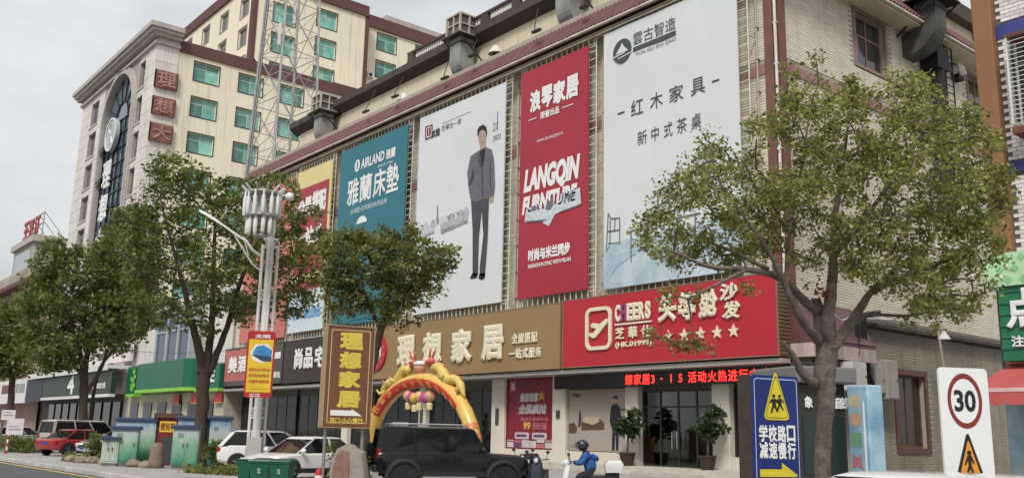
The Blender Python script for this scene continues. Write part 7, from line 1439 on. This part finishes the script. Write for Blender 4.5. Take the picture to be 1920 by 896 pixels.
tree('street_tree', 'big spreading olive-green tree in the right foreground with a forked trunk', 14.4, RT, RO, 640, 46000, .23, .07, lf_r, 5, .8, barkm=bark2, droop=.35, holes=((1370,250,35),(1240,440,15),(1460,300,25),(1420,140,60)),
     extra=[(x, y, d, .2) for x, y, d in ((1250,560,-1.1),(1310,550,-1),(1300,640,-1.1),(1275,650,-1.1),(1235,470,-1),(1260,540,-1),(1400,540,-.8),(1320,650,-1.1),(1700,600,1),(1760,610,1.3),(1800,590,1.4),(1830,570,1.4),(1720,580,.9),(1480,125,.2),(1530,110,.2),(1440,235,-.5),(1220,630,-1))],
     extra_leaf=[[(1530,530,-.1,.22),(1545,550,-.1,.15),(1600,490,.3,.25),(1680,450,.4,.3),(1660,470,.4,.2),(1830,480,.6,.2),(1300,560,-1.1,.25),(1300,642,-1,.2),(1260,640,-1.1,.2),(1450,455,-.5,.2)], 420, .08, lf_o])
# tall dark tree behind the lamp mast
TA = [ [((377,885),0,.30),((378,800),0,.27),((382,720),0,.27),((384,690),0,.30)], [((380,700),0,.22),((372,650),-.2,.17),((358,600),-.4,.14),((345,540),-.6,.1),((320,450),-1,.06),((300,370),-1.2,.03)], [((386,700),0,.22),((394,640),.1,.16),((398,590),.3,.13),((400,500),.4,.1),((400,400),.5,.06),((360,310),.6,.03)], [((388,705),0,.2),((412,650),.2,.14),((430,600),.4,.12),((450,530),.6,.09),((490,440),.9,.06),((540,360),1.1,.03)], [((430,600),.4,.09),((480,550),.2,.07),((550,500),0,.04)], [((358,600),-.4,.09),((290,540),-.5,.06),((240,480),-.6,.03)] ]
OA = [(225,540),(222,460),(240,390),(250,345),(265,298),(300,280),(340,280),(385,312),(430,322),(460,335),(500,312),(540,310),(560,335),(570,365),(612,390),(622,440),(618,520),(605,575),(560,600),(520,612),(470,622),(430,605),(400,640),(330,625),(280,640),(240,610)]
tree('street_tree', 'tall dark-green tree with three rising trunks left of the lamp mast', 40.5, TA, OA, 480, 27000, .46, .18, lf_d, 21, .75, barkm=bark, holes=((470,380,12),))
TB = [ [((155,850),0,.33),((156,780),0,.28),((158,720),0,.26)], [((158,725),0,.2),((165,660),.2,.16),((190,600),.4,.12),((205,540),.5,.08),((215,470),.6,.04)], [((157,725),0,.19),((150,660),-.2,.14),((130,600),-.4,.11),((110,530),-.6,.06),((100,480),-.7,.03)], [((160,740),0,.14),((190,690),.3,.1),((205,650),.5,.08),((240,600),.7,.05)], [((150,700),0,.1),((120,650),0,.08),((80,620),-.2,.05)] ]
OB = [(30,560),(55,495),(78,445),(100,428),(130,445),(160,460),(195,435),(225,420),(255,440),(275,480),(295,530),(292,590),(272,640),(235,675),(205,660),(180,680),(150,690),(110,705),(70,705),(35,660)]
tree('street_tree', 'dark-green tree whose straight trunk stands beside the red car', 58.5, TB, OB, 400, 22000, .62, .25, lf_d, 31, .75, barkm=bark)
TL = [ [((166,842),0,.15),((172,760),0,.12),((188,690),0,.11),((218,650),0,.10)], [((218,650),0,.1),((212,600),0,.08),((200,520),0,.05),((220,440),0,.02)] ]
OL = [(140,540),(150,490),(180,465),(195,425),(215,388),(250,378),(280,400),(305,450),(310,530),(300,600),(270,640),(220,640),(170,600)]
tree('street_tree', 'paler yellow-green tree between the two dark trees at left', 62, TL, OL, 260, 14500, .55, .24, lf_l, 41, .7, barkm=bark)
TC = [ [((22,850),0,.3),((20,760),0,.25),((24,700),0,.22),((20,620),0,.15),((10,560),0,.08)], [((22,700),0,.15),((45,640),.3,.1),((60,590),.5,.04)] ]
OC = [(-60,600),(-30,555),(10,560),(45,540),(70,560),(75,620),(70,680),(50,705),(10,715),(-40,710)]
tree('street_tree', 'low dark tree at the far left edge of the street', 74, TC, OC, 160, 9500, .8, .33, lf_d, 51, .8, barkm=bark)
# tree behind the maroon sign
TD = [ [((684,905),0,.2),((684,820),0,.17),((688,740),0,.15),((702,670),0,.14),((714,620),0,.13),((722,590),0,.11),((730,540),.1,.08),((735,480),.1,.05),((740,430),.1,.02)], [((716,620),0,.09),((690,570),-.3,.07),((660,520),-.5,.05),((630,470),-.6,.02)], [((722,590),0,.08),((770,540),.3,.06),((820,490),.5,.04),((860,460),.6,.02)], [((730,540),.1,.05),((690,480),.2,.04),((680,420),.2,.02)] ]
OD = [(592,510),(592,455),(622,432),(655,420),(690,430),(712,412),(745,424),(770,414),(800,430),(815,450),(850,455),(872,475),(868,505),(840,530),(835,560),(800,575),(768,590),(745,625),(715,610),(690,590),(650,600),(615,600),(600,560)]
tree('street_tree', 'round mid-green tree behind the maroon road sign', 33, TD, OD, 300, 15000, .36, .15, lf_m, 61, .8, barkm=bark, holes=((700,545,10),(835,500,8)), extra=[(755,610,0,.35),(780,600,.1,.3),(640,610,0,.3)])
# bushes and planted verge
def bush(label, px, py, dep, w_, h, n, ls, m_, seed, name='bush', cat='bush', grp='clipped bushes and shrubs'):
    p = at(px, py, d=dep); p.z = 0; t = thing(name, label, cat, p, group=grp); r = random.Random(seed); cl = [(p.x+r.gauss(0, w_*.33)*r_.x+r.gauss(0,w_*.25)*fdir.x, p.y+r.gauss(0, w_*.33)*r_.y+r.gauss(0,w_*.25)*fdir.y, h*r.uniform(.25,.92), w_*.26) for _ in range(22)]
    b = MB()
    for c in cl: b.tube([p+Vector((0,0,-.02)), Vector(c[:3])], [.02,.008], 4)
    b.build('stem', bark, t, kind='stuff'); leafobj('foliage', leafcloud(cl, n, .3, ls, seed, .7, 0), m_, t); return t
bush('dark round bush in front of the right-hand cabinet', 408, 875, 37.5, 1.0, 1.15, 1500, .13, lf_d, 71)
bush('leafy bush behind the standing stone under the maroon sign', 655, 885, 27.6, 1.05, 1.28, 1900, .1, lf_m, 72)
bush('low dark bush beside the red car\'s tree trunk', 183, 850, 49, 1.2, 1.15, 1100, .17, lf_d, 73)
bush('low hedge below the white notice boards at far left', 42, 845, 57, 2.4, .85, 1500, .18, lf_d, 74)
bush('second low hedge left of the silver van', 20, 845, 60, 2.2, .8, 1200, .18, lf_d, 75)
def verge(label, p0, p1, n, ls, h, seed, m_, wid=.9):
    r = np.random.default_rng(seed); a, c = at(*p0[:2], d=p0[2]), at(*p1[:2], d=p1[2]); s = r.random(n)[:, None]; base_ = np.array(a)[None]*(1-s)+np.array(c)[None]*s
    nr = np.array((-(c-a).y, (c-a).x, 0)); nr = nr/np.linalg.norm(nr); P = base_+nr[None]*r.normal(0, wid*.4, (n, 1)); P[:, 2] = r.random(n)**1.5*h
    v = leafcloud([tuple(p)+(.1,) for p in P[:max(60, n//12)]], n, .12, ls, seed, .8, 0); o = leafobj('ground_cover', v, m_, None); o['kind'] = 'stuff'; return o
verge('', (130, 868, 46), (232, 878, 41), 1500, .13, .35, 81, lf_m); verge('', (350, 892, 36), (455, 892, 34), 2200, .11, .3, 82, lf_m); verge('', (60, 852, 55), (10, 848, 58), 900, .15, .3, 83, lf_d)
# rocks edging the verge
for i, (px, py, dep) in enumerate(((133,872,43.5),(150,876,42.5),(172,878,42),(196,882,41),(224,885,40),(250,886,39.4),(274,888,38.8))):
    p = at(px, py, d=dep); r = random.Random(i+90); t = thing('edging_rock', ['leftmost edging rock by the red car, along the planted verge','second edging rock from the left of the verge','third edging rock from the left, below the low bush','edging rock below the small notice cabinet','edging rock below the low meadow cabinet','edging rock just left of the stone bollard','rightmost edging rock at the foot of the stone bollard'][i], 'rock', (p.x, p.y, 0), group='rocks edging the verge'); b = MB(); b.ball((p.x, p.y, .1), .34, 9, 6, (1.2*r.uniform(.8,1.2), 1, .62)); b.v = [(x+r.uniform(-.04,.04), y+r.uniform(-.04,.04), z+r.uniform(-.03,.03)) for x, y, z in b.v]; b.build('stone_body', mat('rock_brown', (.24,.19,.145), rough=.95, var=.3, scale=4, bump=.5, bscale=15), t, smooth=40)
